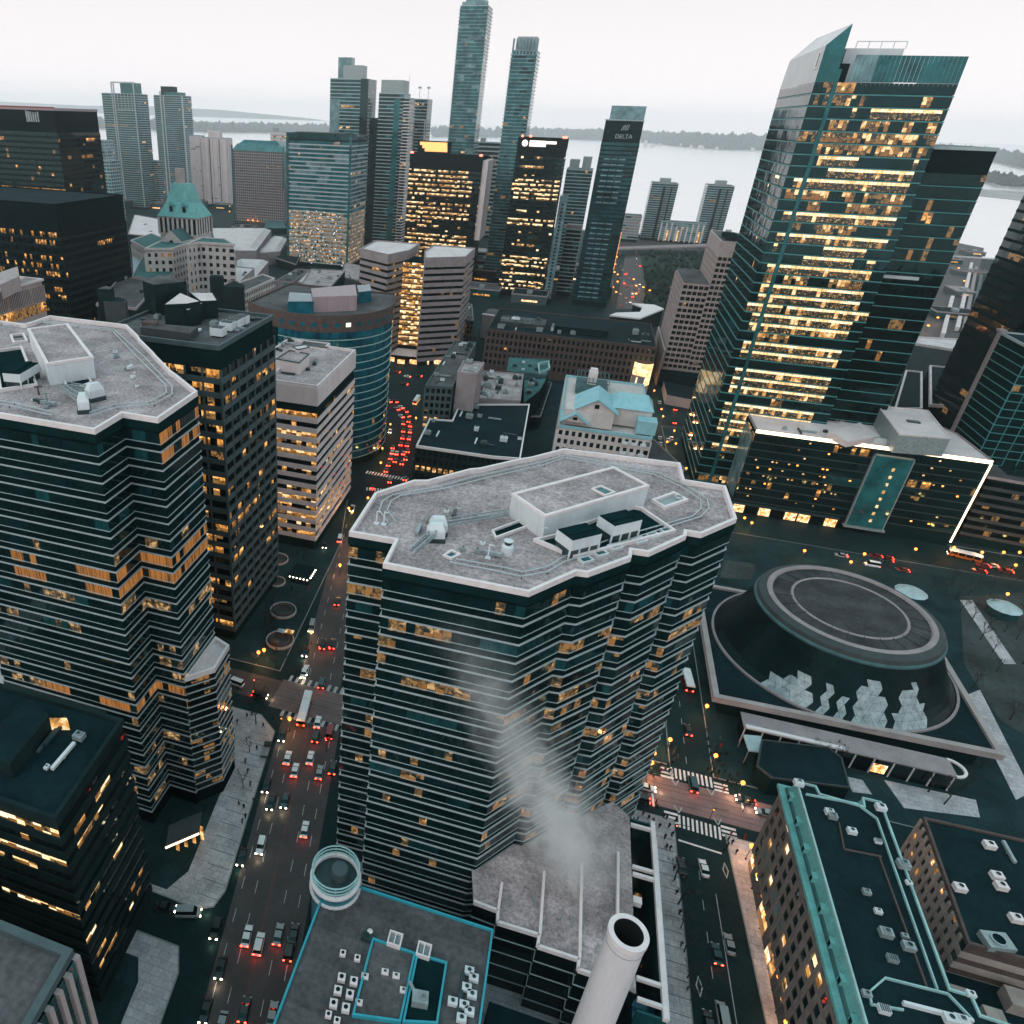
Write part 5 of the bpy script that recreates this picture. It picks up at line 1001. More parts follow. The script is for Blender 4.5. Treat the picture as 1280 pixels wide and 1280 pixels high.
# black twin blocks of the bank centre, far left
bx = onY(69, 255, 330); b_pg = rect(-420, 330, bx[0], 433); bside = onX(153, 236, bx[0])
b_pg = rect(-420, 330, bx[0], bside[0])
bb, _z = simple('black_office_block', 'broad black office block with orange lit rows at the far left', b_pg, bx[1], 22, cat='office tower', wall='core_black', roof='roof_dark', par=.6, par_mat='core_black', seed=161, pane=1.8, sill=.38, band='stone_dark', band_out=.1, dark='glass_black', alt='glass_black', lit1='lit_amber', lit2='lit_amber', full=0, part=.4, sparse=.04, z0=4, top=14, joined=True, pier='core_black', pier_w=.25, pier_out=.25, every=1.8, edges=(0, 1),
    lights=lambda rng, f, e, m: [1 if rng.random() < .34 else 0 for _ in range(m)] if e == 0 and rng.random() < .8 else runs(rng, m, 0, .15, .008))
ax, az = onY(67, 135, 470); a_pg = rect(-520, 470, ax, 520)
ba, _z = simple('black_office_tower', 'tall black office tower with a red edged top and small white roof sign, top left', a_pg, az, 36, cat='skyscraper', wall='core_black', roof='roof_dark', par=1.2, par_mat='pink_metal', seed=163, pane=2.0, sill=.38, band='stone_dark', band_out=.1, dark='glass_black', alt='glass_black', lit1='lit_amber', lit2='lit_dim', full=0, part=.12, sparse=.03, z0=4, top=15, joined=True)
m = MB(); m.box(-520, 469.6, az - .2, ax + .3, 470.4, az + .6); child(m, 'red_trim', 'car_red', ba)
m = MB()
sgx, sgz = onY(34, 152, 469.8)
for i, (dx, w2, h2) in enumerate(((0, .9, 7.0), (1.5, 1.6, 6.4), (3.8, .9, 6.2), (5.6, 1.0, 6.0), (7.6, .9, 6.0), (9.4, 1.1, 6.2))): m.box(sgx + dx, 469.3, sgz, sgx + dx + w2, 469.7, sgz + h2)
child(m, 'sign', 'painted_sky_and_sign', ba)
# cream low block with slotted wall, left edge
lc = root('slotted_cream_block', 'cream block with vertical slot windows behind the left zigzag tower at the picture edge', 'building', rect(-220, 205, -150, 230)); lcz = 78
cx1, cy1 = W(53, 351, lcz); lp = [(cx1 - 60, cy1 - 45), (cx1, cy1 - 45), (cx1, cy1), (cx1 - 60, cy1)]
w_ = MB(); w_.prism(offset(lp, -.3), 0, lcz); child(w_, 'wall', 'concrete_pink', lc); facade(lc, lp, lcz - 9, lcz - 2, 1, seed=5, pane=1.1, sill=.05, dark='glass_black', lit1='lit_dim', lit2='lit_dim', pier='concrete_pink', pier_w=.5, pier_out=.3, every=1.1, joined=True); facade(lc, lp, lcz - 16, lcz - 9.5, 1, seed=6, pane=2, sill=.3, dark='lit_dim', alt='glass_black', lit1='lit_amber', lit2='lit_gold', part=.5, joined=True)
w_ = MB(); w_.ring(lp, -.5, .5, lcz, lcz + 1.0); child(w_, 'parapet', 'roof_pale', lc); boxpart(lc, 'penthouse', 'concrete_pink', WL([(0, 340), (22, 333), (24, 345), (0, 356)], lcz + 6), lcz, lcz + 6)
# chateau hotel with the copper roof
ry = root('chateau_hotel', 'cream stone chateau hotel with steep copper green roof and chimney', 'hotel', rect(-330, 520, -230, 640))
Yr = lambda *p: crop((150, 210), 220 / 1280, p)
def stone(pxs, z, z0=0, nm='wing', st=1, sd=0, roof='roof_green', m_='stone_cream'):
    pg = ccw(WL(pxs, z)); w_ = MB(); w_.prism(offset(pg, -.35), z0, z); child(w_, nm, m_, ry); w_ = MB(); w_.prism(offset(pg, -.4), z, z + .15); child(w_, 'roof', roof, ry); w_ = MB(); w_.ring(pg, -.5, .5, z - .8, z + .9); child(w_, 'cornice', m_, ry)
    if st: facade(ry, pg, 3, z - 3, max(2, int((z - 5) / 5.6)), seed=sd, pane=5.0, sill=.5, band=m_, band_out=.15, dark='glass_black', alt='glass_dark', lit1='lit_amber', lit2='lit_dim', full=0, part=.02, sparse=.02, pier=m_, pier_w=2.9, pier_out=.2, every=5.0, joined=True)
    return pg
rx0, rz0 = onY(198, 284, 560); rx1, _ = onY(258, 284, 560)
# central tower
rx1, _ = onY(246, 284, 560); ct = rect(rx0 + 1, 560, rx1, 586); ctz = onY(228, 272, 560)[1]
w_ = MB(); w_.prism(offset(ct, -.4), 0, ctz); child(w_, 'tower_wall', 'stone_cream', ry); facade(ry, ct, ctz - 14, ctz - 1, 1, seed=3, pane=4, sill=.1, dark='glass_black', alt='glass_dark', pier='stone_cream', pier_w=2.0, pier_out=.4, every=4.2, joined=True, full=0, part=0, sparse=0)
apx = onY(216, 226, 575); cx_ = (ct[0][0] + ct[1][0]) / 2
mid = offset(ct, -9.5); m = MB(); m.prism(offset(ct, .8), ctz, ctz + 11, 0, 0, pg2=offset(ct, -5.5)); m.prism(offset(ct, -5.5), ctz + 11, ctz + 25, 0, 0, pg2=offset(ct, -9.5)); child(m, 'copper_roof', 'copper', ry)
m = MB(); m.box(cx_ - 4.5, 570, ctz + 12, cx_ + 1.5, 575, ctz + 36); child(m, 'chimney', 'concrete_pink', ry)
for dx in (-8, 4): m = MB(); m.box(cx_ + dx, 561.5, ctz + 3, cx_ + dx + 4, 567, ctz + 9, 0); m.box(cx_ + dx + .6, 561.3, ctz + 3.6, cx_ + dx + 3.4, 561.5, ctz + 8, 1); m.prism(rect(cx_ + dx - .4, 561, cx_ + dx + 4.4, 567), ctz + 9, ctz + 12, 0, 0, pg2=rect(cx_ + dx + 1.9, 561, cx_ + dx + 2.1, 567)); child(m, 'dormer', ['copper', 'core_dark'], ry)
stone(Yr((490, 560), (580, 545), (830, 560), (760, 520), (600, 510)), 62, sd=31); stone(Yr((185, 590), (380, 590), (540, 535), (330, 520)), 56, sd=32); stone(Yr((560, 430), (660, 415), (690, 520), (560, 530)), 50, sd=33); stone(Yr((80, 530), (190, 590), (330, 520), (230, 480)), 44, sd=34)
gx0, gz0 = onY(201, 300, 540); gx1, _ = onY(227, 300, 540); m = MB(); m.prism(rect(gx0, 540, gx1, 560), 20, gz0); gm = (gx0 + gx1) / 2; m.poly([(gx0, 540, gz0), (gx1, 540, gz0), (gm, 540, gz0 + 8)]); child(m, 'gable', 'stone_cream', ry); m = MB(); m.poly([(gx0, 540, gz0), (gm, 540, gz0 + 8), (gm, 562, gz0 + 8), (gx0, 562, gz0)]); m.poly([(gm, 540, gz0 + 8), (gx1, 540, gz0), (gx1, 562, gz0), (gm, 562, gz0 + 8)]); child(m, 'gable_roof', 'copper_dark', ry)
m = MB(); m.lathe(gm, 0, [(0, -1.6), (1.6, 0), (0, 1.6)], 10)
mm = MB(); mm.poly([(gm + 1.7 * math.cos(i * .5236), 539.9, gz0 - 1 + 1.7 * math.sin(i * .5236)) for i in range(12)]); child(mm, 'round_window', 'core_dark', ry)
lg = root('green_pitched_hall', 'low hall with pale green pitched roof in front of the chateau hotel', 'building', rect(-250, 440, -215, 480)); lgp = ccw(WL(Yr((90, 640), (100, 800), (300, 780), (395, 650)), 30)); m = MB(); m.prism(lgp, 0, 30, 0, 1); child(m, 'wall', ['stone_cream', 'mint_panel'], lg)
wr = root('vaulted_station_hall', 'white vaulted hall roof beside the chateau hotel', 'station hall', rect(-330, 620, -240, 680)); vp = ccw(WL(Yr((600, 450), (1100, 450), (990, 600), (640, 600)), 22)); m = MB(); m.prism(vp, 0, 22, 0, 1); child(m, 'wall', ['concrete_grey', 'roof_pale'], wr); q0, q1 = WL(Yr((990, 600), (1100, 450)), 22); m = MB(); m.prism(offset(vp, -1), 22, 25, 0, 0, pg2=offset(vp, -7)); child(m, 'vault', 'roof_pale', wr)
wr2 = root('vaulted_station_hall', 'smaller white curved roof with a red glowing corner beside the larger vault', 'station hall', rect(-250, 640, -220, 670)); vp = ccw(WL(Yr((985, 620), (1165, 605), (1215, 515), (1105, 500)), 14)); m = MB(); m.prism(vp, 0, 14, 0, 1); child(m, 'wall', ['concrete_grey', 'roof_pale'], wr2); m = MB(); m.prism(offset(vp, -.6), 14, 16.5, 0, 0, pg2=offset(vp, -5)); child(m, 'vault', 'roof_pale', wr2)
wr3 = root('vaulted_station_hall', 'pale corrugated vault right of the chateau hotel, nearest of the white roofs', 'station hall', rect(-250, 540, -220, 570)); vp = ccw(WL(Yr((845, 790), (980, 800), (1080, 680), (850, 670)), 16)); m = MB(); m.prism(vp, 0, 16, 0, 1); child(m, 'wall', ['concrete_grey', 'roof_pale'], wr3); m = MB(); m.prism(offset(vp, -.6), 16, 18.5, 0, 0, pg2=offset(vp, -5)); child(m, 'vault', 'roof_pale', wr3)
# bank hall with the colonnaded cream wall
cb, cpg = lowblock(Yr((905, 895), (1125, 800), (1040, 770), (860, 830)), 60, 'stone_cream', 'roof_stone', 'cream office with close-set upright windows behind the dark gridded tower', par='stone_cream', win=1, seed=44)
boxpart(cb, 'plant_room', 'stone_dark', WL(Yr((740, 860), (900, 870), (905, 850), (830, 820)), 66), 40, 66, 'roof_dark'); boxpart(cb, 'plant_room', 'stone_dark', WL(Yr((650, 790), (755, 795), (750, 780), (660, 775)), 70), 40, 70, 'roof_dark')
# scattered low blocks of the middle ground
Hm = lambda *p: crop((340, 280), 260 / 1280, p)
lowblock(Hm((20, 350), (130, 355), (230, 280), (150, 275)), 18, 'concrete_grey', 'roof_stone', 'low grey roof in front of the sparkling glass office', n=5, seed=51)
lowblock(Hm((175, 375), (360, 385), (450, 285), (240, 275)), 24, 'core_dark', 'roof_grey', 'low dark walled block with pale cluttered roof, left of the atrium building', n=8, seed=52)
lowblock(Hm((10, 490), (170, 450), (175, 380), (70, 360)), 40, 'core_dark', 'roof_green', 'dark green roofed block behind the curved teal building', n=4, seed=53, par='copper_dark')
lowblock([(165, 345), (210, 350), (225, 325), (180, 318)], 40, 'stone_cream', 'roof_green', 'small cream block with green roof below the chateau hotel', n=3, seed=54)
lowblock([(120, 380), (170, 385), (200, 352), (150, 345)], 60, 'stone_dark', 'roof_stone', 'dark roofed block between the black office block and the gridded tower', n=4, seed=55)
lowblock([(160, 292), (200, 296), (208, 275), (168, 268)], 24, 'core_dark', 'roof_pale', 'low pale roofed building left of the copper roof', n=2, seed=56)
lowblock([(345, 322), (370, 330), (385, 300), (352, 298)], 10, 'core_dark', 'roof_dark', 'dark low canopy near the sparkling glass office with small violet lights', n=2, seed=57)

lowblock([(255, 345), (300, 352), (318, 335), (270, 330)], 36, 'concrete_pink', 'roof_pale', 'pale flat roof squeezed between the chateau hotel and the gridded tower', n=5, seed=61)
lowblock([(372, 352), (410, 358), (420, 345), (384, 340)], 20, 'concrete_grey', 'roof_pale', 'small pale roof before the curved teal building', n=4, seed=62, rim=.5)
lowblock([(425, 345), (448, 350), (452, 332), (432, 328)], 16, 'frame_grey', 'roof_grey', 'small grey roof left of the atrium building', n=3, seed=63, rim=.5)
lowblock([(574, 396), (592, 400), (590, 380), (576, 378)], 24, 'brick_brown', 'roof_stone', 'narrow brick block with red lit rows right of the atrium building', n=2, seed=64, rim=.5, win=1)
lowblock([(790, 468), (806, 472), (812, 452), (796, 450)], 12, 'concrete_grey', 'roof_stone', 'small grey roof at the right end of the brown block', n=2, seed=65, rim=.4)
lowblock([(660, 520), (676, 520), (690, 478), (676, 474)], 8, 'core_dark', 'roof_dark', 'dark sunken lane roof left of the gabled building', n=3, seed=66, rim=.3)

# ------------------------------------------------------------------ far towers
def tower(name, label, pl, pr, Y, depth, n, cat='tower', dz=0.0, **k):
    xl, zl_ = onY(pl[0], pl[1], Y); xr, zr_ = onY(pr[0], pr[1], Y); z = (zl_ + zr_) / 2 + dz
    k.setdefault('joined', True); k.setdefault('par', .8); k.setdefault('par_mat', 'ledge_thin'); k.setdefault('dark', 'glass_green'); k.setdefault('alt', 'glass_sea'); k.setdefault('altp', .4)
    k.setdefault('lit1', 'lit_dim'); k.setdefault('lit2', 'lit_gold'); k.setdefault('part', .06); k.setdefault('full', 0); k.setdefault('sparse', .006); k.setdefault('pane', 2.4); k.setdefault('sill', .25); k.setdefault('band', 'ledge_thin'); k.setdefault('band_out', .15); k.setdefault('roof', 'roof_stone')
    r, zr = simple(name, label, rect(xl, Y, xr, Y + depth), z, n, cat=cat, **k)
    return r, xl, xr, z
def topbox(r, x0, x1, y0, y1, z0, z1, m_='grey_metal', name='plant_room'):
    m = MB(); m.box(x0, y0, z0, x1, y1, z1); child(m, name, m_, r)
def strip_(r, x0, x1, Y, z0, z1, m_, name='pier', d=.5):
    m = MB(); m.box(x0, Y - d, z0, x1, Y + .3, z1); child(m, name, m_, r)
r, a, b, z = tower('condo_tower', 'slender teal condo tower with white upright fins and open frame crown, leftmost', (127, 118), (170, 115), 1150, 34, 50, par=.5)
w = b - a
for t in (.30, .36, .93): strip_(r, a + w * t, a + w * t + 1.6, 1150, 4, z + (16 if t > .3 else 14), 'ledge', d=1.2)
m = MB(); m.box(a + w * .3, 1149, z + 14, b - 2, 1151, z + 16); m.box(a + w * .36, 1149, z - 24, b - 3, 1150, z - 23); child(m, 'crown_frame', 'ledge', r); topbox(r, a + w * .5, b - 5, 1156, 1175, z, z + 15, 'glass_sea')
for i in range(5): strip_(r, a + w * (.45 + i * .1), a + w * (.45 + i * .1) + .7, 1150, z - 23, z, 'ledge')
r, a, b, z = tower('condo_tower', 'slender teal condo tower with dark roof box, second from the left', (192, 122), (228, 116), 1330, 32, 50, par=.5)
w = b - a; strip_(r, a + w * .22, a + w * .26, 1330, 4, z + 6, 'ledge', d=1.2); strip_(r, a + w * .33, a + w * .36, 1330, 4, z, 'ledge', d=1.2); strip_(r, b - 2.4, b, 1330, 4, z, 'ledge', d=1.2); topbox(r, a + w * .22, a + w * .6, 1335, 1355, z, z + 14, 'core_dark'); topbox(r, a + w * .35, b - 6, 1333, 1352, z, z + 5, 'glass_sea')
r, a, b, z = tower('white_hotel_tower', 'narrow white concrete tower with dark upright slots by the water', (253, 171), (281, 173), 1255, 26, 38, dark='concrete_white', alt='concrete_grey', altp=.1, part=0, sparse=0, band='concrete_white', band_out=.05, pier='concrete_white', pier_w=2.6, pier_out=1.2, every=9)
topbox(r, a + 10, b - 12, 1258, 1270, z, z + 10, 'concrete_white')
for t in (.28, .58, .72): strip_(r, a + (b - a) * t, a + (b - a) * t + 1.6, 1255, 4, z - 2, 'core_dark', 'slot', d=.35)
r, a, b, z = tower('pale_slab', 'pale thin slab tower between the second condo tower and the white hotel tower', (236, 168), (249, 170), 1270, 20, 34, dark='concrete_white', alt='concrete_grey', part=0, sparse=0, band='concrete_white', band_out=.05)
r, a, b, z = tower('mansard_office', 'grey gridded office with a dark green sloped top', (291, 188), (354, 188), 1080, 46, 26, wall='frame_dark', dark='glass_dark', alt='glass_green', band='concrete_grey', band_out=.3, sill=.35, pier='concrete_grey', pier_w=1.1, pier_out=.5, every=3.4, pane=3.4)
m = MB(); m.prism(rect(a - 1, 1079, b + 1, 1127), z - 1, z + 8, 0, 0, pg2=rect(a + 6, 1084, b - 6, 1122)); m.prism(rect(a + 8, 1086, b - 8, 1120), z + 8, z + 13, 0, 0, pg2=rect(a + 14, 1090, b - 14, 1116)); child(m, 'sloped_top', 'glass_sea', r); strip_(r, a - 2.2, a, 1080, 0, z + 6, 'glass_sea', 'side_bay', d=2); strip_(r, b, b + 2.2, 1080, z - 50, z + 6, 'glass_sea', 'side_bay', d=2)
lowblock([(330, 285), (358, 285), (352, 272), (334, 271)], 8, 'core_dark', 'copper_dark', 'small dark green gatehouse roof before the mansard office', par='copper_dark', rim=.3)
# sparkling glass office (mirrored city lights put in as glowing panes and specks)
r, a, b, z = tower('sparkling_glass_office', 'broad banded glass office with orange sparkle of city lights on its lower storeys', (358, 166), (440, 168), 790, 60, 30, dark='glass_sea', alt='glass_pale', altp=.75, band='ledge', band_out=.12, sill=.3, pane=2.2, par=5, par_mat='glass_green', par_w=.3, top=7, lit1='painted_sparkle', lit2='painted_sparkle',
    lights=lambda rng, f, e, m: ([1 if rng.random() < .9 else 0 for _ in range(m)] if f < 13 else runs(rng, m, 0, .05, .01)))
w = b - a; strip_(r, a, a + 2.4, 790, 0, z - 2, 'glass_sea', 'corner_glass', d=1.0); strip_(r, b - 2.0, b, 790, 0, z - 2, 'glass_sea', 'corner_glass', d=1.0)
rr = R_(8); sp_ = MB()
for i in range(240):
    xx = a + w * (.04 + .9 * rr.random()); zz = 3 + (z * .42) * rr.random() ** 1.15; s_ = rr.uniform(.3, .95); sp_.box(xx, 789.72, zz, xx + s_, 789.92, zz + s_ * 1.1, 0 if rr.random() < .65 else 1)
child(sp_, 'painted_glint', ['lit_gold', 'sign_glow'], r, kind='stuff')
topbox(r, a + w * .1, a + w * .85, 800, 830, z - 4, z + 1, 'dark_metal'); r_sp = r
r, a, b, z = tower('condo_tower', 'teal condo tower with boxed grey crown rising behind the sparkling glass office', (413, 98), (461, 98), 960, 36, 48); w = b - a
topbox(r, a + w * .3, b - w * .2, 965, 985, z, z + 14, 'grey_metal'); topbox(r, a + w * .15, a + w * .5, 967, 980, z, z + 22, 'glass_pale'); strip_(r, a, a + w * .26, 960, z - 60, z - 22, 'glass_pale', 'pale_bay', d=.2); strip_(r, b - w * .2, b, 960, 4, z, 'glass_dark', 'dark_bay', d=.4)
r, a, b, z = tower('condo_tower', 'dark teal condo tower with grey box on top, left of the two tallest', (474, 116), (505, 116), 930, 34, 44, dark='glass_dark'); topbox(r, a + 1, b - 2, 934, 960, z, z + 13, 'grey_metal'); strip_(r, b - 11, b - 4, 930, 4, z - 6, 'glass_sea', 'pale_bay', d=.4)
m = MB(); xq = onY(462, 144, 930)[0]; m.box(xq, 931, 0, a, 960, z - 26); child(m, 'shoulder', 'glass_dark', r)
r, a, b, z = tower('condo_tower', 'narrow condo tower edge with stacked white balconies', (506, 122), (512.5, 122), 925, 26, 50, dark='glass_dark', band='coping', band_out=1.0, sill=.3); m = MB(); m.tube((a + 3, 930, z), (a + 3, 930, z + 22), .4, .2, 6); child(m, 'mast', 'grey_metal', r)
r, a, b, z = tower('condo_tower', 'dark condo tower with white side outline just left of the tallest tower', (515, 124), (535, 123), 1060, 30, 44, dark='glass_dark'); strip_(r, b - 2.2, b - .8, 1060, 4, z - 24, 'ledge', d=.8); m = MB(); m.box(a, 1059, z - 25, b - 1, 1060.2, z - 24); child(m, 'ledge', 'ledge', r)
for t in (.35, .9): m = MB(); m.tube((a + (b - a) * t, 1070, z), (a + (b - a) * t, 1070, z + 13), .3, .3, 6); m.box(a + (b - a) * t - 2, 1069, z + 12, a + (b - a) * t + 2, 1071, z + 14); child(m, 'crane_mast', 'grey_metal', r)
# dark banded towers with lit storeys
r, a, b, z = tower('lit_office_slab', 'black office slab full of gold lit rows, red beacons at its top corners', (512.5, 195), (604, 193), 750, 44, 25, wall='core_black', dark='glass_black', alt='glass_dark', band='core_black', sill=.45, par=7, par_mat='core_black', top=13, lit1='lit_gold', lit2='lit_pale',
    lights=lambda rng, f, e, m: ([(2 if rng.random() < .5 else 1) if (j / m < .88 and rng.random() < .86) else 0 for j in range(m)] if rng.random() < .92 else runs(rng, m, 0, .5, .1)) if e == 0 else runs(rng, m, 0, .1, .03))
for t in (0.02, .97): m = MB(); m.lathe(a + (b - a) * t, 752, [(0, z), (1.6, z + .6), (1.6, z + 1.6), (0, z + 2.2)], 8); child(m, 'beacon', 'red_beacon', r)
m = MB(); m.box(b + .3, 752, z - 74, b + 5.5, 790, z - 3); child(m, 'white_flank', 'concrete_white', r)
rs_ = thing('roof_sign', 'glowing orange stepped roof sign behind the black lit slab', 'sign', (0, 0, 0)); m = MB()
for i in range(3):
    p0 = onY(522 + (3 - i) * 3, 189 - i * 4, 812); p1 = onY(559, 189 - i * 4, 812); m.box(p0[0], 811.4, p0[1], p1[0], 812, p0[1] + 2.9)
child(m, 'sign_face', 'sign_orange', rs_); m = MB(); p0 = onY(522, 192, 814); p1 = onY(560, 192, 814); m.box(p0[0], 812.2, 0, p1[0], 830, p0[1] + 12); child(m, 'backing', 'core_dark', rs_)
r, a, b, z = tower('balconied_supertower', 'tallest slender teal tower with banded balconies, cut near the top edge', (575.5, 8), (611, 5), 985, 36, 74, dark='glass_sea', alt='glass_pale', altp=.5, band='glass_pale', band_out=.9, sill=.28, par=.5); topbox(r, a + 5, b - 5, 990, 1012, z, z + 8, 'glass_pale'); topbox(r, a + 1.5, b - 1.0, 987, 989, z, z + 3.5, 'glass_pale')
r, a, b, z = tower('balconied_supertower', 'second tallest slender teal tower with pale slotted crown, right of the tallest', (640, 64), (672, 61), 800, 34, 66, dark='glass_sea', alt='glass_dark', altp=.5, band='glass_pale', band_out=.9, sill=.28, par=.5)
for i in range(8): strip_(r, a + (b - a) * i / 7.4, a + (b - a) * i / 7.4 + 1.6, 800, z - 4, z + 9, 'glass_pale', 'crown_fin', d=1.0)
topbox(r, a + 3, b - 2, 806, 824, z, z + 11, 'grey_metal')
xl, zl_ = onY(648, 172, 735); 
r, a, b, z = tower('lit_office_tower', 'dark office tower with gold lit storeys and a glowing white sign along its top', (648, 172), (709, 173), 735, 40, 32, wall='core_black', dark='glass_black', alt='glass_green', band='core_dark', sill=.42, par=9, par_mat='core_black', top=15, lit1='lit_gold', lit2='lit_pale',
    lights=lambda rng, f, e, m: ([2 if rng.random() < .85 else 0 for j in range(m)] if f in (0, 1, 2, 3, 4, 5, 6, 7, 8, 11, 16, 17, 22, 23, 24, 25, 26) and rng.random() < .85 else runs(rng, m, 0, .3, .04)) if e == 0 else [0] * m)
w = b - a; m = MB(); m.lathe(0, 0, [(0, 0), (2.7, 0)], 14); m.v = [(a + 6.5 + v[0], 734.3, z - 4.5 + v[1]) for v in m.v]; child(m, 'sign_disc', 'sign_glow', r); m = MB(); m.box(a + 10.5, 734.2, z - 7, a + 25, 734.6, z - 2.2); m.box(a + 25, 734.2, z - 4.6, a + 34, 734.6, z - 2.4); child(m, 'sign', 'sign_glow', r)
for t in (.08, .25, .93, .98): m = MB(); m.lathe(a + w * t, 736, [(0, z), (1.1, z + .5), (1.1, z + 1.6), (0, z + 2.2)], 8); child(m, 'beacon', 'red_beacon', r)
m = MB(); m.box(b + 2, 738, 0, b + 9, 762, z - 46); child(m, 'side_tower', 'glass_pale', r)
for i in range(26): m = MB(); zz = 4 + i * 3.2; m.box(b + 4.4, 737.7, zz, b + 6.4, 737.95, zz + 1.7); child(m, 'window', 'glass_dark', r)
r, a, b, z = tower('condo_tower', 'mid teal residential tower with twin roof boxes, left of the dark hotel slab', (708, 214), (742, 209), 880, 34, 30, dark='glass_green'); topbox(r, a + 2, a + 12, 884, 900, z, z + 9, 'grey_metal'); topbox(r, b - 12, b - 3, 884, 900, z, z + 12, 'grey_metal')
r, a, b, z = tower('narrow_tower', 'low narrow grey tower in front of the twin-boxed residential tower', (708, 287), (728, 285), 760, 22, 16, dark='glass_dark'); topbox(r, a, b, 762, 775, z, z + 3, 'concrete_grey')
r, a, b, z = tower('hotel_slab', 'dark hotel slab with pale roof screen and white name near its top', (757, 150), (806, 149), 720, 40, 40, wall='core_dark', dark='glass_green', alt='glass_dark', altp=.3, band='core_dark', sill=.3, par=.5, top=17,
    lights=lambda rng, f, e, m: [0] * m)
w = b - a; topbox(r, a + 3.0, b - .5, 722, 745, z, z + 10, 'glass_pale', 'roof_screen')
for f in range(28):
    zz = 8 + f * 4.3
    if f in (16, 17, 18): continue
    for k_ in range(3): m = MB(); x0 = a + w * (.14 + .2 * k_); m.box(x0, 719.4, zz, x0 + w * .17, 719.8, zz + 1.1); child(m, 'sill_panel', 'glass_pale', r)
m = MB(); cxs = a + w * .55
for i in range(4): m.beam((cxs - 3 + i * 1.6, 719.5, z - 8), (cxs - 1 + i * 1.3, 719.5, z - 4.2 + i * .2), .5, .6)
child(m, 'sign_logo', 'painted_sky_and_sign', r)
def text_obj(txt, loc, size, rot, m_, r, name='sign_text', ext=.05):
    cu = bpy.data.curves.new(name, 'FONT'); cu.body = txt; cu.size = size; cu.align_x = 'CENTER'; cu.extrude = ext
    o = bpy.data.objects.new(name, cu); C.objects.link(o); o.location = loc; o.rotation_euler = rot
    dg = bpy.context.evaluated_depsgraph_get(); me = bpy.data.meshes.new_from_object(o.evaluated_get(dg)); bpy.data.objects.remove(o); me.transform(Matrix.Translation(loc) @ Matrix.Rotation(rot[2], 4, 'Z') @ Matrix.Rotation(rot[0], 4, 'X'))
    me.materials.clear(); me.materials.append(MAT[m_]); q = bpy.data.objects.new(name, me); C.objects.link(q); q.parent = r
    if r.name in BASE: q.matrix_parent_inverse = Matrix.Translation(-BASE[r.name])
    return q
text_obj('DELTA', (cxs, 719.4, z - 14), 4.6, (math.pi / 2, 0, 0), 'painted_sky_and_sign', r)
m = MB(); m.box(b - .2, 722, 34, b + .5, 732, 66); child(m, 'orange_screen', 'sign_orange', r)
for nm, pl, pr, Y in (('left of the waterside pair of condo towers', (815, 230), (849, 228), 1225), ('right of the waterside pair of condo towers', (885, 232), (919, 232), 1235)):
    r, a, b, z = tower('condo_tower', 'squat teal tower, ' + nm, pl, pr, Y, 34, 24, dark='glass_green', band='ledge_thin', sill=.3)
    w = b - a; strip_(r, a + w * .45, a + w * .55, Y, 2, z - 4, 'glass_dark', 'recess', d=.3); strip_(r, a + w * .75, a + w * .8, Y, 2, z - 4, 'glass_dark', 'recess', d=.3); topbox(r, a + w * .3, b - w * .3, Y + 6, Y + 22, z, z + 6, 'grey_metal')
r, a, b, z = tower('condo_midrise', 'pale condo block with upright bays joining the waterside pair', (827, 277), (884, 279), 1215, 20, 8, dark='glass_pale', alt='glass_sea', band='ledge_thin')
for i in range(9): strip_(r, a + (b - a) * i / 8.6, a + (b - a) * i / 8.6 + 2.2, 1215, 2, z - (6 if i in (3, 4, 5) else 2), 'concrete_white', d=.8)
for i in (1, 3, 7): m = MB(); xx = a + (b - a) * (i + .4) / 8.6; m.box(xx, 1214.3, 3, xx + 2.4, 1214.7, z * .6); child(m, 'lit_window', 'lit_gold', r)
for i, (pl, pr, Y, n, dk, lab) in enumerate((((84, 173), (107, 175), 1010, 24, 'concrete_white', 'pale gridded apartment tower with a violet roof light, right of the black tower'), ((108, 174), (130, 176), 1060, 22, 'glass_pale', 'white framed apartment block just left of the first condo tower'), ((112, 200), (136, 200), 960, 18, 'glass_sea', 'low teal apartment tower at the foot of the first condo tower'),
    ((72, 160), (84, 163), 1120, 26, 'glass_pale', 'thin pale blue tower edge beside the black office tower'), ((180, 200), (196, 202), 1180, 22, 'glass_green', 'plain dark teal block between the two left condo towers'), ((772, 268), (803, 270), 1190, 8, 'concrete_grey', 'grey low apartment block behind the dark hotel slab'), ((905, 292), (926, 294), 1225, 7, 'concrete_white', 'white low-rise beside the golden skyscraper by the water'), ((597, 178), (640, 178), 1120, 22, 'glass_dark', 'dark low tower between the two tallest towers'), ((338, 164), (362, 165), 1190, 26, 'concrete_white', 'pale office shoulder behind the mansard office'))):
    r, a, b, z = tower('apartment_block', lab, pl, pr, Y, 26, n, dark=dk, alt='glass_green', band='ledge_thin', sill=.35, part=.15, sparse=.02, pier='ledge_thin' if i < 3 else None, pier_w=.6, pier_out=.4, every=5)
    if i == 0: m = MB(); m.box(a + 14, Y - .5, z - 2.5, b - 2, Y - .1, z - .5); child(m, 'roof_light', 'glass_pale', r)
    topbox(r, a + 3, a + 10, Y + 4, Y + 12, z, z + 5, 'grey_metal')
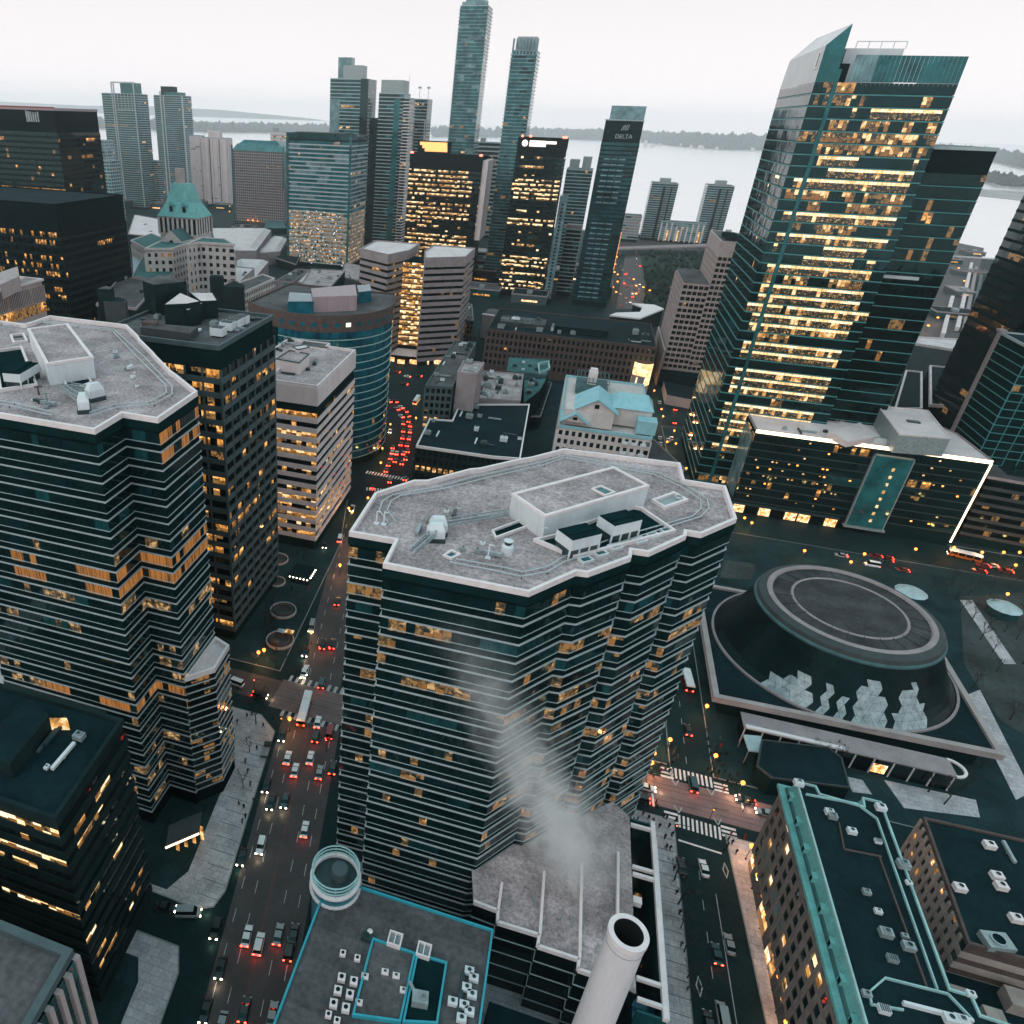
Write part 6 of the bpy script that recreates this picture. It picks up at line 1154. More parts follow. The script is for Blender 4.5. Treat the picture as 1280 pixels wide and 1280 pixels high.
# filler blocks between the towers, each its own small building
rf = R_(77); spots = [(195, 262, 10), (250, 258, 9), (275, 262, 9), (300, 292, 8), (410, 312, 9), (430, 300, 10), (470, 290, 12), (590, 330, 14), (598, 352, 12), (604, 345, 16), (690, 352, 12), (715, 352, 10), (735, 345, 10), (742, 372, 12), (600, 372, 8), (660, 380, 8), (812, 300, 5), (930, 300, 5), (1190, 330, 6), (1215, 345, 5), (1220, 320, 5), (1205, 372, 6), (1195, 400, 6), (780, 300, 6), (150, 262, 14), (620, 340, 10), (240, 268, 8), (222, 268, 8)]
FILL = ['just left of the chateau roof', 'right of the chateau roof by the lamps', 'in front of the white hotel tower', 'before the mansard office', 'right of the sparkling office foot', 'behind the atrium building, left part', 'under the dark teal condo tower', 'right of the black lit slab', 'between the black slab and the signed tower, farther', 'between the black slab and the signed tower, nearer', 'right of the signed tower', 'below the twin-boxed tower', 'left of the dark hotel slab', 'at the foot of the dark hotel slab', 'beside the atrium building on its right', 'in front of the signed office tower', 'below the waterside condo pair', 'beside the skyscraper near the water', 'in the rail yard behind the dark glass tower', 'in the rail yard near the slab tower', 'far up the rail yard', 'low in the rail yard', 'nearest in the rail yard', 'by the lake road', 'right of the black office tower', 'behind the atrium building, right part', 'beyond the chateau chimney', 'left of the chateau chimney']
for i, (px, py, hh) in enumerate(spots):
    x, y = W(px, py); s1, s2 = rf.uniform(9, 18), rf.uniform(9, 16); pg = rect(x - s1, y, x + s1, y + 2 * s2); r = root('low_building', 'small low %s building %s' % (('flat roofed', 'boxy', 'wide', 'narrow')[i % 4], FILL[i]), 'building', pg)
    w_ = MB(); w_.prism(pg, 0, hh); child(w_, 'wall', rf.choice(('core_dark', 'frame_grey', 'concrete_grey', 'glass_green')), r); w_ = MB(); w_.ring(pg, -.6, .3, hh - .6, hh + .6); child(w_, 'parapet', 'concrete_grey', r); w_ = MB(); w_.prism(offset(pg, -.7), hh, hh + .2); child(w_, 'roof', rf.choice(('roof_stone', 'roof_dark', 'roof_grey')), r)
    m = MB(); m.box(x - s1 * .4, y - .3, 2, x + s1 * .5, y - .05, 3.6); child(m, 'lit_window', rf.choice(('lit_shop', 'lit_gold', 'lit_dim', 'lit_amber')), r); topbox(r, x - 3, x + 2, y + 6, y + 11, hh + .2, hh + 2.6)

# ------------------------------------------------------------------ islands, far shore, woods, parks
def ridge(name, pts, top, depth, m_, seed, stuff=None, n=900, size=(14, 26)):
    """low wooded island: near shore along pts (x, y), rising to a top height further back"""
    rr = R_(seed); sb = MB()
    for (x0, y0, t0), (x1, y1, t1) in zip(pts, pts[1:]):
        d = Vector((x0 + x1, y0 + y1, 0)).normalized() * depth
        sb.poly([(x0, y0, -1.2), (x1, y1, -1.2), (x1 + d.x * .12, y1 + d.y * .12, 3), (x0 + d.x * .12, y0 + d.y * .12, 3)], 0)
        sb.poly([(x0 + d.x * .12, y0 + d.y * .12, 3), (x1 + d.x * .12, y1 + d.y * .12, 3), (x1 + d.x * .6, y1 + d.y * .6, t1 * top * .75), (x0 + d.x * .6, y0 + d.y * .6, t0 * top * .75)], 1)
        sb.poly([(x0 + d.x * .6, y0 + d.y * .6, t0 * top * .75), (x1 + d.x * .6, y1 + d.y * .6, t1 * top * .75), (x1 + d.x, y1 + d.y, -2), (x0 + d.x, y0 + d.y, -2)], 1)
    structure(sb, name, ['sand', m_])
    if stuff:
        wb = MB()
        for i in range(n):
            k = rr.randrange(len(pts) - 1); u = rr.random(); v = .07 + .55 * rr.random(); (x0, y0, t0), (x1, y1, t1) = pts[k], pts[k + 1]
            x = x0 + (x1 - x0) * u; y = y0 + (y1 - y0) * u; t = t0 + (t1 - t0) * u; d = Vector((x, y, 0)).normalized() * depth * v
            zb = 3 + (t * top * .75 - 3) * max(0, (v - .12) / .48); s = rr.uniform(*size); x += d.x; y += d.y; h = s * rr.uniform(.7, 1.3); a0 = rr.random() * 6
            ring_ = [(x + s * .8 * rr.uniform(.6, 1.1) * math.cos(a0 + q * 1.2566), y + s * .8 * rr.uniform(.6, 1.1) * math.sin(a0 + q * 1.2566), zb + h * rr.uniform(.25, .6)) for q in range(5)]
            for q in range(5): wb.poly([ring_[q], ring_[(q + 1) % 5], (x + rr.uniform(-3, 3), y, zb + h)], 0); wb.poly([ring_[(q + 1) % 5], ring_[q], (x, y, zb - 4)], 0)
        o = wb.build('woods', m_, None, kind='stuff'); tag(o, stuff, 'woods', kind='stuff')
def shore(pxs): return [(*W(px, py, -1.2), t) for px, py, t in pxs]
ridge('island', shore([(-60, 160, 1), (75, 160, 1), (190, 164, .9), (260, 166, .8), (340, 167, .8), (420, 168, .9), (470, 168, .8)]), 62, 1500, 'woods', 3, 'dark wooded island strip across the bay on the left', 1600, (26, 46))
ridge('island', shore([(540, 172, .75), (600, 172, .8), (680, 174, .9), (740, 176, 1.0), (800, 178, .95), (850, 184, 1.0), (900, 188, 1.1), (960, 189, 1.1)]), 96, 1700, 'woods', 4, 'wooded island with scattered pale buildings across the bay at centre', 1900, (26, 48))
ridge('island', shore([(1170, 190, .8), (1210, 197, .8), (1245, 204, .8), (1290, 214, .8), (1340, 220, .8)]), 74, 1300, 'woods', 5, 'wooded island end beyond the dark glass tower at right', 900, (22, 42))
ridge('island', shore([(1225, 226, .5), (1250, 234, .8), (1285, 236, .8), (1320, 238, .8)]), 30, 420, 'woods', 6, 'small dark tree clump on a spit by the right border', 260, (12, 24))
sp_ = MB(); q_ = WL([(1215, 244), (1225, 236), (1290, 240), (1290, 252)], -.9); sp_.poly([(x, y, -.9) for x, y in ccw(q_)]); structure(sp_, 'beach', 'sand')
fs = MB()
for x0, x1, h0, h1 in ((-25500, -21500, 200, 262), (-21500, -18000, 262, 216), (-18000, -15500, 216, 268), (-15500, -12500, 268, 222), (-12500, -9300, 222, 60)):
    fs.poly([(x0, 25000, -2), (x1, 25000, -2), (x1, 25200, h1), (x0, 25200, h0)]); fs.poly([(x0, 25200, h0), (x1, 25200, h1), (x1, 27000, -2), (x0, 27000, -2)])
structure(fs, 'far_shore', 'woods')
ri = R_(9); isl = MB()
for i in range(60):
    px = ri.uniform(760, 950); x, y = W(px, 181 + (px - 760) * .035 + ri.uniform(-4, 2), 0); isl.box(x, y, 4, x + ri.uniform(15, 40), y + 20, ri.uniform(14, 30))
tag(isl.build('houses', 'concrete_white', None, kind='stuff'), 'tiny pale houses and boats along the island shore', 'houses', kind='stuff')
# park and open ground by the lake road
sheet('park', WL([(800, 400), (930, 400), (930, 300), (800, 316), (786, 350)], 0), 'grass', .01)
sheet('road', WL([(770, 386), (812, 386), (800, 318), (782, 318)], 0), 'road_worn', .016)
sheet('road', WL([(770, 312), (930, 314), (930, 300), (770, 298)], 0), 'road_worn', .02); sheet('railway_yard', WL([(1130, 450), (1200, 450), (1230, 310), (1180, 300)], 0), 'road_worn', .01)
sheet('park', WL([(1200, 745), (1300, 740), (1300, 930), (1250, 900), (1205, 830)], 0.14), 'earth', .15); sheet('park', WL([(905, 700), (945, 705), (940, 725), (900, 722)], 0.14), 'earth', .15)
for i in range(5): sheet('path', WL([(1200 + i * 4, 660 + 90), (1215 + i * 4, 660 + 90), (1270 + i * 8, 830), (1255 + i * 8, 830)], .15), 'pavement', .156 + .002 * i) if i == 0 else None
sheet('path', WL([(1205, 870), (1225, 862), (1290, 990), (1270, 1000)], .15), 'pavement', .16)

ex = root('expressway', 'raised grey expressway on piers crossing near the waterfront', 'expressway', rect(20, 985, 330, 1000))
a_, b_ = W(766, 311, 8), W(940, 305, 8); m = MB(); m.beam((*a_, 8), (*b_, 8), 16, 1.4); child(m, 'deck', 'concrete_grey', ex)
for sg in (-7.8, 7.8): m = MB(); m.beam((a_[0], a_[1] + sg, 9), (b_[0], b_[1] + sg, 9), .4, 1.0); child(m, 'barrier', 'concrete_pink', ex)
for i in range(9): m = MB(); t_ = (i + .5) / 9; m.box(a_[0] + (b_[0] - a_[0]) * t_ - 1, a_[1] + (b_[1] - a_[1]) * t_ - 4, 0, a_[0] + (b_[0] - a_[0]) * t_ + 1, a_[1] + (b_[1] - a_[1]) * t_ + 4, 7.3); child(m, 'pier', 'concrete_grey', ex)
for i, (p0, p1, lb_) in enumerate((((1196, 412), (1214, 330), 'long pale train nearest the dark glass tower in the rail yard'), ((1204, 415), (1220, 335), 'long grey train in the middle of the rail yard'), ((1178, 420), (1190, 372), 'short pale train at the left of the rail yard'), ((1213, 410), (1226, 345), 'long dark train at the right of the rail yard'))):
    a_, b_ = Vector((*W(*p0, 2), 2.4)), Vector((*W(*p1, 2), 2.4)); tr_ = root('train', lb_, 'train', [(a_.x - 1, a_.y), (a_.x + 1, a_.y), (a_.x, a_.y + 1)])
    n_ = max(2, int((b_ - a_).length / 26))
    for j in range(n_): m = MB(); m.beam(a_.lerp(b_, (j + .03) / n_), a_.lerp(b_, (j + .97) / n_), 3.0, 3.6); child(m, 'carriage', ('concrete_white', 'concrete_grey', 'concrete_white', 'frame_grey')[i], tr_)
rg_ = R_(21); gv = MB()
for i in range(420):
    px_, py_ = rg_.uniform(806, 905), rg_.uniform(318, 392)
    if px_ > 880 - (py_ - 318) * .2: continue
    x, y = W(px_, py_); s_ = rg_.uniform(2.2, 5.0); h = s_ * rg_.uniform(1.2, 2.0); a0 = rg_.random() * 6
    q_ = [(x + s_ * rg_.uniform(.5, 1.1) * math.cos(a0 + k * 1.2566), y + s_ * rg_.uniform(.5, 1.1) * math.sin(a0 + k * 1.2566), h * rg_.uniform(.25, .6)) for k in range(5)]
    for k in range(5): gv.poly([q_[k], q_[(k + 1) % 5], (x + rg_.uniform(-1, 1), y, h)]); gv.poly([q_[(k + 1) % 5], q_[k], (x, y, 0)])
tag(gv.build('grove', 'grove_leaf', None, kind='stuff'), 'dark bushy trees covering the park beside the lake road', 'trees', kind='stuff')
# ------------------------------------------------------------------ trees (winter, bare), planters
def tree_proto(seed, h=7.0):
    rr = R_(seed); t = thing('bare_tree', 'x', 'tree'); tb = MB(); cb = MB()
    tb.tube((0, 0, 0), (rr.uniform(-.2, .2), rr.uniform(-.2, .2), h * .38), .17, .11, 7)
    def grow(p, d, L, r, k):
        q = p + d * L; (tb if k == 0 else cb).tube(p, q, r, r * .6, 4 if k else 5, cap=False)
        if k < 3:
            for i in range(rr.randint(3, 4)):
                nd = (d + Vector((rr.uniform(-1, 1), rr.uniform(-1, 1), rr.uniform(-.2, .7))) * .75).normalized(); grow(q, nd, L * rr.uniform(.6, .8), r * .55, k + 1)
        else:
            for i in range(3):
                nd = (d + Vector((rr.uniform(-1, 1), rr.uniform(-1, 1), rr.uniform(-.3, .6)))).normalized(); e = q + nd * L * .8; s = nd.orthogonal() * .035; cb.poly([tuple(q - s), tuple(q + s), tuple(e)])
    for i in range(4):
        a = i * 1.57 + rr.uniform(-.4, .4); grow(Vector((0, 0, h * .36)), Vector((math.cos(a) * .6, math.sin(a) * .6, 1)).normalized(), h * .22, .08, 1)
    tb.build('trunk', 'bark', t); cb.build('crown', 'twig', t); return t
tp = [tree_proto(1), tree_proto(2, 8)]
tspots = [((1210, 745), 'park'), ((1232, 760), 'park'), ((1255, 790), 'park'), ((1268, 740), 'park'), ((1225, 800), 'park'), ((1278, 830), 'park'), ((1245, 840), 'park'), ((1190, 728), 'park'), ((1272, 770), 'park'), ((1215, 860), 'park'), ((1262, 900), 'park'), ((1240, 735), 'park'), ((1165, 735), 'park'), ((1180, 745), 'park'), ((1200, 765), 'park'), ((1215, 775), 'park'), ((1235, 785), 'park'), ((1222, 730), 'park'), ((1262, 720), 'park'), ((1240, 815), 'park'), ((1270, 800), 'park'), ((1195, 750), 'park'), ((1160, 990), 'annex'), ((1180, 1005), 'annex'), ((1205, 985), 'annex'), ((1225, 960), 'annex'), ((1000, 945), 'annex'), ((1020, 950), 'annex'), ((1040, 952), 'annex'),
    ((848, 1130), 'walk'), ((851, 1160), 'walk'), ((855, 1190), 'walk'), ((859, 1222), 'walk'), ((864, 1250), 'walk'), ((843, 1100), 'walk'), ((320, 905), 'avenue'), ((312, 940), 'avenue'), ((304, 985), 'avenue'), ((330, 880), 'avenue'), ((340, 760), 'plaza'), ((372, 760), 'plaza'), ((335, 790), 'plaza'), ((320, 830), 'plaza'), ((345, 835), 'plaza'), ((380, 700), 'plaza'), ((405, 650), 'plaza'), ((410, 630), 'plaza'), ((425, 610), 'plaza')]
tl = {'park': ('bare winter tree in the dark park right of the concert hall', 'trees in the park beside the concert hall'), 'annex': ('small bare tree between the hall arcade and the copper roof', 'trees by the arcade'), 'walk': ('small street tree on the pale pavement beside the chimney block', 'street trees along the pale pavement'), 'avenue': ('small bare tree on the wide pavement at the foot of the left tower', 'trees on the avenue pavement'), 'plaza': ('small bare tree on the dark plaza by the gridded tower', 'trees on the plaza')}
for i, ((px, py), k) in enumerate(tspots):
    t = tp[i] if i < 2 else copy_thing(tp[i % 2], (0, 0, 0), 0); x, y = W(px, py, .13); t.location = (x, y, .13); t.rotation_euler = (0, 0, i * 1.3); s = (.8 + .07 * (i % 6)); t.scale = (s, s, s); t['label'] = tl[k][0]; t['group'] = tl[k][1]
for i, (px, py, r_, lab) in enumerate(((346, 727, 3.2, 'round planter with a red-brown rim, middle of three on the dark plaza'), (354, 763, 4.6, 'largest ringed planter on the dark plaza, nearest the avenue crossing'), (347, 699, 4.2, 'ringed planter at the far end of the dark plaza by the banded tower'), (350, 800, 4.6, 'ringed planter holding small lit stalls at the near end of the plaza'))):
    x, y = W(px, py, .5); p = thing('round_planter', lab, 'planter', (x, y, .13)); 
    for a0, a1, m_ in ((r_, r_ - .35, 'concrete_pink'), (r_ * .68, r_ * .68 - .3, 'brick_brown')):
        m = MB(); m.lathe(0, 0, [(a0, 0), (a0, .8), (a1, .8), (a1, .1)], 30); m.build('rim', m_, p)
    m = MB(); m.lathe(0, 0, [(r_ - .3, .35), (0, .5)], 24); m.build('soil', 'earth', p)
x, y = W(378, 715, 3); kk = thing('plaza_kiosk', 'dark square kiosk with rows of warm bulbs along two edges on the plaza', 'kiosk', (x, y, .13)); m = MB(); m.box(-3.6, -3.6, 0, 3.6, 3.6, 3.2); m.build('wall', 'stone_dark', kk); m = MB(); m.box(-3.9, -3.9, 3.2, 3.9, 3.9, 3.5); m.build('roof', 'roof_dark', kk)
for i in range(6):
    m = MB(); m.lathe(-3.4 + i * 1.35, -4.0, [(0, 2.3), (.3, 2.6), (0, 2.95)], 8); m.build('bulb', 'lamp_white', kk)
    if i: m = MB(); m.lathe(4.0, -3.6 + i * 1.35, [(0, 2.3), (.3, 2.6), (0, 2.95)], 8); m.build('bulb', 'lamp_white', kk)
for i, (px, py) in enumerate(((352, 792), (362, 793), (344, 805))):
    x, y = W(px, py, 1); q = thing('lit_stall', ('small lit market stall within the near planter ring, leftmost', 'small lit market stall within the near planter ring, right one', 'small lit market stall within the near planter ring, front one')[(1, 1, 2)[i] if i else 0], 'stall', (x, y, .13)); m = MB(); m.box(-1.2, -.8, 0, 1.2, .8, 1.1); m.build('counter', 'brick_brown', q); m = MB(); m.prism(rect(-1.4, -1, 1.4, 1), 2.1, 2.6, 0, 0, pg2=rect(-.2, -.2, .2, .2)); m.build('roof', ('mint_panel', 'lit_gold', 'brick_brown')[i], q)
    for a in (-1.2, 1.2): m = MB(); m.box(a - .06, -.8, 1.1, a + .06, -.7, 2.1); m.build('post', 'steel_dark', q)

# ------------------------------------------------------------------ street lamps
def lamp_proto():
    t = thing('street_lamp', 'x', 'street lamp'); m = MB(); m.tube((0, 0, 0), (0, 0, 4.4), .09, .06, 8); m.lathe(0, 0, [(.22, 0), (.22, .35), (.1, .5)], 8); m.build('post', 'steel_dark', t); m = MB(); m.lathe(0, 0, [(0, 4.3), (.40, 4.5), (.56, 4.85), (.40, 5.25), (0, 5.45)], 12); m.build('globe', 'street_bulb', t, smooth=True)
    pl_ = bpy.data.lights.new('lamp_light', 'POINT'); pl_.energy = 650; pl_.color = (1.0, 0.42, 0.14); pl_.shadow_soft_size = 0.5; lo_ = bpy.data.objects.new('lamp_light', pl_); C.objects.link(lo_); lo_.parent = t; lo_.location = (0, 0, 3.7); return t
lp0 = lamp_proto()
LAMPS = [('globe', [(948, 1094), (955, 1120), (959, 1144), (965, 1169), (970, 1194), (975, 1221), (980, 1249), (984, 1278), (940, 1057)]),
    ('cross', [(884, 882), (838, 924), (818, 941), (895, 944), (788, 963), (815, 953), (933, 898), (929, 978)]),
    ('road', [(940, 653), (1006, 688), (1081, 692), (1145, 686), (1193, 684), (1064, 702), (931, 647), (1270, 706), (1260, 742), (1228, 690), (1255, 690), (1275, 690)]),
    ('lane', [(829, 520), (834, 552), (845, 554), (843, 538), (827, 511), (858, 585), (874, 585), (877, 507), (891, 507), (818, 488), (812, 470)]),
    ('jam', [(478, 560), (476, 578), (460, 622), (440, 640), (488, 530), (437, 676), (425, 706), (520, 522)]),
    ('lake', [(771, 322), (769, 331), (768, 341), (772, 344), (772, 353), (766, 360), (770, 366), (792, 350), (795, 358), (795, 368), (804, 360), (812, 364), (836, 360), (781, 295), (808, 295), (1150, 390), (1165, 372), (1172, 398), (1205, 352), (1198, 336), (1160, 408), (300, 262), (293, 268), (287, 265), (310, 276), (316, 276), (322, 277), (295, 258)]),
    ('avenue', [(330, 812), (323, 815), (436, 635), (330, 700), (389, 790), (362, 898), (335, 725)])]
LL = {'globe': ('orange globe lamp in the row along the stone wall under the copper roof', 'globe lamps along the copper-roofed block'), 'cross': ('orange street lamp standing near the striped crossing beside the central tower', 'lamps around the striped crossing'), 'road': ('orange lamp along the road before the glowing glass block', 'lamps along the road before the glass block'), 'lane': ('orange lamp in the narrow street left of the golden skyscraper', 'lamps in the street by the skyscraper'), 'jam': ('lamp beside the curving street with the traffic jam', 'lamps along the curving street'), 'lake': ('distant orange street light near the waterfront', 'distant street lights'), 'avenue': ('lamp on the avenue pavement by the dark plaza', 'lamps along the avenue and plaza')}
first = True
for k, pts in LAMPS:
    for px, py in pts:
        x, y = W(px, py, 5.0)
        t = lp0 if first else copy_thing(lp0, (0, 0, 0), 0); first = False
        t.location = (x, y, .02); t['label'], t['group'] = LL[k]
        if k == 'lake': t.scale = (2.0, 2.0, 1.2)

# ------------------------------------------------------------------ vehicles
def car_proto(name, cat, paint, kind, lit):
    """body lofted from stations, glass band, wheels, lamps; heads along +Y, sits on z=0"""
    t = thing(name, 'x', cat)
    if kind == 'sedan': L, Wd, H, prof = 4.6, 1.82, 1.45, [(-2.3, .55, .72), (-2.2, .85, .9), (-1.5, .93, .95), (-.2, .95, .93), (.9, .92, .93), (1.7, .88, .9), (2.25, .7, .8)]
    elif kind == 'suv': L, Wd, H, prof = 4.7, 1.9, 1.75, [(-2.35, .6, .8), (-2.25, 1.0, .93), (-1.4, 1.05, .95), (.9, 1.05, .95), (1.6, 1.0, .92), (2.25, .85, .82)]
    else: L, Wd, H, prof = 5.4, 2.0, 2.3, [(-2.7, .7, .85), (-2.65, 1.25, .95), (1.0, 1.3, .95), (1.9, 1.15, .92), (2.6, .9, .85)]
    b = MB(); rows = []
    for y, zt, wf in prof:
        w = Wd / 2 * wf; rows.append([(-w, y, .32), (-w * 1.03, y, zt * .72), (-w * .9, y, zt), (w * .9, y, zt), (w * 1.03, y, zt * .72), (w, y, .32)])
    for r0, r1 in zip(rows, rows[1:]):
        for i in range(6): j = (i + 1) % 6; b.quad(r0[i], r1[i], r1[j], r0[j])
    b.poly(rows[0]); b.poly(list(reversed(rows[-1])))
    if kind == 'sedan': c0, c1, c2, c3 = -1.75, -1.05, .25, 1.05
    elif kind == 'suv': c0, c1, c2, c3 = -2.2, -1.85, .45, 1.2
    else: c0, c1, c2, c3 = -2.6, -2.45, 1.15, 1.85
    zb = {'sedan': .92, 'suv': 1.02, 'van': 1.25}[kind]; w0, w1 = Wd * .44, Wd * .37
    g_ = MB(); g_.prism([(-w0, c0), (w0, c0), (w0, c3), (-w0, c3)], zb - .05, H - .06, 0, 0, bottom=False, pg2=[(-w1, c1), (w1, c1), (w1, c2), (-w1, c2)])
    b.prism([(-w1 - .03, c1 - .05), (w1 + .03, c1 - .05), (w1 + .03, c2 + .05), (-w1 - .03, c2 + .05)], H - .07, H, 0, 0)
    b.build('body', paint, t); g_.build('window', 'glass_black', t)
    for sx in (-1, 1):
        for yy in (-L * .3, L * .3):
            m = MB(); m.tube((sx * (Wd / 2 - .2), yy, .33), (sx * (Wd / 2 + .01), yy, .33), .33, .33, 10); wh = m.build('wheel', 'rubber', t); m = MB(); m.tube((sx * (Wd / 2 - .02), yy, .33), (sx * (Wd / 2 + .02), yy, .33), .2, .2, 8); m.build('rim', 'grey_metal', wh)
        m = MB(); m.box(sx * Wd * .36 - .2, L / 2 - .2, .55, sx * Wd * .36 + .2, L / 2 + .03, .78); m.build('headlight', 'head_lamp' if 'h' in lit else 'grey_metal', t)
        m = MB(); m.box(sx * Wd * .37 - .2, -L / 2 - .04, .62, sx * Wd * .37 + .2, -L / 2 + .1, .86); m.build('taillight', 'tail_lamp' if 't' in lit else 'car_red', t)
    for key, yy, en, colr in (('h', L / 2 + 1.3, 45, (1, .8, .5)), ('t', -L / 2 - .7, 14, (1, .08, .04))):
        if key in lit: q = bpy.data.lights.new('car_light', 'POINT'); q.energy = en; q.color = colr; q.shadow_soft_size = .3; qo = bpy.data.objects.new('car_light', q); C.objects.link(qo); qo.parent = t; qo.location = (0, yy, .7)
    t.location = (0, 0, -50); return t
PROTO = {}
def vehicle(paint, kind, lit, loc, rot, label, group=None):
    k = (paint, kind, lit)
    if k not in PROTO: t = PROTO[k] = car_proto({'sedan': 'car', 'suv': 'car', 'van': 'van'}[kind], 'van' if kind == 'van' else 'car', 'car_' + paint, kind, lit)
    else: t = copy_thing(PROTO[k], (0, 0, 0), 0)
    t.location = loc; t.rotation_euler = (0, 0, rot); t['label'] = label
    if group: t['group'] = group
    return t
U6 = .40625
AV = [(978, 350, 'white', 'sedan', 'a'), (972, 393, 'black', 'suv', 'a'), (885, 460, 'white', 'sedan', 'a'), (955, 460, 'white', 'sedan', 'a'), (908, 498, 'white', 'sedan', 'a'), (983, 505, 'silver', 'sedan', 'a'), (1024, 490, 'black', 'sedan', 'a'), (870, 390, 'black', 'suv', 'c'), (820, 545, 'black', 'sedan', 'c'), (834, 597, 'black', 'sedan', 'c'), (877, 592, 'teal', 'sedan', 'c'), (938, 680, 'white', 'sedan', 'a'), (803, 730, 'white', 'suv', 'c'), (745, 765, 'black', 'sedan', 'c'),
    (760, 1008, 'white', 'sedan', 'a'), (797, 1033, 'white', 'suv', 'a'), (857, 1003, 'silver', 'sedan', 'a'), (903, 1003, 'black', 'sedan', 'p'), (890, 1050, 'black', 'suv', 'a'), (665, 985, 'black', 'suv', 'c'), (680, 1105, 'black', 'sedan', 'c'), (633, 1238, 'black', 'sedan', 'c'), (753, 1235, 'black', 'sedan', 'a'), (682, 1280, 'silver', 'sedan', 'c'), (838, 1250, 'silver', 'sedan', 'a'), (935, 200, 'white', 'sedan', 'c'), (990, 230, 'teal', 'suv', 'a'), (1015, 380, 'red', 'van', 'a'), (993, 108, 'black', 'sedan', 'a'), (1023, 108, 'black', 'sedan', 'a'), (940, 135, 'black', 'sedan', 'c')]
AV.sort(key=lambda q: -q[1])
ORD = ['nearest the bottom edge'] + ['%s vehicle up from the bottom edge' % s for s in 'second third fourth fifth sixth seventh eighth ninth tenth eleventh twelfth thirteenth fourteenth fifteenth sixteenth seventeenth eighteenth nineteenth twentieth twenty-first twenty-second twenty-third twenty-fourth twenty-fifth twenty-sixth twenty-seventh twenty-eighth twenty-ninth thirtieth thirty-first'.split()]
ua = math.atan(.187)
for i, (cx, cy, col, kd, dr) in enumerate(AV):
    x, y = W(cx * U6, 760 + cy * U6, .7); rot = ua if dr != 'c' else ua + math.pi
    vehicle(col, kd, {'a': 't', 'c': 'h', 'p': ''}[dr], (x, y, .02), rot, '%s %s %s on the avenue, %s' % (col, {'sedan': 'car', 'suv': 'tall car', 'van': 'van'}[kd], {'a': 'driving away', 'c': 'approaching', 'p': 'stopped unlit'}[dr], ORD[i]), 'vehicles on the avenue')
OT = [((725, 230), U6, (0, 760), 'white', 'van', 'h', 1.45, 'white van waiting on the cross street left of the avenue junction'), ((800, 268), U6, (0, 760), 'black', 'suv', 'ht', -1.5, 'dark car with lights entering the avenue junction from the left'), ((510, 920), U6, (0, 760), 'black', 'sedan', 'h', -1.4, 'dark car on the side street beside the dark blocky office'), ((580, 937), U6, (0, 760), 'silver', 'van', 'h', -1.25, 'long silver car leaving the side street toward the avenue'),
    ((594, 1265), .171875, (280, 620), 'white', 'sedan', 'h', ua + 3.14, 'white car approaching on the avenue just before the tram junction, beyond the bus'), ((720, 1080), .171875, (280, 620), 'black', 'sedan', 't', ua, 'dark car beyond the junction, left of a pair with red tail lights'), ((790, 1078), .171875, (280, 620), 'black', 'sedan', 't', ua, 'dark car beyond the junction, right of a pair with red tail lights'), ((825, 765), .171875, (280, 620), 'black', 'suv', 't', ua, 'dark car with red tail lights by the corner of the central tower'), ((592, 1130), .171875, (280, 620), 'black', 'sedan', 'h', ua + 3.14, 'dark car approaching beside the near planter of the plaza'), ((640, 950), .171875, (280, 620), 'silver', 'van', 'h', ua + 3.14, 'silver van stopped at the plaza corner with warm lights'), ((735, 355), .171875, (280, 620), 'black', 'sedan', 'h', ua + 3.14, 'dark car with bright headlights by the foot of the banded tower'), ((845, 310), .171875, (280, 620), 'white', 'van', 't', ua, 'white van near the foot of the banded tower'), ((930, 90), .171875, (280, 620), 'black', 'sedan', 'h', ua + 3.14, 'dark car with two lamps on the avenue beside the banded tower'),
    ((880, 1085), 1, (0, 0), 'white', 'sedan', '', .1, 'white car alone in the street lane just below the striped crossing'), ((866, 980), 1, (0, 0), 'teal', 'van', 't', .05, 'teal van driving over the upper zebra crossing'), ((860, 912), 1, (0, 0), 'black', 'sedan', 't', .05, 'dark car with red lamps between the crossing and the white bus'), ((912, 1180), 1, (0, 0), 'silver', 'sedan', '', .05, 'pale outlined car parked at the right kerb below the crossing'), ((896, 1192), 1, (0, 0), 'teal', 'sedan', 't', .05, 'teal car with a red tail lamp low in the street by the chimney'), ((808, 984), 1, (0, 0), 'white', 'sedan', 'h', -1.57, 'white car waiting left of the striped crossing'), ((800, 998), 1, (0, 0), 'black', 'suv', 't', 1.57, 'dark car leaving left of the striped crossing, beside the white one'), ((932, 1000), 1, (0, 0), 'black', 'sedan', 'ht', 1.57, 'dark car with two orange lamps right of the striped crossing'), ((957, 1016), 1, (0, 0), 'silver', 'sedan', 'h', 1.57, 'silver car with bright headlights emerging beside the copper-roofed block'), ((852, 1082), 1, (0, 0), 'black', 'sedan', '', .05, 'dark car parked by the pale pavement below the crossing'), ((903, 1270), 1, (0, 0), 'silver', 'van', '', .05, 'silver van at the bottom of the street with lane diamonds'), ((886, 1278), 1, (0, 0), 'black', 'sedan', 't', .05, 'dark car with red lamps at the bottom of the street with lane diamonds'),
    ((1108, 700), 1, (0, 0), 'black', 'sedan', 't', 1.57, 'dark car with red lamps on the road before the glass block'), ((1128, 712), 1, (0, 0), 'red', 'sedan', 't', 1.57, 'red car on the road behind the concert hall drum'), ((1090, 706), 1, (0, 0), 'white', 'van', 't', 1.57, 'white van with red lamp on the road behind the concert hall')]
for (cx, cy), s_, off, col, kd, lit, rot, lab in OT:
    x, y = W(off[0] + cx * s_, off[1] + cy * s_, .7); vehicle(col, kd, lit, (x, y, .02), rot, lab)
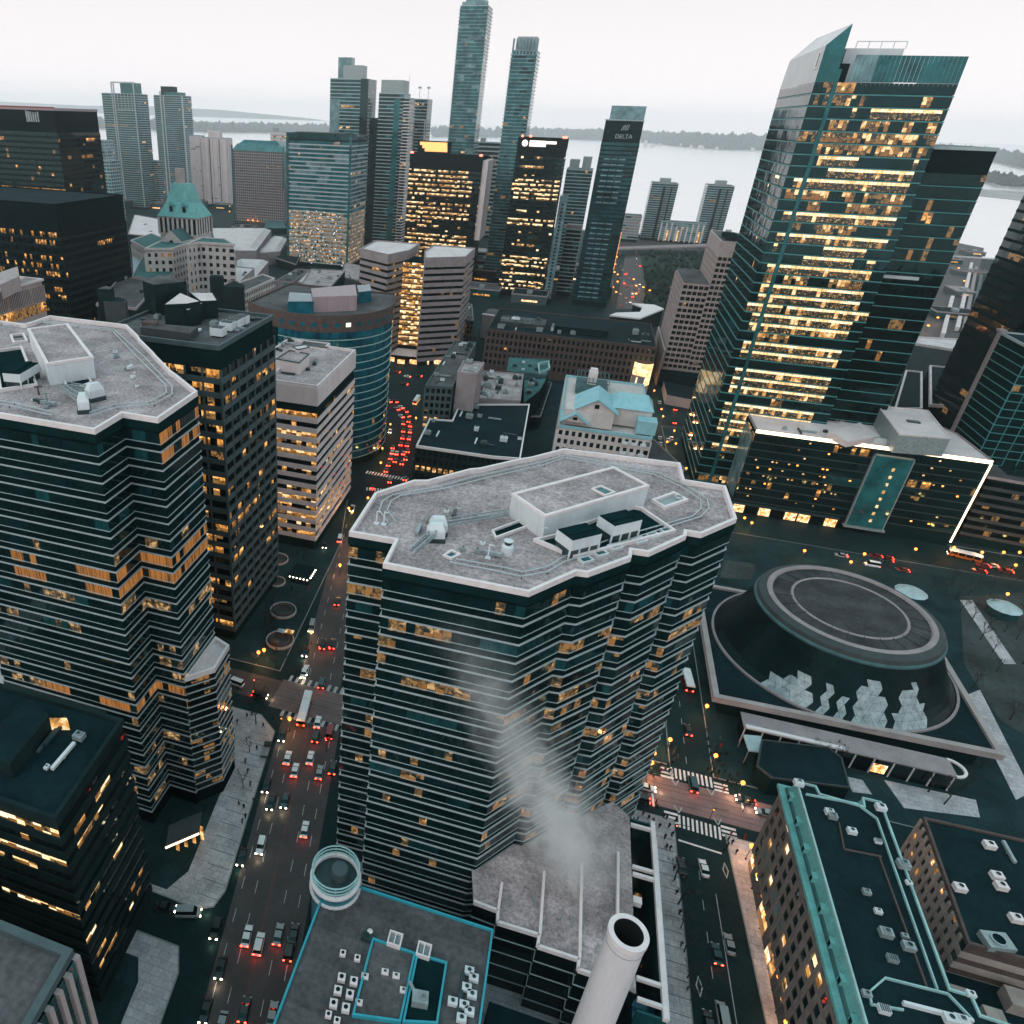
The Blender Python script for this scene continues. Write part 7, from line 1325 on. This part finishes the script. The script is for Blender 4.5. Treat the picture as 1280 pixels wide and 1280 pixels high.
def bus(px, py, rot, label, L=12.0, paint='car_white', band='car_orange', lit='t', name='bus', h=3.1):
    x, y = W(px, py, 3); t = thing(name, label, 'bus', (x, y, .02)); t.rotation_euler = (0, 0, rot)
    m = MB(); q = [(-1.25, -L / 2), (1.25, -L / 2), (1.25, L / 2 - .3), (.9, L / 2), (-.9, L / 2), (-1.25, L / 2 - .3)]; m.prism(q, .35, 1.25); m.build('body', band, t); m = MB(); m.prism(offset(q, -.03), 1.25, h - .55); m.build('window', 'glass_black', t); m = MB(); m.prism(q, h - .55, h, 0, 0, pg2=offset(q, -.12)); m.build('roof', paint, t)
    for yy in (-L * .2, L * .28): m = MB(); m.box(-.8, yy - .9, h, .8, yy + .9, h + .22); m.build('roof_unit', paint, t)
    for i in range(5):
        for sx in (-1.26, 1.26): m = MB(); yy = -L / 2 + .4 + (L - 1) * i / 4; m.box(sx - .03, yy - .12, 1.2, sx + .03, yy + .12, h - .5); m.build('window_post', band, t)
    for sx in (-1, 1):
        for yy in (-L * .27, L * .3): m = MB(); m.tube((sx * 1.0, yy, .48), (sx * 1.27, yy, .48), .48, .48, 12); m.build('wheel', 'rubber', t)
        m = MB(); m.box(sx * .9 - .18, -L / 2 - .05, .9, sx * .9 + .18, -L / 2 + .02, 1.3); m.build('taillight', 'tail_lamp' if 't' in lit else 'street_bulb', t); m = MB(); m.box(sx * .85 - .2, L / 2 - .1, .7, sx * .85 + .2, L / 2 + .06, 1.0); m.build('headlight', 'head_lamp', t)
    return t
bus(381, 881, ua - .02, 'long white roofed bus with orange rear crossing the avenue junction'); bus(861, 846, .08, 'short white bus in the street beside the central tower and concert hall', 8.5, band='car_red'); bus(521, 497, .0, 'white bus with warm lit windows at the stop right of the traffic jam', 11, band='lit_gold'); bus(1208, 690, 1.35, 'white bus with red rear lamps on the road at the right border', 11)
x, y = W(333, 936, .8); t = thing('pickup_truck', 'dark pickup truck with pale load bed parked by the wide pavement', 'truck', (x, y, .02)); t.rotation_euler = (0, 0, ua)
m = MB(); m.box(-.95, -2.7, .5, .95, 2.6, .95); m.prism(rect(-.9, .3, .9, 1.6), .95, 1.75, 0, 0, pg2=rect(-.75, .5, .75, 1.3)); m.build('body', 'car_black', t); m = MB(); m.ring(rect(-.95, -2.7, .95, .2), -.12, 0, .95, 1.35); m.build('bed_side', 'grey_metal', t); m = MB(); m.box(-.8, -2.5, .96, .8, .0, 1.15); m.build('load', 'concrete_grey', t)
for sx in (-1, 1):
    for yy in (-1.7, 1.6): m = MB(); m.tube((sx * .8, yy, .4), (sx * 1.0, yy, .4), .4, .4, 10); m.build('wheel', 'rubber', t)
# traffic jam on the curving street: too small to show separate parts
def far_car(paint, lit):
    m = MB(); m.box(-.9, -2.2, .3, .9, 2.2, .85, 0); m.prism(rect(-.82, -1.6, .82, 1.1), .85, 1.45, 1, 0, pg2=rect(-.68, -1.1, .68, .5))
    for sx in (-.62, .62): m.box(sx - .28, -2.32, .5, sx + .28, -2.15, .95, 2); m.box(sx - .2, 2.15, .5, sx + .2, 2.26, .75, 3); 
    for sx in (-.85, .85):
        for yy in (-1.4, 1.4): m.tube((sx - .08, yy, .32), (sx + .08, yy, .32), .32, .32, 8, 4)
    return m.build('car', ['car_' + paint, 'glass_black', 'tail_lamp' if 't' in lit else 'car_red', 'head_lamp' if 'h' in lit else 'car_silver', 'rubber'])
JAM = [(920, 340), (970, 335), (1045, 345), (1115, 375), (1190, 370), (920, 410), (965, 410), (1095, 425), (915, 470), (940, 495), (885, 520), (995, 540), (1035, 540), (1045, 590), (1075, 580), (1100, 605), (1075, 640), (1115, 635), (1090, 685), (1125, 670), (1135, 740), (1085, 780), (1090, 735), (1128, 785), (1072, 825), (1115, 830), (1020, 845), (1015, 880), (1045, 885), (1090, 885), (1005, 915), (1035, 935), (1080, 950), (990, 960), (1105, 920), (1000, 1070), (1100, 1055), (885, 1110), (1135, 700), (1120, 870), (1000, 740), (975, 1000), (720, 1050), (750, 1250), (850, 830), (735, 860)]
jp = {c: far_car(c, 't') for c in ('white', 'black', 'red', 'silver')}; jph = far_car('white', 'h'); used = set()
def far_place(k, px, py, rot, label, group):
    o = jph if k == 'head' else jp[k]
    if k in used: o = o.copy(); C.objects.link(o)
    used.add(k); x, y = W(px, py, .7); o.location = (x, y, .02); o.rotation_euler = (0, 0, rot); tag(o, label, 'car', group); return o
rj = R_(5)
for i, (cx, cy) in enumerate(JAM):
    px, py = 300 + cx * .1875, 400 + cy * .1875
    rot = 0.15 if cy > 650 else (.75 if cy > 450 else 1.4)
    if (cx, cy) in ((1000, 740), (720, 1050), (750, 1250), (735, 860)): far_place('head', px, py, rot + 3.14, 'small pale car with headlights coming down the curving street', 'cars coming down the curving street')
    else: far_place(rj.choice(('black', 'black', 'red', 'silver', 'white')), px, py, rot, 'small car with red tail lights in the jam on the curving street', 'cars in the traffic jam')
for i in range(26):
    px, py = rj.uniform(775, 800), rj.uniform(322, 384); far_place(rj.choice(('red', 'white', 'black')) if i % 2 else 'head', px, py, rj.choice((0, 3.14)), 'tiny car on the lamp-lit road toward the lake', 'cars on the lake road')
for i in range(8):
    px = rj.uniform(960, 1270); py = 676 + (px - 960) * .085 + rj.uniform(6, 15); far_place(rj.choice(('black', 'red', 'silver')), px, py, 1.57, 'small car with red tail lights on the road before the glowing glass block', 'cars on the road before the glass block')
for i in range(14):
    px, py = rj.uniform(815, 845), rj.uniform(470, 590); far_place(rj.choice(('black', 'head')), px, py, 0, 'small car in the narrow street left of the golden skyscraper', 'cars in the street by the skyscraper')
for k in ('white', 'black', 'red', 'silver'):
    if k not in used: bpy.data.objects.remove(jp[k])

# ------------------------------------------------------------------ people
def person_proto(coat, seed):
    rr = R_(seed); me = bpy.data.meshes.new('person'); sw = .22
    V = [(0, 0, .95), (0, .02, 1.2), (0, .02, 1.42), (0, .03, 1.55), (0, .05, 1.68), (.1, .0, .9), (.11, .15, .5), (.11, .08, .06), (.11, .2, .03), (-.1, 0, .9), (-.11, -.1, .5), (-.11, -.26, .08), (-.11, -.14, .03), (.2, .02, 1.38), (.25, -.08, 1.12), (.26, .04, .9), (-.2, .02, 1.38), (-.25, .1, 1.12), (-.26, .22, .92)]
    E = [(0, 1), (1, 2), (2, 3), (3, 4), (0, 5), (5, 6), (6, 7), (7, 8), (0, 9), (9, 10), (10, 11), (11, 12), (2, 13), (13, 14), (14, 15), (2, 16), (16, 17), (17, 18)]
    Rr = [.17, .16, .17, .07, .12, .11, .08, .06, .05, .11, .08, .06, .05, .08, .065, .05, .08, .065, .05]
    me.from_pydata(V, E, []); o = bpy.data.objects.new('person', me); C.objects.link(o); md = o.modifiers.new('s', 'SKIN')
    for v, r_ in zip(me.skin_vertices[0].data, Rr): v.radius = (r_, r_)
    me.skin_vertices[0].data[0].use_root = True
    dg = bpy.context.evaluated_depsgraph_get(); m2 = bpy.data.meshes.new_from_object(o.evaluated_get(dg)); bpy.data.objects.remove(o)
    m2.materials.clear(); m2.materials.append(MAT[coat]); m2.name = 'person'; return m2
PM = [person_proto('coat_black', 1), person_proto('coat_grey', 2), person_proto('coat_red', 3)]
PEO = {'cross': ('person by the striped crossing', 'people around the striped crossing', [(600, 300), (612, 365), (700, 370), (615, 430), (655, 420), (705, 420), (645, 540), (690, 530), (655, 590), (610, 590), (680, 650), (770, 635), (820, 690), (825, 630), (340, 420), (360, 470), (365, 520), (320, 560), (300, 590), (265, 560), (225, 550), (270, 600), (140, 910), (215, 960), (68, 960), (235, 830), (240, 860), (290, 930), (310, 940), (380, 960), (725, 740), (720, 690), (790, 700), (860, 690), (885, 510), (875, 555), (780, 1060), (820, 1190), (755, 1140), (880, 1080), (310, 1150), (200, 600), (215, 640), (180, 590), (330, 600), (350, 545), (390, 500), (372, 440), (630, 480), (668, 460), (690, 610), (720, 560), (735, 600), (745, 480), (700, 480), (640, 620), (750, 680), (785, 660), (100, 950), (120, 990), (180, 940), (200, 1000), (260, 1000), (330, 1000), (350, 1060), (300, 1080), (760, 1100), (790, 1120), (730, 1180)], (780, 860), .171875),
    'left': ('person walking on the wide pavement at the foot of the left zigzag tower', 'people on the wide avenue pavement', [(760, 330), (775, 325), (810, 360), (840, 340), (755, 470), (762, 500), (770, 540), (735, 600), (750, 610), (755, 640), (745, 655), (790, 430), (815, 420), (730, 350), (780, 590), (720, 395)], (0, 760), U6),
    'park': ('person walking along the pale pavement beside the skylit court', 'people on the pale pavement', [(843, 1085), (846, 1115), (838, 1060), (852, 1180), (860, 1235), (850, 1140)], (0, 0), 1), 'plaza': ('person crossing the dark plaza below the gridded tower', 'people on the plaza', [(330, 815), (345, 812), (358, 820), (316, 835), (365, 735), (385, 735), (372, 690), (390, 700)], (0, 0), 1)}
rp = R_(2)
for k, (lab, grp, pts, off, s_) in PEO.items():
    for i, (cx, cy) in enumerate(pts):
        o = bpy.data.objects.new('person', PM[0 if rp.random() < .65 else rp.choice((1, 1, 2))]); C.objects.link(o); x, y = W(off[0] + cx * s_, off[1] + cy * s_, .9); o.location = (x, y, .13); o.rotation_euler = (0, 0, rp.random() * 6.28); tag(o, lab.replace('person', {'coat_black': 'dark clad', 'coat_grey': 'grey clad', 'coat_red': 'red clad'}[o.data.materials[0].name] + ' person') + ((', far kerb' if cy < 640 else ', near left corner' if cx < 420 else ', right corner') if k == 'cross' else ''), 'person', grp + ((' at the far kerb' if cy < 640 else ' at the near left corner' if cx < 420 else ' at the right corner') if k == 'cross' else ''))
# traffic signals on poles at the two junctions
def signal(px, py, col, label):
    x, y = W(px, py, 4.5); t = thing('traffic_signal', label, 'traffic signal', (x, y, .13)); m = MB(); m.tube((0, 0, 0), (0, 0, 5), .08, .07, 8); m.beam((0, 0, 5), (3.2, 0, 5.2), .1, .1); m.build('post', 'steel_dark', t); m = MB(); m.box(-.18, -.15, 3.9, .18, .15, 4.9); m.build('housing', 'dark_metal', t); m = MB(); m.lathe(0, -.2, [(0, 4.3), (.2, 4.5), (0, 4.7)], 8); m.build('lens', col, t)
for px, py, c_, l in ((846, 1032, 'red_beacon', 'traffic signal showing red at the left corner of the striped crossing'), (935, 1000, 'street_bulb', 'traffic signal with amber glow right of the striped crossing'), (352, 898, 'street_bulb', 'traffic signal with amber glow at the avenue junction, near kerb'), (318, 850, 'red_beacon', 'traffic signal showing red on the cross street left of the avenue'), (408, 925, 'red_beacon', 'red traffic signal by the right edge of the avenue junction'), (892, 1012, 'street_bulb', 'amber signal lamp beside the right zebra bars')): signal(px, py, c_, l)
# shop front glow and small kiosks at the left picture edge
vk = root('lit_pavilion', 'orange lit low pavilion at the left picture edge beyond the zigzag tower', 'pavilion', rect(-150, 165, -135, 175)); vp = ccw(WL([(-20, 750), (26, 745), (22, 700), (-20, 700)], 5)); m = MB(); m.prism(vp, 0, 1); child(m, 'base', 'brick_brown', vk); m = MB(); m.prism(offset(vp, -.3), 1, 7); child(m, 'window_wall', 'lit_shop', vk); m = MB(); m.prism(offset(vp, .5), 7, 7.6); child(m, 'roof', 'stone_dark', vk)
# glass pavilions in the park
for px, py, l in ((1140, 738, 'pale glass pavilion behind the concert hall drum'), (1257, 757, 'small teal glass pavilion in the park at right')):
    x, y = W(px, py, 4); t = thing('glass_pavilion', l, 'pavilion', (x, y, .13)); m = MB(); m.lathe(0, 0, [(4.6, 0), (4.6, 3.2)], 12); m.build('wall', 'glass_green', t); m = MB(); m.lathe(0, 0, [(5.2, 3.2), (2.0, 4.8), (0, 5.2)], 12); m.build('roof', 'mint_panel', t)

# ------------------------------------------------------------------ steam rising from the podium, and the city haze
def volume_obj(name, verts_mb, col, dens, noise=None):
    m, nt, b = nodes_of(name + '_air'); nt.nodes.remove(b); out = nt.nodes['Material Output']; v = nt.nodes.new('ShaderNodeVolumePrincipled')
    v.inputs['Color'].default_value = col + (1,); v.inputs['Density'].default_value = dens; v.inputs['Anisotropy'].default_value = 0.78 if name == 'haze' else 0.0
    if noise:
        t = nt.nodes.new('ShaderNodeTexCoord'); n = nt.nodes.new('ShaderNodeTexNoise'); n.inputs['Scale'].default_value = noise[0]; n.inputs['Detail'].default_value = 4
        r = nt.nodes.new('ShaderNodeMapRange'); r.inputs['From Min'].default_value = noise[1]; r.inputs['From Max'].default_value = noise[2]; r.inputs['To Min'].default_value = 0; r.inputs['To Max'].default_value = dens
        nt.links.new(t.outputs['Object'], n.inputs['Vector']); nt.links.new(n.outputs['Fac'], r.inputs['Value']); nt.links.new(r.outputs[0], v.inputs['Density'])
    nt.links.new(v.outputs[0], out.inputs['Volume'])
    return m
HAZE = 0.00009
volume_obj('haze', None, (0.92, 0.975, 1.0), HAZE)
hb_ = MB(); hb_.box(-14000, -420, -3.6, 14000, 12500, 320); tag(hb_.build('haze', 'haze_air', None, kind='stuff'), 'thin teal grey city haze fading the far shore', 'haze', kind='stuff')
def steam_plume(p0, p1, r0, r1, dens, label):
    """soft plume: dense near its foot, thinning outwards and upwards, torn by noise; local z runs 0..1 along it"""
    p0 = Vector(p0); p1 = Vector(p1); L = (p1 - p0).length
    m, nt, b = nodes_of('steam_air'); nt.nodes.remove(b); out = nt.nodes['Material Output']; v = nt.nodes.new('ShaderNodeVolumePrincipled'); N = nt.nodes.new; K = nt.links.new
    v.inputs['Color'].default_value = (1, 1, 1, 1)
    tc_ = N('ShaderNodeTexCoord'); n = N('ShaderNodeTexNoise'); n.inputs['Scale'].default_value = 0.15; n.inputs['Detail'].default_value = 6; n.inputs['Roughness'].default_value = 0.65; n.inputs['Distortion'].default_value = 1.1
    K(tc_.outputs['Object'], n.inputs['Vector'])
    s3 = N('ShaderNodeSeparateXYZ'); K(tc_.outputs['Object'], s3.inputs[0])
    def math_(op, a, b_=None, clamp=False):
        q = N('ShaderNodeMath'); q.operation = op; q.use_clamp = clamp
        for i, x in enumerate((a, b_)):
            if x is None: continue
            if isinstance(x, (int, float)): q.inputs[i].default_value = x
            else: K(x, q.inputs[i])
        return q.outputs[0]
    r = math_('SQRT', math_('ADD', math_('MULTIPLY', s3.outputs[0], s3.outputs[0]), math_('MULTIPLY', s3.outputs[1], s3.outputs[1])))
    t = math_('DIVIDE', s3.outputs[2], L, True); R = math_('ADD', r0, math_('MULTIPLY', t, r1 - r0))
    edge = math_('SUBTRACT', 1.0, math_('DIVIDE', r, R), True)
    body = math_('SUBTRACT', math_('ADD', n.outputs['Fac'], math_('MULTIPLY', edge, 0.34)), 0.60, True)
    ends = math_('MULTIPLY', math_('MULTIPLY', t, 4.0, True), math_('POWER', math_('SUBTRACT', 1.0, t), 1.1))
    K(math_('MULTIPLY', math_('MULTIPLY', math_('MULTIPLY', body, edge), ends), dens), v.inputs['Density']); K(v.outputs[0], out.inputs['Volume'])
    mb = MB(); mb.lathe(0, 0, [(0, 0), (r0, 0), (r1, L), (0, L)], 20); o = mb.build('steam', 'steam_air', None, kind='stuff')
    o.location = p0; o.rotation_euler = (p1 - p0).to_track_quat('Z', 'Y').to_euler(); tag(o, label, 'steam', kind='stuff'); return o
steam_plume((24.0, 97.5, 20.6), (-9.5, 87.5, 84), 11.5, 8.5, 1.6, 'white steam plume drifting up the front of the central tower')
